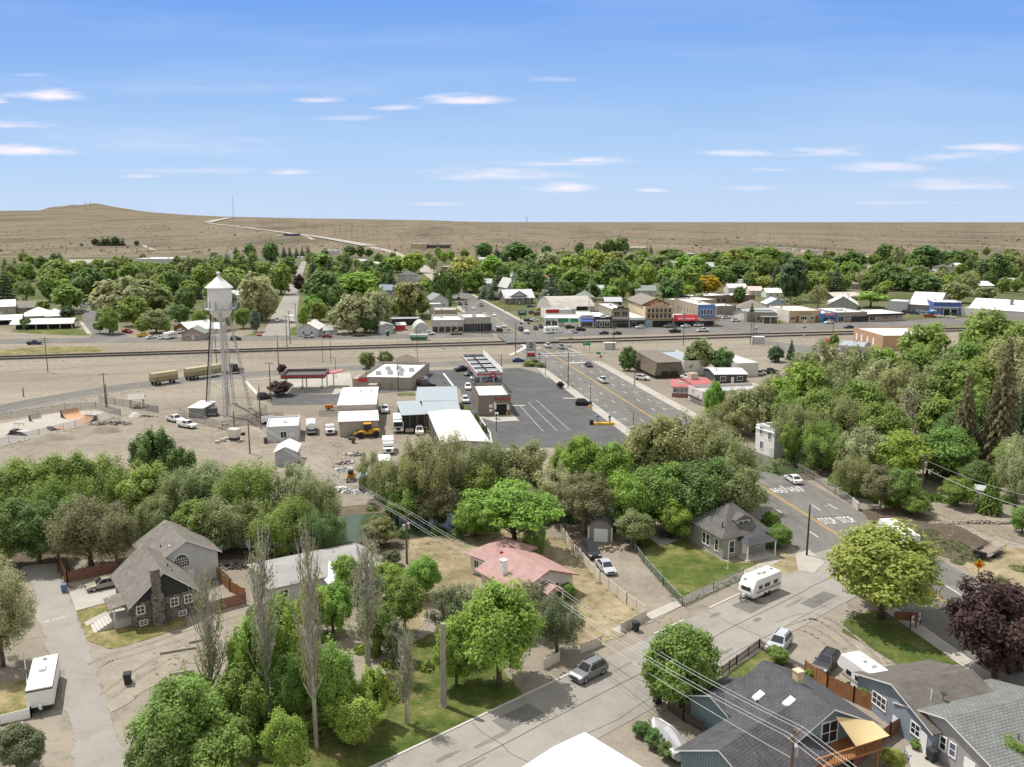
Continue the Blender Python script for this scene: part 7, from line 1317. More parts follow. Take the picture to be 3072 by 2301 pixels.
FAR="""spruce,18,825,772,30,fir;spruce,47,820,771,22,fir;spruce,20,912,800,60,fir;dense,125,812,768,40,dark;spruce,180,790,754,28,fir;dense,163,790,760,25,dark;round,72,790,757,30,olive;round,81,845,792,44,mid;round,190,850,782,110,mid;loose,80,905,845,55,dark;round,150,905,832,64,mid;round,190,890,835,70,bright;round,205,935,862,85,mid;dense,272,908,812,95,dark;round,297,815,780,44,mid;dense,375,805,775,45,dark;round,290,915,872,32,gold;dense,350,958,843,140,pale;dense,450,940,840,130,olive;round,405,978,900,90,mid;round,557,938,868,66,dark;spruce,571,850,762,30,fir;round,520,893,820,60,dark;spruce,617,815,771,25,fir;round,617,883,800,74,mid;spruce,683,820,757,40,fir;spruce,723,808,765,22,fir;spruce,753,828,762,36,fir;spruce,708,765,738,22,fir;round,750,778,737,34,dark;round,705,868,805,84,mid;dense,785,962,829,118,pale;round,390,848,795,60,mid;round,435,843,790,48,mid;round,500,833,795,60,mid;round,330,850,800,50,mid;round,240,820,790,40,mid;round,590,810,775,40,olive;round,650,800,770,50,olive;
round,813,793,730,52,dark;spruce,852,773,738,22,fir;spruce,870,774,740,20,fir;spruce,890,774,741,20,fir;spruce,907,773,740,20,fir;spruce,925,772,735,24,fir;round,797,832,785,46,mid;round,843,883,795,72,mid;round,868,828,775,52,dark;round,898,875,827,36,purple;spruce,940,838,778,40,fir;round,970,820,765,72,mid;spruce,990,838,770,36,fir;spruce,1040,818,757,46,fir;dense,1082,772,737,27,dark;round,1050,772,738,42,dark;dense,1106,770,746,26,dark;spruce,1078,835,785,30,fir;spruce,1145,803,767,26,fir;dense,1150,848,790,62,dark;spruce,1172,870,805,46,fir;round,1190,818,770,62,bright;round,1245,820,757,80,bright;loose,1300,815,765,34,olive;dense,965,928,815,112,dark;round,1015,903,815,84,mid;round,1075,908,825,132,bright;round,938,952,890,62,bright;round,1015,948,865,62,dark;dense,1063,1000,890,122,pale;dense,1128,988,875,92,pale;round,1232,953,842,108,olive;dense,1315,908,818,46,dark;round,1352,898,820,64,dark;column,1347,920,865,20,dark;column,1288,925,880,20,dark;round,1395,873,765,104,lime;spruce,1430,818,762,32,fir;round,1452,778,733,52,dark;spruce,1490,783,740,34,fir;spruce,1512,785,738,34,fir;round,1475,838,775,74,bright;spruce,1500,873,795,58,fir;round,1420,878,810,72,mid;spruce,1452,897,856,36,blue;spruce,1473,900,853,34,blue;spruce,1507,899,862,44,blue;
round,1550,790,733,84,dark;round,1640,768,735,32,dark;round,1738,768,728,30,dark;round,1825,768,715,37,dark;round,1862,768,710,54,dark;spruce,1952,770,733,20,fir;round,1793,768,730,24,olive;round,1648,815,760,84,pale;round,1717,828,767,84,bright;round,1778,824,757,74,lime;round,1817,824,757,62,lime;round,1850,805,752,62,olive;round,1847,870,785,84,dark;round,1900,810,762,74,olive;round,1935,868,795,64,bright;round,1974,845,763,88,olive;round,2010,793,745,84,dark;round,2068,853,773,104,bright;round,2068,886,805,90,mid;dense,2125,880,829,72,gold;round,2053,903,852,62,bright;round,2010,908,838,84,dark;round,1862,898,833,48,mid;round,1833,903,862,62,bright;spruce,1652,920,815,78,blue;round,1590,888,800,104,dark;round,1725,883,812,94,mid;dense,1778,898,850,46,dark;round,2208,833,757,94,mid;round,2245,793,738,74,mid;round,2215,842,792,74,dark;round,2285,838,770,62,mid;dense,2220,908,862,40,dark;spruce,2254,965,908,27,fir;loose,2098,911,878,36,olive;round,2290,871,833,52,lime;round,1605,800,758,60,dark;round,1690,790,750,60,olive;round,1760,785,745,50,mid;round,1920,790,750,50,mid;round,2110,800,755,60,mid;round,2160,800,757,60,dark;round,1560,850,795,60,mid;round,1660,860,800,70,bright;round,1800,870,810,60,mid;round,1900,850,800,60,mid;round,2000,860,805,60,bright;round,2160,850,795,60,mid;
round,2297,813,745,94,mid;spruce,2330,858,783,42,fir;dense,2373,905,780,88,fir;round,2424,833,770,78,mid;spruce,2473,798,745,40,fir;round,2482,833,783,58,bright;dense,2543,803,757,84,dark;round,2547,833,783,58,bright;spruce,2507,878,797,58,fir;round,2652,798,737,54,dark;loose,2690,803,733,42,olive;dense,2771,818,737,98,dark;dense,2670,868,797,84,dark;dense,2720,873,815,84,dark;spruce,2811,885,828,31,fir;round,2872,798,753,78,dark;spruce,2832,798,760,21,fir;spruce,2940,848,775,62,fir;dense,2990,848,765,78,dark;round,3030,833,765,74,olive;loose,2900,888,815,64,olive;round,2865,908,850,84,olive;spread,2612,922,866,92,bright;loose,2453,923,850,62,olive;dense,2600,871,833,52,dark;loose,2390,923,890,52,olive;dense,2771,883,825,74,dark;dense,2735,930,905,34,pale;loose,2585,860,815,40,pale;round,2620,800,765,40,mid;round,2720,800,760,40,olive;round,2820,860,815,50,olive;round,2960,900,860,60,olive;round,2400,800,765,50,mid;round,2440,800,762,40,dark;round,3060,810,770,50,olive;round,2350,800,758,50,dark;round,2470,860,815,50,dark;round,2580,800,765,40,dark;round,330,1002,925,70,mid;round,470,998,930,80,olive;round,540,975,915,60,dark;round,600,985,930,50,mid;round,645,960,900,60,mid;round,680,990,940,50,mid;round,730,985,925,56,mid;dense,690,945,880,60,dark;round,912,985,920,36,bright;round,960,965,905,60,mid;round,1010,985,930,60,olive;dense,1110,1000,945,56,dark;round,1170,960,905,50,mid;round,1205,945,890,60,mid;round,1268,945,892,46,mid;round,1120,925,868,60,mid;round,480,905,850,60,mid;round,640,900,850,60,mid;round,130,940,900,40,mid;round,1280,900,840,60,mid;round,1560,905,850,50,mid;round,1690,905,850,60,dark;round,1900,885,845,50,mid;round,2350,870,820,50,mid;round,2430,880,830,60,mid;round,2640,900,860,50,mid"""
AUTO=[]
NAMEK=dict(spruce='spruce_tree',column='juniper_tree')
for s in FAR.replace('\n','').split(';'):
 k,u,vb,vt,wd,lf=s.split(',');AUTO.append((tree(k,int(u),int(vb),int(vt),int(wd)*(1.3 if k=='spruce' else 1.1),lf,None,NAMEK.get(k,'tree'),group='trees of the far town'),k,lf))
rngf=random.Random(21);OCC=[(x,y,r)for _,x,y,r,h in TREES]
BL=[(o.matrix_world.translation.x if False else o.location.x,o.location.y)for o in COL.objects if o.type=='EMPTY' and o.get('category')in('house','shop','building','hall','shed','warehouse','church')]
def clear(x,y):
 for bx,by,r in OCC:
  if(x-bx)**2+(y-by)**2<(r*.62+1.2)**2:return False
 for bx,by in BL:
  if(x-bx-6)**2+(y-by-6)**2<14**2:return False
 u,v=PX(x,y,0)
 for a,b,c,d in((1180,700,1420,960),(0,880,330,1010),(1360,870,1520,960),(1520,905,2420,1000),(780,770,925,1010),(140,770,340,812),(2480,880,3072,1000),(590,900,830,1010)):
  if a<u<c and b<v<d and not(v<800 and u>1190 and a==1180):return False
 return True
TOWN=[(-150,785,640,900),(640,770,1180,905),(1250,762,2330,880),(2330,768,3200,880)]
FB=dict(v=[],f=[],m=[],t=[],n=0);FL=['mid','bright','dark','olive','fir'];cnt=0
for it in range(14000):
 if cnt>=430:break
 a,b,c,d=rngf.choice(TOWN);u=rngf.uniform(a,c);v=b+(d-b)*rngf.random()**.8;p=G(u,v)
 if not clear(p.x,p.y):continue
 k,lf=rngf.choice([('round','mid'),('round','mid'),('round','bright'),('round','dark'),('round','olive'),('dense','dark'),('spruce','fir'),('round','mid'),('dense','mid')]);r=rngf.uniform(4.2,7)if k!='spruce' else rngf.uniform(3,4.5);h=rngf.uniform(9,17)
 me=make_proto(k,rngf.randrange(4),2)[0];n=len(me.vertices);co=np.empty(n*3,np.float32);me.vertices.foreach_get('co',co);co=co.reshape(-1,3);tt=np.empty(n//4,np.float32);me.attributes['tint'].data.foreach_get('value',tt);an=rngf.uniform(0,6.28);cs,sn=math.cos(an),math.sin(an)
 FB['v'].append(np.stack([(co[:,0]*cs-co[:,1]*sn)*r/5+p.x,(co[:,0]*sn+co[:,1]*cs)*r/5+p.y,co[:,2]*h/12-h*.06],1));FB['t'].append(tt);FB['m'].append(np.full(n//4,FL.index(lf),np.int32));OCC.append((p.x,p.y,r));cnt+=1
V_=np.concatenate(FB['v']);n=len(V_);me=bpy.data.meshes.new('far_trees');me.vertices.add(n);me.loops.add(n);me.polygons.add(n//4);me.vertices.foreach_set('co',V_.astype(np.float32).ravel());me.loops.foreach_set('vertex_index',np.arange(n,dtype=np.int32));me.polygons.foreach_set('loop_start',np.arange(0,n,4,dtype=np.int32))
for q in FL:me.materials.append(LEAF[q])
me.polygons.foreach_set('material_index',np.concatenate(FB['m']));me.attributes.new('tint','FLOAT','FACE').data.foreach_set('value',np.concatenate(FB['t']));me.update(calc_edges=True);o=bpy.data.objects.new('far_trees',me);COL.objects.link(o);tag(o,'mass of trees filling the yards of the far town','trees',kind='stuff')
for e,k,lf in AUTO:
 if k in('round','dense','loose'):e.location.z-=e.scale.z*12*.06;e.scale.z*=1.2
for i,(u,h)in enumerate(((285,13),(298,11),(309,16),(318,13),(326,17),(338,15),(348,17),(358,14),(369,14),(410,9),(245,6))):
 AUTO.append((tree('dense' if i%3==0 else 'spruce',u,738,0,0,'fir',None,'spruce_tree',group='conifers out on the plain',h=h*1.3,r=8 if i<9 else 6,pos=GT(u,738)),'spruce','plain'))
C_,N_,S_=sagebrush();me=leafmesh('sagebrush',C_,N_,S_,np.random.default_rng(2).uniform(.1,.6,len(C_)));me.materials.append(leaf_mat('sage leaves',(.115,.105,.07),trans=.1));o=bpy.data.objects.new('sagebrush',me);COL.objects.link(o);tag(o,'dark sagebrush dotted over the tan plain','sagebrush',kind='stuff')
def weeds(label,lines,n,spread,leaf,seed):
 rg=np.random.default_rng(seed);C=[];Nn=[];S=[];T=[];seg=[(G(*a),G(*b))for L in lines for a,b in zip(L[:-1],L[1:])];ln=np.array([(b-a).length for a,b in seg]);ch=rg.choice(len(seg),n,p=ln/ln.sum())
 for i in ch:
  a,b=seg[i];p=a.lerp(b,rg.random());c=np.array([p.x+rg.normal()*spread,p.y+rg.normal()*spread,.08]);m=rg.integers(5,14);r=rg.uniform(.08,.28)
  d=rg.normal(size=(m,3))*np.array([r,r,r*.35]);d[:,2]=np.abs(d[:,2]);C.append(c+d);Nn.append(rg.normal(size=(m,3))+np.array([0,0,.6]));S.append(rg.uniform(.05,.13,m));T.append(np.clip(rg.normal(.5,.2,m),0,1))
 me=leafmesh('weeds',np.concatenate(C),np.concatenate(Nn),np.concatenate(S),np.concatenate(T));me.materials.append(LEAF[leaf]);o=bpy.data.objects.new('weeds',me);COL.objects.link(o);tag(o,label,'weeds',kind='stuff')
weeds('green weeds along the fences, kerbs and drives of the foreground',[[(1683,1604),(1800,1748),(1938,1855)],[(1882,1622),(2046,1818),(2230,1728)],[(1660,2040),(1790,1975)],[(2040,2300),(2180,2120)],[(2520,1860),(2700,2010)],[(1230,1640),(1500,1600),(1680,1620)]],330,.3,'shrub',3)
weeds('dry pale weeds over the yards and lots',[[(1650,1700),(1760,1840),(1850,1890)],[(1240,1700),(1350,1660)],[(2720,1560),(2900,1660),(3060,1700)],[(2780,1545),(3060,1630)],[(2180,1700),(2380,1690)],[(480,2020),(620,1950)],[(40,1650),(190,1650)],[(1150,1640),(1250,1740)]],500,1.8,'pale',4)
weeds('grey green weeds along the tracks and dirt yards',[[(0,1090),(760,1066),(1500,1043)],[(0,1062),(760,1040),(1480,1020)],[(1760,1035),(2300,1018),(2500,1012)],[(0,1250),(300,1190),(480,1165)],[(0,1345),(226,1290),(380,1250)],[(540,1250),(668,1292),(800,1250)],[(1012,1300),(1014,1480)],[(1750,1060),(1900,1060)],[(400,1400),(900,1400)]],1500,1.3,'shrub',5)
V=[('suv','grey',1766,2030,-95,50,'grey suv driving on the bleached side street'),('suv','silver',2337,1945,-60,70,'silver suv parked at the dark picket fence'),('suv','dark',2478,2005,-60,65,'dark suv with roof rails parked by the stained fence'),('sedan','silver',1817,1712,60,70,'silver blue sedan parked along the vinyl fence'),('van','dark',1772,1665,60,80,'black van parked along the vinyl fence near the garage'),('sedan','beige',314,1763,-100,22,'grey beige car on the driveway beside the stone house'),('sedan','white',2380,1446,-55,-35,'silver white sedan driving across the bridge'),('pickup','navy',104,1034,100,-4,'dark blue pickup alone on the dirt by the tracks'),('suv','white',267,913,60,-8,'white suv farthest up the short street'),('suv','white',250,921,60,-8,'white suv second from the far end of the short street'),('sedan','white',240,931,60,-8,'white car third along the short street'),('pickup','grey',238,943,60,-8,'grey pickup nearest in the row along the short street'),('pickup','red',382,999,60,6,'red old truck beside the green corner trees'),('pickup','yellow',430,1010,80,-8,'yellow truck parked under the green tree'),('sedan','white',453,1016,80,-10,'small white sedan right of the yellow truck'),('suv','white',487,1017,80,-20,'white car beside the white travel trailer'),('pickup','white',540,1000,80,-20,'white truck behind the tan cottage'),('sedan','silver',535,965,80,-20,'grey car behind the brown clapboard house'),('suv','silver',556,960,80,-20,'silver suv behind the brown clapboard house'),('pickup','white',526,1266,90,22,'white pickup farther from camera in the dirt yard pair'),('pickup','white',562,1283,90,16,'white pickup with canopy shell in front of the other'),('suv','navy',708,1021,90,-3,'dark blue suv parked by the small lawn'),('hatch','pink',777,1007,30,60,'faded pink car at the side street corner'),('pickup','white',832,965,5,60,'white pickup driving on the pale side street'),('suv','silver',926,1014,90,-3,'silver wagon parked before the white cottage'),('sedan','red',981,1013,90,-3,'red car parked before the white cottage wing'),('pickup','brown',1078,1009,90,-3,'brown pickup parked under the big pale willow'),('pickup','white',1285,1005,90,-3,'white pickup in front of the greenhouse'),('pickup','tan',1369,1004,90,-3,'tan pickup in front of the hardware store'),('jeep','dark',793,1197,90,-10,'dark open utility vehicle at the kerb end'),('suv','white',1246,1123,90,-10,'white suv at the side of the fuel store'),('sedan','white',1262,1138,90,-10,'white car in the row beside the fuel store'),('sedan','silver',1264,1144,90,-10,'silver car in the row beside the fuel store'),('hatch','maroon',1267,1153,90,-10,'maroon car in the row beside the fuel store'),('suv','black',1284,1163,90,-10,'black car at the near end of the row beside the fuel store'),('pickup','white',1225,1122,40,60,'white truck squeezed behind the fuel store corner'),('pickup','dark',1387,1113,-90,8,'dark pickup at the left end of the large fuel canopy'),('sedan','grey',1408,1126,-90,20,'grey car under the edge of the large fuel canopy'),('suv','white',1428,1138,-90,30,'white suv under the large fuel canopy'),('jeep','silver',1447,1150,-90,30,'silver open jeep under the near corner of the large canopy'),('suv','dark',1475,1143,-90,30,'dark suv under the right side of the large canopy'),('suv','white',1404,1168,10,60,'white suv half hidden behind the car wash'),('suv','white',1396,1207,30,70,'white suv passing left of the car wash'),('sedan','blue',1556,1086,90,-2,'blue sedan waiting near the price sign'),('sedan','dark',1766,1100,90,50,'dark sedan turning at the highway crossing'),('pickup','white',1809,1147,-80,-50,'white pickup on the highway beside the dark lot'),('suv','black',1751,1216,90,2,'black suv parked at the edge of the dark lot'),('pickup','black',1563,992,80,42,'dark pickup towing a white trailer over the crossing'),('suv','white',1494,984,80,50,'white suv left of the pair waiting at the crossing'),('suv','white',1511,981,80,50,'white suv right of the pair waiting at the crossing'),('sedan','white',1482,948,80,50,'white sedan between the crossing and the bungalow'),('pickup','grey',1444,919,80,50,'grey pickup farther up the highway'),('hatch','white',1420,928,80,50,'small white car left of the grey pickup'),('sedan','dark',1376,898,80,50,'dark car parked high up the highway at left'),('suv','black',1380,915,80,50,'black suv parked beside the white two storey house'),('suv','grey',1397,914,80,50,'grey suv parked beside the three poles'),('pickup','white',1643,1042,-70,-46,'white pickup driving up onto the crossing'),('pickup','silver',1684,1046,-70,-46,'silver pickup in the outer lane near the crossing'),('sedan','silver',1719,1000,90,-3,'silver car right of the motorhome'),('suv','black',1742,993,90,-3,'black suv parked before the blue awning shop'),('suv','black',1710,986,90,-3,'black suv in the service station doorway'),('suv','dark',1607,989,40,40,'dark suv at the front corner of the service station'),('suv','dark',1622,984,40,40,'dark suv beside the orange pole at the station'),('sedan','black',1584,965,90,-3,'black car below the green station billboard'),('sedan','white',1603,964,90,-3,'white car beside the green station billboard'),('suv','rust',1597,942,90,-3,'rusty brown wreck at the left of the salvage row'),('pickup','rust',1614,946,90,-3,'rusty brown truck in front of the salvage row'),('sedan','yellow',1619,931,90,-3,'pale yellow old car in the salvage row'),('sedan','dark',1635,936,90,-3,'dark old car at the right of the salvage row'),('sedan','blue',1590,922,90,-3,'blue car parked by the bungalow lawn'),('sedan','dark',1625,918,90,-3,'dark car parked behind the salvage row'),('sedan','dark',1811,1003,-90,3,'dark brown sedan in front of the black shop'),('sedan','dark',1850,1004,-90,3,'dark sedan in front of the stepped stone building'),('hatch','white',1920,985,-90,3,'white hatchback before the white fronted shop'),('pickup','grey',2009,983,-90,3,'grey pickup parked before the tan hotel'),('sedan','white',2056,982,-90,3,'white sedan before the red awning shop'),('suv','white',2096,980,-90,3,'white suv before the blue fronted corner shop'),('pickup','black',2025,998,90,-3,'black pickup driving past the tan hotel'),('pickup','white',2109,995,90,-3,'white pickup driving past the corner shop'),('sedan','white',2164,954,90,-3,'white car parked in the side street at left'),('suv','white',2178,956,90,-3,'white suv beside the white car in the side street'),('suv','white',2207,965,90,-3,'white suv leaving the side street'),('suv','white',2487,971,-90,3,'white suv parked before the bright blue shop'),('sedan','navy',2546,985,-90,3,'dark blue car near the salmon brick building'),('suv','white',1927,1140,90,8,'white suv parked at the brown restaurant corner'),('pickup','white',2063,1139,-80,-20,'white pickup parked behind the brown restaurant'),('suv','white',2046,1118,-80,-20,'white suv half hidden behind the restaurant roof'),('pickup','black',2310,1121,90,-5,'black truck under the trees right of the charcoal house'),('suv','silver',2278,1126,90,-5,'silver suv in the shade right of the charcoal house'),('suv','white',2670,928,90,5,'white suv beside the boxy grey shed'),('suv','black',2718,940,90,5,'black suv left of the blue garage yard'),('van','blue',2744,943,90,5,'blue and white van in the blue garage yard'),('pickup','red',2788,952,90,5,'red truck in front of the blue boat'),('suv','white',2815,952,90,5,'white suv in front of the open bay doors'),('suv','silver',2762,938,90,5,'silver suv behind the blue van'),('sedan','white',2852,955,90,5,'white car at the right of the garage yard'),('sedan','grey',2852,945,90,5,'grey car close to the blue garage'),('sedan','white',2354,904,90,3,'white car parked above the small blue grey house'),('pickup','tan',1228,1294,10,80,'tan pickup parked before the open shed'),('van','white',1258,1300,12,80,'white van parked before the open shed'),('pickup','white',1154,1236,8,80,'white utility pickup in the lane beside the sheds'),('pickup','white',815,1270,90,-8,'white pickup with grey canopy behind the yard office'),('sedan','white',1180,756,60,10,'white car on the far highway'),('suv','dark',1151,757,60,10,'dark car on the far highway'),('sedan','white',1030,724,60,8,'tiny car far out on the plain road'),('sedan','silver',1228,744,60,4,'silver car before the far roadside store'),('sedan','white',1213,746,60,4,'white car left of the far roadside store')]
for k,c,u,v,du,dv,lab in V:
 car(k,c,u,v,du,dv,lab,shell='shell' in lab or 'canopy behind' in lab,name={'driving':'moving_car'}.get('',None))
def qw(e,xs,w2,r=.38,lod=0):
 for x in xs:
  for s in(-1,1):q=MB();y0,y1=sorted((s*(w2-.22),s*(w2+.01)));q.ywheel(x,y0,y1,r,r,12);q.build('wheel',BLACK,e)
def qT(u,v,du,dv,L,W,H,label,cat='travel trailer',name='travel_trailer',ac=1,stripe=None,front='slope',axle=None,z0=.5,vents=2,body=WHITE,windows=True,dark_skirt=False):
 e=qH(name,label,cat,G(u,v)+Vector((0,0,.07)),qh(u,v,du,dv));h2,w2=L/2,W/2
 if front=='slope':prof=[(-h2,z0),(h2-.25,z0),(h2,z0+.5),(h2-.1,z0+1.3),(h2-.75,H-.08),(h2-1.0,H),(-h2+.2,H),(-h2,H-.15)]
 elif front=='gooseneck':prof=[(-h2,z0),(h2-2.4,z0),(h2-2.2,1.7),(h2-.2,1.75),(h2,2.1),(h2-.5,H-.1),(h2-.9,H),(-h2+.2,H),(-h2,H-.2)]
 else:prof=[(-h2,z0),(h2,z0),(h2,H-.02),(h2-.02,H),(-h2+.02,H),(-h2,H-.02)]
 q=MB();q.loft([[(x*.995,y,z0+(z-z0)*k)for x,z in prof]for y,k in((-w2,.975),(-w2+.09,1),(w2-.09,1),(w2,.975))]);q.build('body',body,e)
 if windows:
  for s in(-1,1):
   for x,wd in((-h2*.6,.9),(0,1.2),(h2*.45,.8)):
    q=MB();y0,y1=sorted((s*(w2+.003),s*(w2+.02)));q.box(x-wd/2,y0,z0+.95,x+wd/2,y1,z0+1.5);q.build('window',GLASS,e)
  q=MB();q.box(h2*.68,-w2-.02,z0+.05,h2*.68+.62,-w2-.003,z0+1.75);q.build('door',OFFW,e)
  q=MB();q.box(h2-.3,-w2*.6,z0+.85,h2-.015,w2*.6,z0+1.35)if front!='gooseneck' else q.box(h2-.5,-w2*.5,2.1,h2-.06,w2*.5,2.4);q.build('front_window',GLASS,e)
 if stripe:
  q=MB()
  for s in(-1,1):y0,y1=sorted((s*(w2+.003),s*(w2+.016)));q.box(-h2*.97,y0,z0+.5,h2*.75,y1,z0+.68);q.box(-h2*.97,y0,z0+.76,h2*.75,y1,z0+.82)
  q.build('stripe',stripe,e)
 if dark_skirt:
  q=MB();q.box(-h2-.02,-w2-.02,z0-.02,h2+.02,w2+.02,z0+.12);q.box(-h2-.02,-w2-.02,H-.3,h2+.02,w2+.02,H-.16);q.build('trim',DARK,e)
 for k in range(ac):q=MB();x=-h2*.1+1.8*k;q.loft([[(x-.5,-.4,H),(x+.5,-.4,H),(x+.5,.4,H),(x-.5,.4,H)],[(x-.36,-.3,H+.3),(x+.42,-.3,H+.3),(x+.42,.3,H+.3),(x-.36,.3,H+.3)]]);q.build('air_conditioner',OFFW if ac==1 else DARK,e)
 for k in range(vents):q=MB();x=-h2*.75+k*h2*.9;q.box(x-.2,-.2,H,x+.2,.2,H+.1);q.build('roof_vent',cm('grey roof vent',(.2,.2,.21)),e)
 ax=axle or(-.55,.35);qw(e,ax,w2)
 if front!='gooseneck':q=MB();q.tube((h2-.1,-.7,z0-.05),(h2+1.2,0,.45),.05);q.tube((h2-.1,.7,z0-.05),(h2+1.2,0,.45),.05);q.cyl(h2+.95,0,.1,.9,.05,n=6);q.build('hitch',DARK,e);q=MB();q.cyl(h2+.35,-.0,.5,1.0,.17,n=10);q.build('gas_bottle',WHITE,e)
 return e
qT(2278,1782,-85,36,6.3,2.35,2.95,'white travel trailer with tan stripes parked on the side street',stripe=cm('tan stripe',(.33,.24,.16)),vents=3)
qT(135,2085,-20,100,7.3,2.45,2.7,'white enclosed cargo trailer with black trim parked in the alley','cargo trailer','cargo_trailer',ac=1,front='box',windows=False,dark_skirt=True,vents=1,z0=.5)
qT(2600,2080,-85,-62,7.0,2.4,3.3,'white fifth wheel trailer parked between the fence and the blue house',front='gooseneck',ac=1,vents=3,stripe=cm('grey stripe',(.2,.2,.22)))
qT(2690,1632,-60,-42,8.5,2.4,3.0,'white camper trailer half hidden behind the spreading tree',ac=1,front='slope')
qT(511,1016,70,-16,7.0,2.4,2.9,'white travel trailer beside the tan cottage')
qT(1657,1000,90,-3,7.6,2.4,3.0,'white motorhome at the service station corner','motorhome','motorhome')
t_=qT(1580,1000,80,42,4.2,1.9,1.3,'low white trailer towed behind the dark pickup','trailer','utility_trailer',ac=0,front='box',windows=False,vents=0)
rp_=random.Random(5)
for i,(u,v)in enumerate(((672,766),(690,769),(705,775),(722,777),(760,776),(775,779),(855,764),(872,772),(884,766),(902,776),(915,778),(690,762),(740,779),(1990,742),(2005,743),(2022,745),(2037,744),(2340,748),(2360,749),(2385,751))):
 e=qH('motorhome','white motorhome parked in the far camping ground' if u<1000 else('white camper on the far lot at the plain edge' if u<2200 else 'white trailer in the row at the plain edge'),'motorhome',G(u,v),rp_.uniform(-.6,.6),'motorhomes in the far camping ground' if u<1000 else('campers on the far lot' if u<2200 else 'trailers in the far row'));q=MB();q.loft([[(-4.5,y,.5),(4.2,y,.5),(4.5,y,1.5),(4.2,y,3.2),(-4.5,y,3.2)]for y in(-1.25,1.25)]);q.build('body',WHITE,e);q=MB();q.box(-3.5,-1.28,1.6,3.2,-1.255,2.4);q.build('windows',GLASS,e)
def qC(e,x0,col,H=2.7,W=2.3,L=2.0,hood=1.1):
 q=MB();w2=W/2
 prof=[(x0,.6),(x0+L+hood,.6),(x0+L+hood,1.5),(x0+L,1.65),(x0+L-.35,H),(x0,H)]if hood else[(x0,.6),(x0+L,.6),(x0+L,1.5),(x0+L-.12,H),(x0,H)]
 q.loft([[(x,y,z)for x,z in prof]for y in(-w2,w2)]);q.build('cab',col,e);q=MB();xs=x0+L
 z0,z1=1.68,H-.12
 a=(L-.0,0)
 if hood:q.poly([(xs+.012-.01,-w2+.15,z0),(xs+.012-.01,w2-.15,z0),(xs-.33,w2-.2,z1),(xs-.33,-w2+.2,z1)])
 else:q.poly([(xs+.01,-w2+.15,z0),(xs+.01,w2-.15,z0),(xs-.1,w2-.15,z1),(xs-.1,-w2+.15,z1)])
 for s in(-1,1):q.poly([(x0+.5,s*(w2+.012),z0),(xs-.25,s*(w2+.012),z0),(xs-.4,s*(w2+.012),z1),(x0+.5,s*(w2+.012),z1)])
 q.build('windows',GLASS,e);q=MB();xf=x0+L+hood;q.box(xf+.003,-.5,.8,xf+.03,.5,1.4);q.build('grille',DARK,e)
 for s in(-1,1):q=MB();q.box(xf+.003,s*.8-.15,.9,xf+.025,s*.8+.15,1.15);q.build('headlight',HEADL,e)
def truck(u,v,du,dv,label,cat,name):return qH(name,label,cat,G(u,v)+Vector((0,0,.06)),qh(u,v,du,dv))
STRAW=cm('stacked straw bales',(.25,.215,.115),var=.3,scale=1.2);STRAWT=cm('pale straw top',(.40,.36,.23),var=.2,scale=1.5)
for i,(u,v,L,lab)in enumerate(((493,1152,8.2,'rear trailer stacked with straw bales'),(611,1134,12.2,'front trailer stacked with straw bales'))):
 e=truck(u,v,100,-15,lab,'hay trailer','hay_trailer');q=MB();q.box(-L/2,-1.25,1.05,L/2,1.25,1.3);q.build('deck',DARK,e);qw(e,(-L/2+.9,-L/2+2.1,L/2-1.5)if i==0 else(-L/2+.9,-L/2+2.1,-L/2+3.3),1.25,.5)
 n=int(L/1.25)
 for k in range(n):
  for r_ in range(2):
   q=MB();x=-L/2+L*k/n;q.box(x+.03,-1.22,1.31+r_*1.28,x+L/n-.03,1.22,1.31+r_*1.28+1.24);o=q.build('straw_bale',STRAW if r_==0 else STRAWT,None,e.location,e.rotation_euler.z)
   tag(o,'big square straw bale %s of the %s straw trailer'%('in the top layer' if r_ else 'in the bottom layer','rear' if i==0 else 'front'),'straw bale','straw bales %s %s'%('top' if r_ else 'bottom','rear' if i==0 else 'front'))
e=truck(700,1121,100,-15,'black semi tractor pulling the straw trailers','truck','semi_truck');qC(e,-.6,cm('black truck paint',(.02,.02,.022),rough=.3,var=0),3.2,2.4,2.0,1.9);q=MB();q.box(-3.4,-1.0,.8,-.61,1.0,1.1);q.build('chassis',DARK,e);qw(e,(2.6,-1.6,-2.8),1.2,.52)
for s in(-1,1):q=MB();q.cyl(-.75,s*1.0,1.1,3.6,.08,n=6);q.build('exhaust',CHROME,e)
e=truck(934,1296,-8,-80,'white round bodied tanker truck seen from behind','truck','tank_truck');qC(e,1.6,WHITE,2.6,2.3,1.6,.9);q=MB();q.loft([[(x,1.15*k*math.cos(a),2.15+.95*k*math.sin(a))for a in[2*math.pi*j/12 for j in range(12)]]for x,k in((-3.4,.8),(-3.2,1),(1.4,1),(1.5,.85))]);q.build('tank',WHITE,e);q=MB();q.box(-3.5,-1.1,.7,1.5,1.1,1.15);q.build('chassis',DARK,e);q=MB();q.box(-3.75,-1.0,.6,-3.5,1.0,1.0);q.build('bumper',STEEL,e);qw(e,(2.6,-1.6,-2.6),1.15,.5)
e=truck(990,1300,10,80,'white dump pickup facing the camera with black tray','truck','dump_truck');qC(e,.1,WHITE,2.3,2.1,1.5,1.0);q=MB();q.box(-2.9,-1.15,1.0,-.05,1.15,1.15)
for y in(-1.15,1.05):q.box(-2.9,y,1.16,-.05,y+.1,2.0)
q.box(-.15,-1.04,1.16,-.05,1.04,2.2);q.build('tray',DARK,e);qw(e,(1.7,-1.8),1.05,.45)
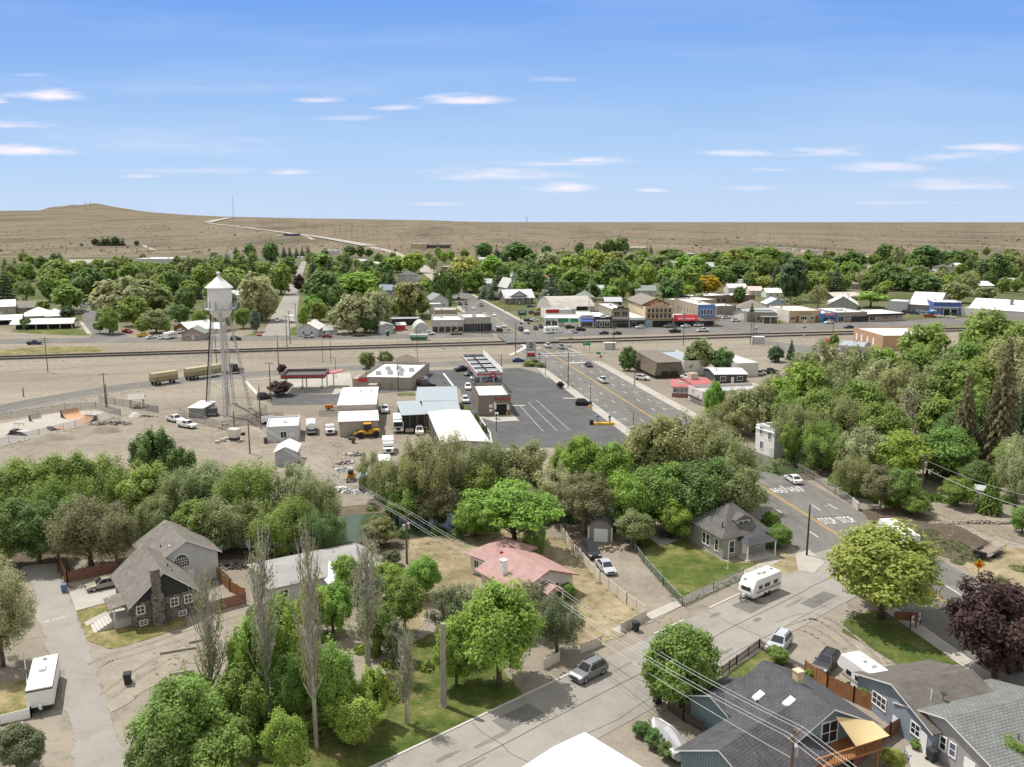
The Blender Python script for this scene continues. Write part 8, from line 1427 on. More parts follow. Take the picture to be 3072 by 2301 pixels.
e=truck(1195,1290,5,80,'white garbage truck facing the camera before the open shed','truck','garbage_truck');qC(e,2.2,WHITE,2.9,2.4,1.7,0);q=MB();q.box(-4.2,-1.2,1.0,2.1,1.2,3.3);q.build('hopper',WHITE,e);q=MB();q.box(-4.0,-.8,.6,2.2,.8,.99);q.build('chassis',DARK,e);qw(e,(3.0,-2.0,-3.2),1.2,.52);q=MB();q.box(2.2,-1.21,1.3,3.91,1.21,1.5);q.build('stripe',DARK,e)
e=truck(874,968,-4,60,'white box truck parked on the pale side street','truck','box_truck');qC(e,1.2,WHITE,2.3,2.1,1.5,.8);q=MB();q.box(-3.8,-1.2,.9,1.1,1.2,3.5);q.build('box',WHITE,e);qw(e,(2.6,-2.4),1.1,.45)
e=truck(1155,1425,10,90,'white truck facing the camera among the junk yard trees','truck','box_truck');qC(e,1.2,WHITE,2.5,2.2,1.5,.6);q=MB();q.box(-3.8,-1.2,.9,1.1,1.2,3.2);q.build('box',WHITE,e);qw(e,(2.4,-2.4),1.1,.45)
e=truck(1165,1355,10,90,'white van body half hidden by the loose willow','truck','box_truck');qC(e,1.2,WHITE,2.5,2.2,1.5,.6);q=MB();q.box(-3.0,-1.2,.9,1.1,1.2,2.9);q.build('box',WHITE,e);qw(e,(2.4,-2.0),1.1,.45)
CAT=cm('machine yellow',(.50,.27,.03),rough=.5)
e=truck(1098,1312,-100,8,'large yellow wheel loader parked against the beige shed','loader','wheel_loader');q=MB();q.loft([[(-3.2,y,.9),(-.6,y,.9),(-.6,y,1.9),(-3.2,y,1.8)]for y in(-.9,.9)]);q.box(-.6,-.7,.9,1.6,.7,1.5);q.build('body',CAT,e)
q=MB();q.box(-1.2,-.75,1.92,.4,.75,3.2);cb=q.build('cab',DARK,e);q=MB();q.box(-1.3,-.85,3.21,.5,.85,3.35);q.build('roof',CAT,cb);qw(e,(1.5,-2.2),1.3,.8);q=MB()
for s in(-.6,.6):q.tube((.6,s,1.6),(3.2,s,.9),.14)
q.build('lift_arm',CAT,e);q=MB();q.ext([(3.0,.2),(4.2,.1),(4.3,.25),(3.3,.5),(3.1,1.2),(2.9,1.1)],-1.4,1.4,'y');q.build('bucket',DARK,e)
def skid(u,v,du,dv,lab):
 e=truck(u,v,du,dv,lab,'skid loader','skid_loader');q=MB();q.box(-1.3,-.6,.35,.9,.6,1.2);q.build('body',CAT,e);q=MB();q.box(-.5,-.5,1.21,.7,.5,2.0);q.build('cab',DARK,e);qw(e,(.6,-.7),.85,.4);q=MB()
 for s in(-.72,.72):q.tube((-1.1,s,1.5),(1.3,s,.7),.09)
 q.build('lift_arm',CAT,e);q=MB();q.ext([(1.2,.1),(1.9,.1),(1.9,.2),(1.45,.7),(1.25,.7)],-.85,.85,'y');q.build('bucket',DARK,e)
skid(1053,1440,-10,80,'small yellow skid loader on the junk yard track');skid(1130,1430,-20,80,'orange yellow loader half hidden behind the arching willow')
t=qH('work_trailer','small orange trencher on the dirt beside the gate','machine',G(992,1230),.1);q=MB();q.box(-1.4,-.6,.5,.6,.6,1.5);q.build('body',cm('orange paint',(.45,.15,.04)),t);qw(t,(-.5,),.75,.4);q=MB();q.tube((.6,0,.6),(2.6,0,.5),.1);q.build('tow_bar',DARK,t)
e=truck(1096,1465,-10,90,'old shed truck with pale blue roof in the junk yard','camper','truck_camper');q=MB();q.box(-2.4,-1.1,.6,2.2,1.1,2.4);q.build('body',CHAR,e);q=MB();q.box(-2.6,-1.25,2.41,2.4,1.25,2.6);q.build('roof',cm('sky blue roof',(.25,.42,.55)),e);qw(e,(-1.5,1.4),1.05,.4)
t=qH('boat','grey tarpaulin covered boat on its trailer beside the teal wall','boat',G(2005,2245),qh(2005,2245,-50,-60));q=MB();q.loft([[(x,y*k,z)for y,z in((-1.05,1.5),(-1.1,.95),(-.5,.5),(.5,.5),(1.1,.95),(1.05,1.5))]for x,k in((-2.8,.95),(1.0,1),(2.6,.5),(3.1,.06))]);q.build('hull',cm('boat hull white',(.55,.55,.54)),t);q=MB();q.loft([[(x,-1.14*k,1.35),(x,-.5*k,1.52+z),(x,0,1.62+z*1.25),(x,.5*k,1.52+z),(x,1.14*k,1.35)]for x,k,z in((-2.9,.95,.05),(-1.2,1,.55),(.2,1,.6),(1.4,.9,.15),(3.15,.08,0))]);q.build('tarpaulin',cm('grey tarpaulin',(.30,.30,.31),rough=.45,var=.2,scale=2.5),t);qw(t,(-.8,),1.0,.35);q=MB();q.tube((3.0,0,.55),(4.3,0,.5),.06);q.build('tow_bar',DARK,t)
t=qH('boat','bright blue boat standing on a trailer before the auto shop','boat',G(2800,944),.1);q=MB();q.loft([[(x,y*k,z)for y,z in((-1.2,2.0),(-1.2,1.2),(-.5,.7),(.5,.7),(1.2,1.2),(1.2,2.0))]for x,k in((-4.2,.95),(2,1),(4,.5),(4.8,.06))]);q.build('hull',cm('boat blue',(.06,.22,.52)),t);q=MB();q.box(-1.5,-.9,2.01,1.2,.9,2.6);q.build('cabin',WHITE,t);qw(t,(-1.5,-.6),1.1,.35)
t=qH('flatbed_trailer','weathered flatbed trailer with fenders on the dry lot','trailer',G(2965,1665),qh(2965,1665,-80,42));q=MB();q.box(-3.2,-1.1,.55,2.6,1.1,.68);q.build('deck',cm('weathered planks',(.23,.19,.155),var=.3,scale=2),t);q=MB()
for y in(-1.1,1.1):q.tube((-3.2,y,1.1),(2.6,y,1.1),.04)
for x in(-3.2,-1.7,-.3,1.1,2.6):
 for y in(-1.1,1.1):q.tube((x,y,.68),(x,y,1.1),.03)
q.build('side_rail',DARK,t);qw(t,(-.4,.5),1.3,.38)
for y in(-1.25,1.25):q=MB();q.box(-.9,y-.16,.85,1.0,y+.16,.93);q.build('fender',DARK,t)
q=MB();q.tube((2.6,-.8,.55),(4.0,0,.5),.06);q.tube((2.6,.8,.55),(4.0,0,.5),.06);q.build('hitch',DARK,t);q=MB();q.box(2.7,-.9,.7,3.2,.9,1.3);q.build('tool_box',BLACK,t)
def bin_(u,v,label,m,s=1.0,rot=.3,name='wheelie_bin',cat='bin'):
 t=qH(name,label,cat,G(u,v)+Vector((0,0,.05)),rot);t.scale=(s,)*3;q=MB();q.loft([[(-.26,-.28,.05),(.26,-.28,.05),(.26,.28,.05),(-.26,.28,.05)],[(-.34,-.38,1.05),(.34,-.38,1.05),(.34,.38,1.05),(-.34,.38,1.05)]]);q.build('body',m,t);q=MB();q.loft([[(-.37,-.42,1.051),(.37,-.42,1.051),(.37,.42,1.051),(-.37,.42,1.051)],[(-.3,-.36,1.13),(.3,-.36,1.13),(.3,.36,1.13),(-.3,.36,1.13)]]);q.build('lid',m,t)
 for x in(-.3,.3):q=MB();q.ext([(.30+.12*math.cos(a),.13+.12*math.sin(a))for a in[2*math.pi*k/8 for k in range(8)]],x-.04,x+.04,'x');q.build('wheel',BLACK,t)
 return t
bin_(384,2052,'dark wheelie bin standing alone on the gravel',cm('dark bin plastic',(.035,.036,.04)),1.15);bin_(1907,1893,'dark wheelie bin at the corner of the vinyl fence',cm('dark bin plastic',(.035,.036,.04)),1.1);bin_(193,1776,'blue barrel shaped bin at the red fence corner',cm('faded blue plastic',(.12,.17,.30)),1.0);bin_(2795,2285,'dark bin beside the white door of the green roofed house',cm('dark bin plastic',(.035,.036,.04)),1.15);bin_(1972,2110,'dark bin behind the round dense tree',cm('dark bin plastic',(.035,.036,.04)),1.1);bin_(797,1330,'dark bin at the left corner of the yard office',cm('brown bin',(.1,.07,.055)),1.2);bin_(1060,1330,'dark bin in front of the yellow wheel loader',cm('brown bin',(.1,.07,.055)),1.2);bin_(1163,1008,'dark green bin by the slanting white shed',cm('dark green bin',(.02,.06,.04)),1.8);bin_(338,975,'dark blue bin at the short street corner',BLUE,1.6)
t=qH('skip_bin','green open topped skip under the street lamp by the tracks','skip',G(1257,1020),0);q=MB();q.loft([[(-3.2,-1.2,0),(3.2,-1.2,0),(3.2,1.2,0),(-3.2,1.2,0)],[(-3.9,-1.3,1.6),(3.9,-1.3,1.6),(3.9,1.3,1.6),(-3.9,1.3,1.6)]]);q.build('body',cm('skip green',(.05,.16,.09)),t);q=MB();q.box(-4,-1.4,1.601,4,1.4,2.5);q.build('cover',cm('pale green cover',(.42,.46,.42)),t)
t=qH('signal_cabinet','pale grey railway signal cabinet with white top near the crossing','cabinet',G(1829,1048),0);q=MB();q.box(-2.2,-1,0,2.2,1,2.6);q.build('cabinet',cm('cabinet grey',(.45,.45,.46)),t);q=MB();q.box(-2.4,-1.2,2.601,2.4,1.2,2.8);q.build('roof',WHITE,t)
t=qH('signal_cabinet','large pale grey cabinet beside the twin poles at the side street','cabinet',G(2274,1031),0);q=MB();q.box(-2.4,-1,0,2.4,1,2.9);q.build('cabinet',cm('cabinet grey',(.45,.45,.46)),t);q=MB();q.box(-2.5,-1.1,2.901,2.5,1.1,3.0);q.build('roof',WHITE,t)
t=qH('pump_box','white pump box on a concrete pad in the dirt yard','machine',G(704,1322),-.3);q=MB();q.box(-1.5,-1.2,0,1.5,1.2,.15);q.build('pad',CONC,t);q=MB();q.box(-1,-.75,.151,1,.75,.8);q.build('base',DARK,t);q=MB();q.loft([[(-.9,-.7,.801),(.9,-.7,.801),(.9,.7,.801),(-.9,.7,.801)],[(-1.2,-.95,1.7),(1.2,-.95,1.7),(1.2,.95,1.7),(-1.2,.95,1.7)],[(-1.2,-.95,2.9),(1.2,-.95,2.9),(1.2,.95,2.9),(-1.2,.95,2.9)]]);q.build('housing',cm('cream housing',(.62,.60,.55)),t)
for i,(u,v)in enumerate(((653,1330),(668,1325),(679,1321))):t=qH('concrete_block',['leftmost pale block on the dirt by the pump box','middle pale block on the dirt by the pump box','pale block nearest the white pump box'][i],'block',G(u,v),.2,'blocks by the pump box');q=MB();q.box(-.5,-.4,0,.5,.4,.7);q.build('block',CONC,t);q=MB();q.tube((-.1,0,.7),(.1,0,.78),.03);q.build('lifting_loop',STEEL,t)
t=qH('tyre_stack','dark tyre pile beside the white pump box','tyres',G(727,1305),0);q=MB();q.lathe([(.35,0),(.6,.05),(.6,.25),(.35,.28)],10);q.lathe([(.35,.29),(.6,.33),(.6,.55),(.35,.58)],10,x=.15);q.build('tyre',BLACK,t)
t=qH('vacuum_island','yellow kerbed vacuum island with two blue vacuum posts','car vacuum',G(1812,1274),0);q=MB();q.box(-2.6,-.6,.05,2.6,.6,.55);q.build('kerb',YEL,t)
for x in(-1.6,1.4):q=MB();q.cyl(x,0,.55,2.0,.28,n=10);o=q.build('vacuum_post',STEEL,t);q=MB();q.cyl(x,0,2.0,2.35,.4,.3,10);q.build('cap',BLUE,o)
q=MB();q.box(-3.6,-.5,.05,-2.7,.4,1.2);q.build('waste_bin',DARK,t)
t=qH('bollard','yellow lamp base at the edge of the dark lot','bollard',G(1771,1226),0);q=MB();q.cyl(0,0,0,1.0,.45,.4,10);q.build('base',YEL,t);q=MB();q.cyl(0,0,1.0,1.1,.3,n=10);q.build('cap',STEEL,t)
def person(u,v,label,h=1.75,shirt=None):
 e=qH('person',label,'person',G(u,v)+Vector((0,0,.06)),-1.2);me=bpy.data.meshes.new('body')
 J=[(0,0,.95),(0,0,1.2),(0,0,1.42),(0,0,1.5),(0,.0,1.62),(.0,.0,1.74),(.19,0,1.4),(.24,.12,1.12),(.2,.3,.95),(-.19,0,1.4),(-.25,-.1,1.12),(-.22,.08,.92),(.1,0,.92),(.11,.18,.5),(.11,.1,.07),(.11,.25,.04),(-.1,0,.92),(-.11,-.12,.5),(-.11,-.34,.12),(-.11,-.24,.04)]
 E=[(0,1),(1,2),(2,3),(3,4),(4,5),(2,6),(6,7),(7,8),(2,9),(9,10),(10,11),(0,12),(12,13),(13,14),(14,15),(0,16),(16,17),(17,18),(18,19)]
 RR=[.15,.15,.15,.06,.1,.09,.07,.05,.04,.07,.05,.04,.1,.07,.05,.045,.1,.07,.05,.045]
 me.from_pydata(J,E,[]);o=bpy.data.objects.new('body',me);COL.objects.link(o);o.parent=e;mod=o.modifiers.new('Skin','SKIN')
 for i,sv in enumerate(me.skin_vertices[0].data):sv.radius=(RR[i],RR[i]);sv.use_root=i==0
 s2=o.modifiers.new('Sub','SUBSURF');s2.levels=s2.render_levels=1
 dg=bpy.context.evaluated_depsgraph_get();m2=bpy.data.meshes.new_from_object(o.evaluated_get(dg));o.modifiers.clear();o.data=m2;m2.materials.clear()
 for m in(mat('skin',(.45,.27,.19),.6,0),shirt or mat('pale shirt',(.5,.5,.5),.8,.05),mat('dark trousers',(.03,.035,.05),.8,.05)):m2.materials.append(m)
 for p in m2.polygons:p.material_index=0 if p.center.z>1.5 or(abs(p.center.x)>.2 and p.center.z<1.1)else(1 if p.center.z>.95 else 2);p.use_smooth=True
 q=MB();q.lathe([(.02,1.66),(.115,1.68),(.11,1.78),(.02,1.84)],10);q.build('hair',DARK,e);return e
person(1335,1155,'person in pale shirt walking across the dark lot')
person(1207,1262,'person in a bright yellow safety vest beside the garbage truck',shirt=mat('yellow safety vest',(.55,.75,.03),.6,0))
def ramp(u,v,du,dv,w_,L,h,m,label,quarter=True):
 t=qH('skate_ramp',label,'skate ramp',G(u,v)+Vector((0,0,.05)),qh(u,v,du,dv),'skate ramps');n=8
 prof=[(0,0),(L,0),(L,.03)]+([(L-L*math.sin(a),h*(1-math.cos(a)))for a in[math.pi/2*k/n for k in range(1,n+1)]]if quarter else[(L*.45,h),(0,h)])
 q=MB();q.ext(prof,-w_/2,w_/2,'y',0,1);q.build('ramp',[m,DARK],t);q=MB();q.box(-1.0,-w_/2,0,-.01,w_/2,h-.05);q.build('platform',[DARK],t);q=MB()
 if h>1:
  for y in(-w_/2,0,w_/2):q.tube((-.95,y,h),(-.95,y,h+1.0),.03)
  q.tube((-.95,-w_/2,h+1.0),(-.95,w_/2,h+1.0),.03);q.build('guard_rail',STEEL,t)
RO=cm('orange ramp sheet',(.50,.285,.165));RG=cm('grey ramp sheet',(.42,.40,.37))
ramp(108,1262,80,25,2.6,2.2,1.5,RG,'small grey quarter pipe in the skate park');ramp(212,1250,80,26,4.2,3.8,1.9,RO,'large orange quarter pipe in the skate park');ramp(268,1262,-80,22,3.4,3.4,1.3,RO,'orange quarter pipe facing the large one');ramp(160,1288,80,-12,3.2,3.0,.6,RO,'low pinkish kicker ramp at the fence');ramp(62,1302,90,6,2.6,3.4,.9,RG,'dark sided wedge ramp at the left of the skate park',False);ramp(38,1302,-90,0,2.2,1.6,1.1,RG,'pale steel quarter pipe at the left edge of the skate park')
t=qH('grind_rail','low grind rail on the skate park slab','rail',G(57,1276),-.25);q=MB();q.tube((-1.6,0,.5),(1.6,0,.5),.06);q.build('rail',DARK,t)
for x in(-1.4,0,1.4):q=MB();q.tube((x,0,0),(x,0,.5),.05);q.build('leg',DARK,t)
fence([(-20,1262),(196,1230),(288,1225),(362,1246),(226,1282),(118,1310),(-20,1342)],'chain',1.8,'chain link fence around the skate park',step=3.5)
fence([(298,1208),(345,1215),(420,1228),(475,1240),(440,1232)],'chain',2.0,'chain link fence beside the small play shelter',step=3.5)
t=qH('picnic_shelter','small timber shelter with pitched roof beside the skate park','shelter',G(412,1222),.3)
for x in(-1.6,1.6):
 for y in(-1.2,1.2):q=MB();q.box(x-.08,y-.08,0,x+.08,y+.08,2.4);q.build('post',WOODP,t)
q=MB();q.ext([(-1.5,2.41),(0,3.7),(1.5,2.41),(1.5,2.5),(0,3.82),(-1.5,2.5)],-2.1,2.1,'x');q.build('roof',cm('pale shelter roof',(.45,.43,.39)),t);q=MB();q.box(-.8,-.4,.6,.8,.4,.7);q.box(-.8,-.9,.35,.8,-.6,.42);q.box(-.1,-.3,0,.1,.3,.6);q.box(-.7,-.85,0,-.55,-.65,.35);q.box(.55,-.85,0,.7,-.65,.35);q.build('table',WOODP,t)
def pile(u,v,wd,dp,h,m,label,n=70,seed=1,sz=.5,name='rubble_pile',cat='pile'):
 rg=random.Random(seed);q=MB()
 for k in range(n):
  a,r_=rg.uniform(0,6.28),rg.random()**.6;x,y=r_*math.cos(a)*wd/2,r_*math.sin(a)*dp/2;z=h*(1-r_)*rg.uniform(.6,1);s=rg.uniform(.4,1)*sz;c=Vector((x,y,z));rot=Matrix.Rotation(rg.uniform(0,6.28),3,'Z')@Matrix.Rotation(rg.uniform(-.6,.6),3,'X')
  P=[c+rot@Vector((sx*s*.6,sy*s*.4,sz_*s*.25))for sx,sy,sz_ in((-1,-1,-1),(1,-1,-1),(1,1,-1),(-1,1,-1),(-.8,-.8,1),(.7,-.9,1),(.9,.8,1),(-.7,.9,1))];q.loft([P[:4],P[4:]],rg.randrange(len(m)))
 o=q.build(name,m,None,G(u,v));tag(o,label,cat,kind='stuff')
def mound(u,v,wd,dp,h,m,label):
 q=MB();n=18;rg=random.Random(int(u));rings=[]
 for f,z in((1,0),(.8,.3),(.55,.68),(.28,.93),(.05,1)):rings.append([(wd/2*f*math.cos(2*math.pi*k/n)*rg.uniform(.88,1.1),dp/2*f*math.sin(2*math.pi*k/n)*rg.uniform(.88,1.1),z*h)for k in range(n)])
 q.loft(rings,cap=False);o=q.build('dirt_mound',m,None,G(u,v),smooth=True);tag(o,label,'mound')
RUB=[cm('rubble grey',(.21,.185,.155)),cm('rubble tan',(.30,.26,.215)),cm('rubble dark',(.10,.09,.08))]
pile(335,1272,11,5,.9,RUB,'heap of broken grey rubble beside the skate park',130,2,.7);mound(322,1294,8,5,1.5,DIRT,'brown dirt mound in front of the rubble heap');mound(175,1315,14,5,1.6,GRAVEL,'long pale gravel bank along the skate park fence');mound(405,1250,3.2,2.2,1.2,cm('white sand',(.55,.53,.49)),'white mound of sand behind the rubble heap');pile(440,1250,6,2.5,.5,RUB,'low scatter of broken slabs right of the white mound',50,3,.6)
JUNK=[cm('junk rust',(.20,.10,.06)),cm('junk white',(.55,.55,.53)),cm('junk dark',(.06,.06,.06)),cm('junk grey',(.26,.26,.26))]
pile(1065,1365,5,2.5,.8,JUNK,'heap of tyres and rusty scrap at the top of the junk yard',50,4,.7,'scrap_pile');pile(1040,1390,4,3,.5,JUNK,'rusty frames lying in the junk yard',40,5,.9,'scrap_pile');pile(1035,1410,4,3,.6,[JUNK[1],JUNK[3]],'blue grey scrap sheets lying in the junk yard',40,6,1.0,'scrap_pile');pile(1018,1472,4,3,1.0,[JUNK[1]],'white plastic pipe pile at the end of the junk yard',40,7,.9,'scrap_pile');pile(1075,1478,7,1.5,.4,[JUNK[1],JUNK[3]],'pale timber lying at the end of the junk yard',30,8,.9,'scrap_pile')
pile(1830,1650,4.5,2.6,.8,[cm('split logs',(.40,.29,.19)),cm('log ends',(.5,.40,.29)),JUNK[2]],'heap of split firewood before the curved roof garage',120,9,.35,'firewood_pile');pile(1880,1590,6,3,1.4,[cm('brush brown',(.17,.14,.105)),JUNK[2]],'brush pile beside the curved roof garage',150,10,.5,'brush_pile');pile(1730,1628,4,2,.5,[cm('split logs',(.40,.29,.19)),JUNK[0]],'scattered wood left of the curved roof garage',60,11,.35,'firewood_pile')
pile(2935,1570,17,1.4,.7,[cm('field stone',(.27,.235,.19)),RUB[1]],'long low row of piled field stones',260,12,.5,'stone_row','stone row');pile(2688,2270,3,2,.6,[JUNK[2],JUNK[3],cm('junk blue',(.08,.1,.3))],'jumbled heap of bags beside the brown fence',60,13,.4,'rubbish_pile');pile(690,1700,6,3,.7,[cm('brush brown',(.17,.14,.105)),JUNK[2]],'brush pile behind the white addition',90,14,.5,'brush_pile');pile(2420,1650,.1,.1,.1,RUB,'loose stones at the corner ramp',3,15,.3)
pile(1480,1000,20,1.2,1.3,[cm('nursery green',(.06,.12,.03)),JUNK[2],JUNK[0]],'potted plants lined up before the garden store',90,16,.6,'plant_display')
t=qH('billboard','green and white station billboard on two tall posts','sign',G(1567,962),0);hb=zat(1567,962,930)
for x in(-.9,.9):q=MB();q.box(x-.12,-.12,0,x+.12,.12,hb*.6);q.build('post',DARK,t)
q=MB();q.box(-2.2,-.2,hb*.5,2.2,.2,hb);o=q.build('panel',cm('sign green',(.03,.17,.10)),t);text('GAS',1.6,WHITE,o,(0,-.22,hb*.85),(math.pi/2,0,0));q=MB();q.box(-1.8,-.22,hb*.55,1.8,-.205,hb*.68);q.build('price_strip',DARK,o)
def stop_sign(u,v,vt,label):
 h=zat(u,v,vt);t=qH('stop_sign',label,'stop sign',G(u,v),.2);q=MB();q.cyl(0,0,0,h,.06,n=6);q.build('post',STEEL,t);q=MB();q.ext([(.55*math.cos(a),h-.4+.55*math.sin(a))for a in[math.pi/8+math.pi/4*k for k in range(8)]],-.1,-.06,'y');o=q.build('plate',RED,t);text('STOP',.38,WHITE,o,(0,-.115,h-.4),(math.pi/2,0,0))
stop_sign(1802,1094,1066,'red stop sign on the pole at the highway crossing')
def qS(u,v,vt,w_,hp,m,label,posts=1,words=None,name='road_sign',ang=0.0,tm=None):
 h=zat(u,v,vt);t=qH(name,label,'road sign',G(u,v),ang)
 for x in((0,)if posts==1 else(-w_*.35,w_*.35)):q=MB();q.box(x-.06,-.06,0,x+.06,.06,h);q.build('post',WOODP if posts==2 else STEEL,t)
 q=MB();q.box(-w_/2,-.12,h-hp,w_/2,-.065,h);o=q.build('panel',m,t)
 if words:text(words,hp*.4,tm or WHITE,o,(0,-.135,h-hp/2),(math.pi/2,0,0),width=w_*.75)
 return t
qS(1760,1057,1024,3.0,1.6,GREEN,'green direction sign on two posts beyond the crossing',2,'JCT 26');qS(1671,1000,981,3.0,1.4,GREEN,'green direction sign in front of the motorhome',2,'EAST');qS(1795,1090,1056,1.6,.8,GREEN,'small green sign left of the stop sign');qS(1499,1010,986,3.0,1.3,DARK,'dark backed sign on two posts by the crossing',2);qS(1385,880,873,1.2,1.0,WHITE,'small white sign up the highway');qS(1617,1105,1058,1.2,.6,cm('sign back grey',(.3,.3,.3)),'grey signal post beside the price sign')
t=qH('warning_sign','yellow diamond stop ahead sign beside the dry lot','road sign',G(2933,1737),-.45);h=zat(2933,1737,1676);q=MB();q.box(-.06,-.06,0,.06,.06,h);q.build('post',WOODP,t);q=MB();q.ext([(0,h-1.6),(.8,h-.8),(0,h),(-.8,h-.8)],-.1,-.062,'y');o=q.build('plate',cm('sign yellow',(.72,.40,.02),rough=.5),t);q=MB();q.ext([(.33*math.cos(a),h-.95+.33*math.sin(a))for a in[math.pi/8+math.pi/4*k for k in range(8)]],-.115,-.101,'y');q.build('stop_symbol',RED,o);q=MB();q.ext([(-.06,h-.58),(.06,h-.58),(.06,h-.4),(.2,h-.4),(0,h-.16),(-.2,h-.4),(-.06,h-.4)],-.116,-.102,'y');q.build('arrow',BLACK,o)
t=qH('notice_board','brown wooden notice board on posts at the triangular lawn','sign',G(2716,1885),-.15)
for x in(-1.4,1.2):q=MB();q.box(x-.07,-.07,0,x+.07,.07,2.2);q.build('post',BROWNW,t)
q=MB();q.box(-1.5,-.12,1.1,1.4,-.072,2.25);q.build('board',BROWNW,t)
t=qH('banner','white lettered banner sign beside the wooden notice board','sign',G(2745,1885),.6);q=MB();q.box(-1.1,-.02,.9,1.1,.02,1.9);o=q.build('cloth',OFFW,t);text('WELCOME',.4,CHAR,o,(0,-.035,1.4),(math.pi/2,0,0),width=1.7)
for x in(-1.12,1.12):q=MB();q.box(x-.05,-.05,0,x+.05,.05,2.0);q.build('post',DARK,t)
def xsignal(u,v,vt,label,arm=0):
 h=zat(u,v,vt);t=qH('crossing_signal',label,'railway signal',G(u,v),0);q=MB();q.cyl(0,0,0,h,.1,n=8);q.build('pole',STEEL,t);q=MB()
 for s in(-1,1):q.tube((s*.75,-.15,h-.2),(-s*.75,-.15,h-1.1),.1,n=4)
 q.build('crossbuck',WHITE,t)
 for s in(-.5,.5):q=MB();q.ext([(s+.3*math.cos(a),h*.55+.3*math.sin(a))for a in[2*math.pi*k/10 for k in range(10)]],-.2,.2,'y');q.build('lamp',BLACK,t)
 if arm:
  q=MB();q.tube((0,0,h-.4),(arm,0,h-.2),.09);q.tube((0,0,h-1.0),(arm,0,h-.8),.06);q.build('signal_arm',STEEL,t)
  for k in(.55,.6,.9,.94):q=MB();q.box(arm*k-.25,-.2,h-.6,arm*k+.25,.2,h+.1);q.build('lamp',BLACK,t)
 else:q=MB();q.box(-.4,-.3,0,.4,.3,.9);q.build('gate_box',STEEL,t)
xsignal(1526,1018,968,'crossing signal with long overhead arm left of the highway',9.5);xsignal(1712,1043,993,'crossing signal on the right of the highway');xsignal(2267,1000,977,'crossing signal at the side street beyond the rails');xsignal(2412,1010,960,'crossing signal at the side street right of the rails');xsignal(1702,1050,1030,'small crossing signal beside the taller one')
fence([(1655,1007),(1715,1003)],'rail',1.2,'short white rail in front of the motorhome',step=3,m=WHITE);fence([(2395,1413),(2440,1440),(2505,1483),(2573,1528)],'chain',1.5,'chain link fence along the highway bridge',step=3);fence([(2310,1366),(2380,1412)],'rail',1.0,'weathered rail fence beside the false front building',m=WOODP,step=3)
q=MB();a,b=G(2556,1514),G(2575,1533);d=(b-a).normalized();n=Vector((-d.y,d.x,0))*.15;q.loft([[p+n,p-n,p-n+Vector((0,0,1.4)),p+n+Vector((0,0,1.4))]for p in(a,b)]);tag(q.build('bridge_end_wall',CONC),'pale concrete end post of the bridge fence','wall')
VIN=cm('beige vinyl',(.60,.545,.455),var=.04);fence([(1683,1604),(1720,1660),(1800,1748),(1880,1815),(1938,1855)],'solid',1.7,'long beige vinyl fence along the dirt drive',m=VIN,step=2.4);fence([(1938,1857),(1862,1898)],'solid',1.3,'short beige vinyl fence behind the wheelie bin',m=VIN);fence([(1804,1935),(1742,1962)],'solid',1.3,'short beige vinyl fence in front of the dry yard',m=VIN);fence([(1678,1985),(1632,2008)],'solid',1.3,'short beige vinyl fence under the dusty olive tree',m=VIN)
fence([(1882,1622),(1930,1690),(1990,1758),(2046,1818)],'chain',1.3,'green chain link fence on the left of the grey house lawn',step=2.6,cm=CHAING);fence([(2046,1818),(2140,1772),(2230,1728)],'chain',1.2,'green chain link fence on the street side of the grey house lawn',step=2.6,cm=CHAING)
PICK=cm('dark brown picket',(.10,.075,.06));CED=cm('orange cedar boards',(.30,.145,.065),var=.25,scale=1.5);RB=cm('red brown boards',(.22,.105,.07),var=.2)
fence([(2165,2028),(2210,1995),(2278,1945),(2340,1988),(2412,2025)],'picket',1.2,'dark brown picket fence around the small bright lawn',m=PICK);fence([(2005,2130),(2050,2165),(2105,2195)],'picket',1.2,'dark picket fence under the round dense tree',m=PICK)
fence([(2414,2027),(2480,2072),(2560,2108),(2640,2145),(2724,2180)],'board',1.9,'orange cedar board fence between the two houses',m=CED);fence([(2724,2182),(2668,2215),(2610,2262),(2560,2310)],'board',1.7,'brown board fence enclosing the patio yard',m=RB)
fence([(168,1655),(180,1700),(203,1748),(350,1715)],'board',1.7,'red brown board fence behind the stone house driveway',m=RB);fence([(652,1735),(690,1775),(735,1800)],'board',1.7,'orange board fence right of the white addition',m=CED);fence([(590,1838),(600,1812),(560,1800)],'board',1.5,'short board fence at the stone house corner',m=CED);fence([(598,1848),(665,1832),(738,1812)],'board',1.7,'dark brown board fence behind the leftmost poplar',m=RB)
fence([(75,1985),(80,2040),(88,2100),(94,2152),(0,2175)],'solid',1.1,'white vinyl fence beside the cargo trailer',m=WHITE);fence([(0,2230),(70,2200)],'solid',1.2,'white picket panel behind the corner shrub',m=WHITE)
fence([(958,1250),(1012,1248)],'chain',1.8,'chain link gate beside the white roofed metal shed',step=3);fence([(700,1262),(850,1255)],'chain',1.6,'chain link fence behind the yard office',step=4)
t=qH('garden_arch','white arched garden gate between the two right hand houses','gate',G(2748,2230),-.8);q=MB();pts=[(-.7,0,0),(-.7,0,1.7)]+[(-.7*math.cos(a),0,1.7+.7*math.sin(a))for a in[math.pi*k/8 for k in range(1,8)]]+[(.7,0,1.7),(.7,0,0)];q.path(pts,.06);q.build('arch',WHITE,t);q=MB()
for k in range(6):x=-.55+k*.22;q.box(x-.04,-.02,.1,x+.04,.02,1.2)
q.build('gate',WHITE,t)
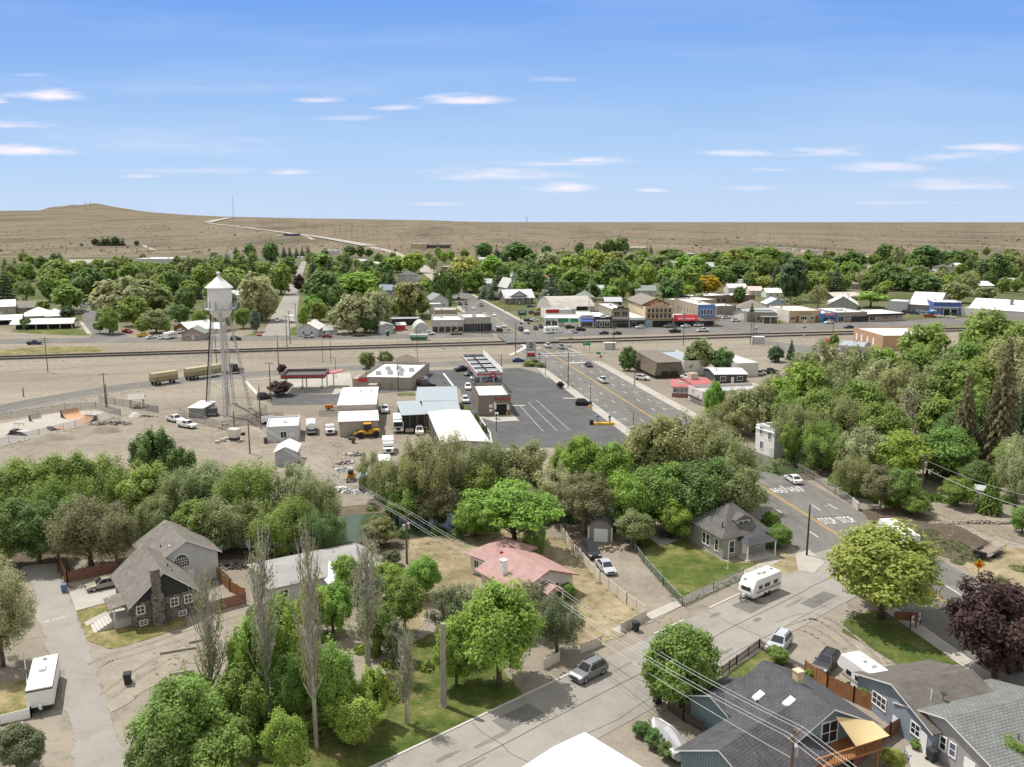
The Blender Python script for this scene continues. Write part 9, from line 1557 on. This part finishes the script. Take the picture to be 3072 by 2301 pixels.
qs('patio',[(2560,2215),(2650,2165),(2720,2190),(2610,2260),(2560,2290)],qG('brown patio',[(.20,.165,.13),(.26,.215,.17),(.31,.26,.21)],(.2,1,5)),.08,'brown paved patio inside the board fence');qs('path',[(2715,2240),(2770,2230),(2830,2310),(2740,2330)],CONCG,.08,'pale concrete path to the white door')
tag(fence([(1885,1652),(1886,1653)],'rail',.5,'short stake by the lawn corner',m=WOODP),None);t=qH('patio_set','dark barbecue and chairs on the grey house patio','furniture',G(1990,1618),.2);q=MB();q.box(-.6,-.3,.5,.6,.3,1.1);q.build('barbecue',DARK,t);q=MB();q.box(.9,-.3,0,1.5,.3,.45);q.box(.9,.25,.45,1.5,.32,.95);q.build('chair',DARK,t);qs('patio',[(1945,1612),(2020,1600),(2050,1620),(1980,1640)],CONCG,.1,'pale concrete patio beside the grey house')
for i,(u,v,L,a,lab)in enumerate(((535,1955,4.0,.35,'long weathered log at the edge of the gravel drive'),(545,2022,2.6,.3,'short weathered log on the dirt below the long one'),(600,1925,2.5,.4,'half buried log near the leftmost poplar'))):t=qH('log',lab,'log',G(u,v),a);q=MB();q.tube((-L/2,0,.18),(L/2,.1,.18),.2,.16,8);q.build('log',BARKG,t)
t=qH('fire_pit','sprinkler and green hose on the triangular lawn','hose',G(2700,1940),0);q=MB();q.path([(0,0,.12),(.8,-.8,.12),(1.3,-2,.12),(1.0,-3.4,.12),(1.4,-4.6,.12)],.04);q.build('hose',cm('green hose',(.05,.2,.1)),t);t.name='garden_hose'
POLES=[(144,1117,1012,4,'tall pole with four crossarms beside the tracks at left'),(318,1222,1119,1,'taller of the twin poles at the skate park fence'),(322,1222,1152,0,'shorter of the twin poles at the skate park fence'),(837,1121,1005,1,'pole with crossarm behind the low fuel canopy'),(813,1202,1087,1,'pole rising through the dark leaved tree'),(783,1287,1155,0,'tall bare pole behind the yard office'),(703,1287,1234,0,'short stubby pole at the tower fence'),(750,1362,1258,1,'pole with crossarm in front of the yard office'),(862,1052,947,1,'left pole of the pair at the side street tracks'),(871,1031,933,1,'right pole of the pair at the side street tracks'),(889,978,910,1,'pole with lantern beside the pale side street'),(650,1090,995,0,'thin pole behind the tower legs near the tracks'),(686,1215,1060,0,'slim dark pole standing among the tower legs'),(1100,1165,1090,0,'pole at the left corner of the fuel store'),(1195,1174,1090,0,'pole at the right of the fuel store bins'),(1504,1150,1062,0,'thick dark pole at the near corner of the large canopy'),(1547,1064,967,0,'tall pole between the tracks and the highway'),(1704,1166,1057,0,'tall black pole at the edge of the highway and dark lot'),(1388,933,894,0,'left of the three poles beside the highway'),(1396,942,895,0,'middle of the three poles beside the highway'),(1401,946,900,0,'right of the three poles beside the highway'),(1515,935,885,0,'left pole of the pair before the bungalow'),(1527,934,887,0,'right pole of the pair before the bungalow'),(2050,1037,938,4,'tall pole with crossarms before the red awning shop'),(2251,1033,945,4,'left of the twin poles with stacked crossarms'),(2258,1035,950,4,'right of the twin poles with stacked crossarms'),(1841,1051,967,4,'pole with stacked crossarms right of the signal cabinet'),(1904,1158,1097,0,'dark pole at the restaurant driveway'),(2236,1119,1087,0,'short pole beside the small charcoal house'),(2148,1145,1100,0,'thin pole at the corner of the small charcoal house'),(2450,960,900,1,'pole behind the tan city building'),(2525,935,858,1,'thin tall pole before the metal gable shed'),(2541,938,880,1,'pole right of the thin tall one'),(2781,928,872,0,'slim pole before the white roofed warehouse'),(2371,930,890,1,'pole beside the leafy bush behind the shops'),(1618,1092,1060,3,'short many armed pole right of the price sign'),(2498,1010,960,4,'pole with stacked crossarms before the bright blue shop')]
tops={}
for u,v,vt,arms,lab in POLES:tops[(u,v)]=qU(u,v,vt,lab,arms,ang=.1)[1]
FP=[(917,688,663),(970,691,664),(1021,705,676),(1037,712,679),(1055,716,684),(1074,729,688),(1098,733,692),(1134,742,701),(1168,751,706),(1204,762,712),(1089,702,676),(869,687,664),(840,683,664),(820,683,664),(1187,771,742),(1840,765,744),(1942,740,722),(2042,745,722),(2463,755,730),(2606,757,733),(2943,765,735),(223,793,765),(1722,742,722),(785,683,665),(1006,706,682)]
for i,(u,v,vt)in enumerate(FP):
 p=GT(u,v);d=p.length;h=(v-vt)*d/FPX*1.0;qU(u,v,vt,'pole of the power line beside the far highway on the plain' if 800<u<1300 else 'lone thin power pole at the edge of the plain',1,pos=p,h=h,r0=max(.2,d*.00016),arm_w=3.0,group='far power poles on the plain' if 800<u<1300 else 'lone power poles at the plain edge')
LAMPS=[(969,1087,1014,'slim lamp post left of the pair on the south road',0),(993,1085,981,'slim lamp post right of the pair on the south road',0),(1008,1132,1074,'short lamp post behind the red pump shelter',0),(1252,1076,981,'double headed lamp post by the green skip',1),(1636,1122,1071,'lamp post on the small grass island',0),(1771,1222,1149,'lamp post with yellow base at the lot edge',0),(1489,1293,1226,'dark lamp post in front of the car wash',0),(2306,1046,1003,'pale lamp post at the side street crossing',0),(1900,1275,1233,'lamp post on the left highway sidewalk near the trees',0),(1907,985,966,'short white lamp post before the white fronted shop',0)]
for u,v,vt,lab,db in LAMPS:qM(u,v,vt,lab,math.pi,double=bool(db),m=STEEL if 'pale' in lab or 'white' in lab else DARK)
def mast(u,v,vt,label,w_=1.2,p=None,h=None,red=False,r_=None):
 p=p or GT(u,v);h=h or(v-vt)*p.length/FPX;t=qH('radio_mast',label,'radio mast',p,.3);q=MB();n=30;c=[(w_*math.cos(2.094*k),w_*math.sin(2.094*k))for k in range(3)];r_=r_ or max(.06,p.length*.0001)
 for x,y in c:q.tube((x,y,0),(x,y,h),r_,n=4)
 for k in range(n):
  for j in range(3):a,b=c[j],c[(j+1)%3];q.tube((a[0],a[1],h*k/n),(b[0],b[1],h*(k+1)/n),r_*.6,n=3)
 q.build('lattice',STEEL,t);return t
mast(703,706,598,'tall thin guyed mast on the plain at left',2.0);mast(1580,719,652,'lattice mast standing on the plain right of centre',3.0);mast(258,640,607,'thin mast on top of the distant butte',1.5,r_=.7);mast(273,640,608,'second thin mast on the distant butte',1.5,r_=.7)
mast(1766,944,838,'thin lattice radio mast rising above the blue awning shop',.25,p=G(1766,975),h=zat(1766,975,838),r_=.05)
p=G(1775,868);t=qH('dish_tower','large white satellite dish on a dark tower in the trees','satellite dish',p,0);h=zat(1775,868,828);q=MB();q.box(-1.5,-1.5,0,1.5,1.5,h*.55);q.build('tower',DARK,t);q=MB();q.loft([[(r_*math.cos(a),-y,h*.8+r_*math.sin(a))for a in[2*math.pi*k/16 for k in range(16)]]for y,r_ in((.2,.4),(.6,1.6),(1.5,3.2),(1.55,3.2))]);q.build('dish',WHITE,t)
_,T1,h1=qU(1221,1692,1540,'utility pole with grey transformer on the dry river bank',1,2,.9)
p2=G(1626,1885);_,T2,h2=qU(1626,1885,1745,'utility pole in front of the pink roofed house',1,0,.75)
p3=G(2382,2189,9.2);p3.z=0;_,T3,h3=qU(0,0,0,'utility pole with transformer in front of the charcoal roof',1,1,.75,pos=p3,h=9.2)
p4=p3+(p3-p2);p4.z=0;T4=p4+Vector((0,0,9.2))
T0=tops[(750,1362)]
dn=(T3-T2);dn.z=0;dn.normalize();cn=Vector((-dn.y,dn.x,0))
for i,o in enumerate((-1.1,-.6,.6,1.1)):
 lo=Vector((0,0,-.12));lab=['outer left','inner left','inner right','outer right'][i]
 wire(T0+cn*o+lo,T1+cn*o+lo,'%s wire crossing the river between the poles'%lab,.8);wire(T1+cn*o+lo,T2+cn*o+lo,'%s wire passing over the pink house'%lab,.7);wire(T2+cn*o+lo,T3+cn*o+lo,'%s wire across the street to the charcoal roof'%lab,.8);wire(T3+cn*o+lo,T4+cn*o+lo,'%s wire leaving the picture at the lower right'%lab,.8)
wire(T2-Vector((0,0,2.2)),T3-Vector((0,0,2.6)),'lower service wire across the street',.7,.022)
pr=G(2763,1487);hr_=zat(2763,1487,1362);_,TR,_h=qU(2763,1487,1362,'leaning utility pole with grey transformer in the grove',1,1,.4)
TE=G(3090,1490,8);TE2=G(3090,1528,6.5)
wire(TR-Vector((0,0,1.0)),TE,'upper wire from the leaning grove pole',.5);wire(TR-Vector((0,0,2.6)),TE2,'lower thick wire from the leaning grove pole',.5,.035)
qU(2420,1667,1515,'dark wooden street light pole on the highway corner',0,m=cm('dark stained pole',(.055,.045,.038)));a_=G(2420,1667);hh=zat(2420,1667,1515);t=qH('lamp_arm','pale lamp arm reaching from the corner pole over the highway','street lamp',a_,0,None);t.name='street_lamp';q=MB();q.tube((.12,0,hh-.6),(1.6,.2,hh-.3),.035);q.tube((1.6,.2,hh-.3),(2.3,.25,hh-.3),.035);q.build('lamp_arm',STEEL,t);q=MB();q.box(2.2,.1,hh-.42,2.9,.42,hh-.28);q.build('lamp_head',STEEL,t)
p=G(1510,1790);q=MB();t=qH('vent_mast','slender pale service mast with red cap above the pink house','mast',G(1503,1745),0);q.cyl(0,0,0,4.9,.09,n=8);q.build('pole',OFFW,t);q=MB();q.box(-.15,-.15,4.0,.3,.15,4.5);q.build('meter_box',RED,t)
qU(905,1775,1680,'dark bare pole beside the long white home',0,r0=.13);qU(71,1190,1163,'short leaning stub pole beside the curving road',0,r0=.2)
for a,b in(((837,1121),(813,1202)),((813,1202),(783,1287)),((2050,1037),(2251,1033)),((1841,1051),(2050,1037)),((144,1117),(650,1090)),((862,1052),(837,1121)),((783,1287),(750,1362))):wire(tops[a]-Vector((0,0,.2)),tops[b]-Vector((0,0,.2)),'thin wire strung between the poles along the tracks',1.0,.02,'wires between the track side poles')
LW=dict(fir='dark',dark='dark green',mid='green',bright='bright green',olive='olive',pale='pale grey green',lime='lime green',gold='golden yellow',purple='purple leaved',blue='blue green',plain='dark')
KW=dict(spruce='pointed conifer',column='narrow cypress',round='round tree',dense='dense round tree',loose='thin leaved tree',spread='spreading tree')
byl={}
for e,k,lf in AUTO:
 x,y=e.location.x,e.location.y
 if lf=='plain':lab='dark conifer in the isolated row out on the tan plain'
 else:
  bx,by,s=min(SHORT,key=lambda q:(q[0]+5-x)**2*(2.2 if y>350 else 1)+(q[1]+4-y)**2*.35);dx,dy=x-bx-5,y-by-4
  rel=('behind' if dy>0 else 'in front of')if abs(dy)*.6>abs(dx)else('right of' if dx>0 else 'left of');lab='%s %s %s the %s'%(LW[lf],KW[k],rel,s)
 byl.setdefault(lab,[]).append(e)
for lab,es in byl.items():
 if len(es)==2 and 'plain' not in lab:
  es.sort(key=lambda e:-e.scale.z)
  for e,w_ in zip(es,('taller','shorter')):tag(e,w_+' '+lab)
 elif len(es)==3 and 'plain' not in lab:
  es.sort(key=lambda e:e.location.y)
  for e,w_ in zip(es,('nearest','middle','farthest')):tag(e,w_+' '+lab)
 else:
  for e in es:
   tag(e,lab)
   if len(es)>1:e['group']=lab.replace('round tree','round trees').replace('conifer','conifers')
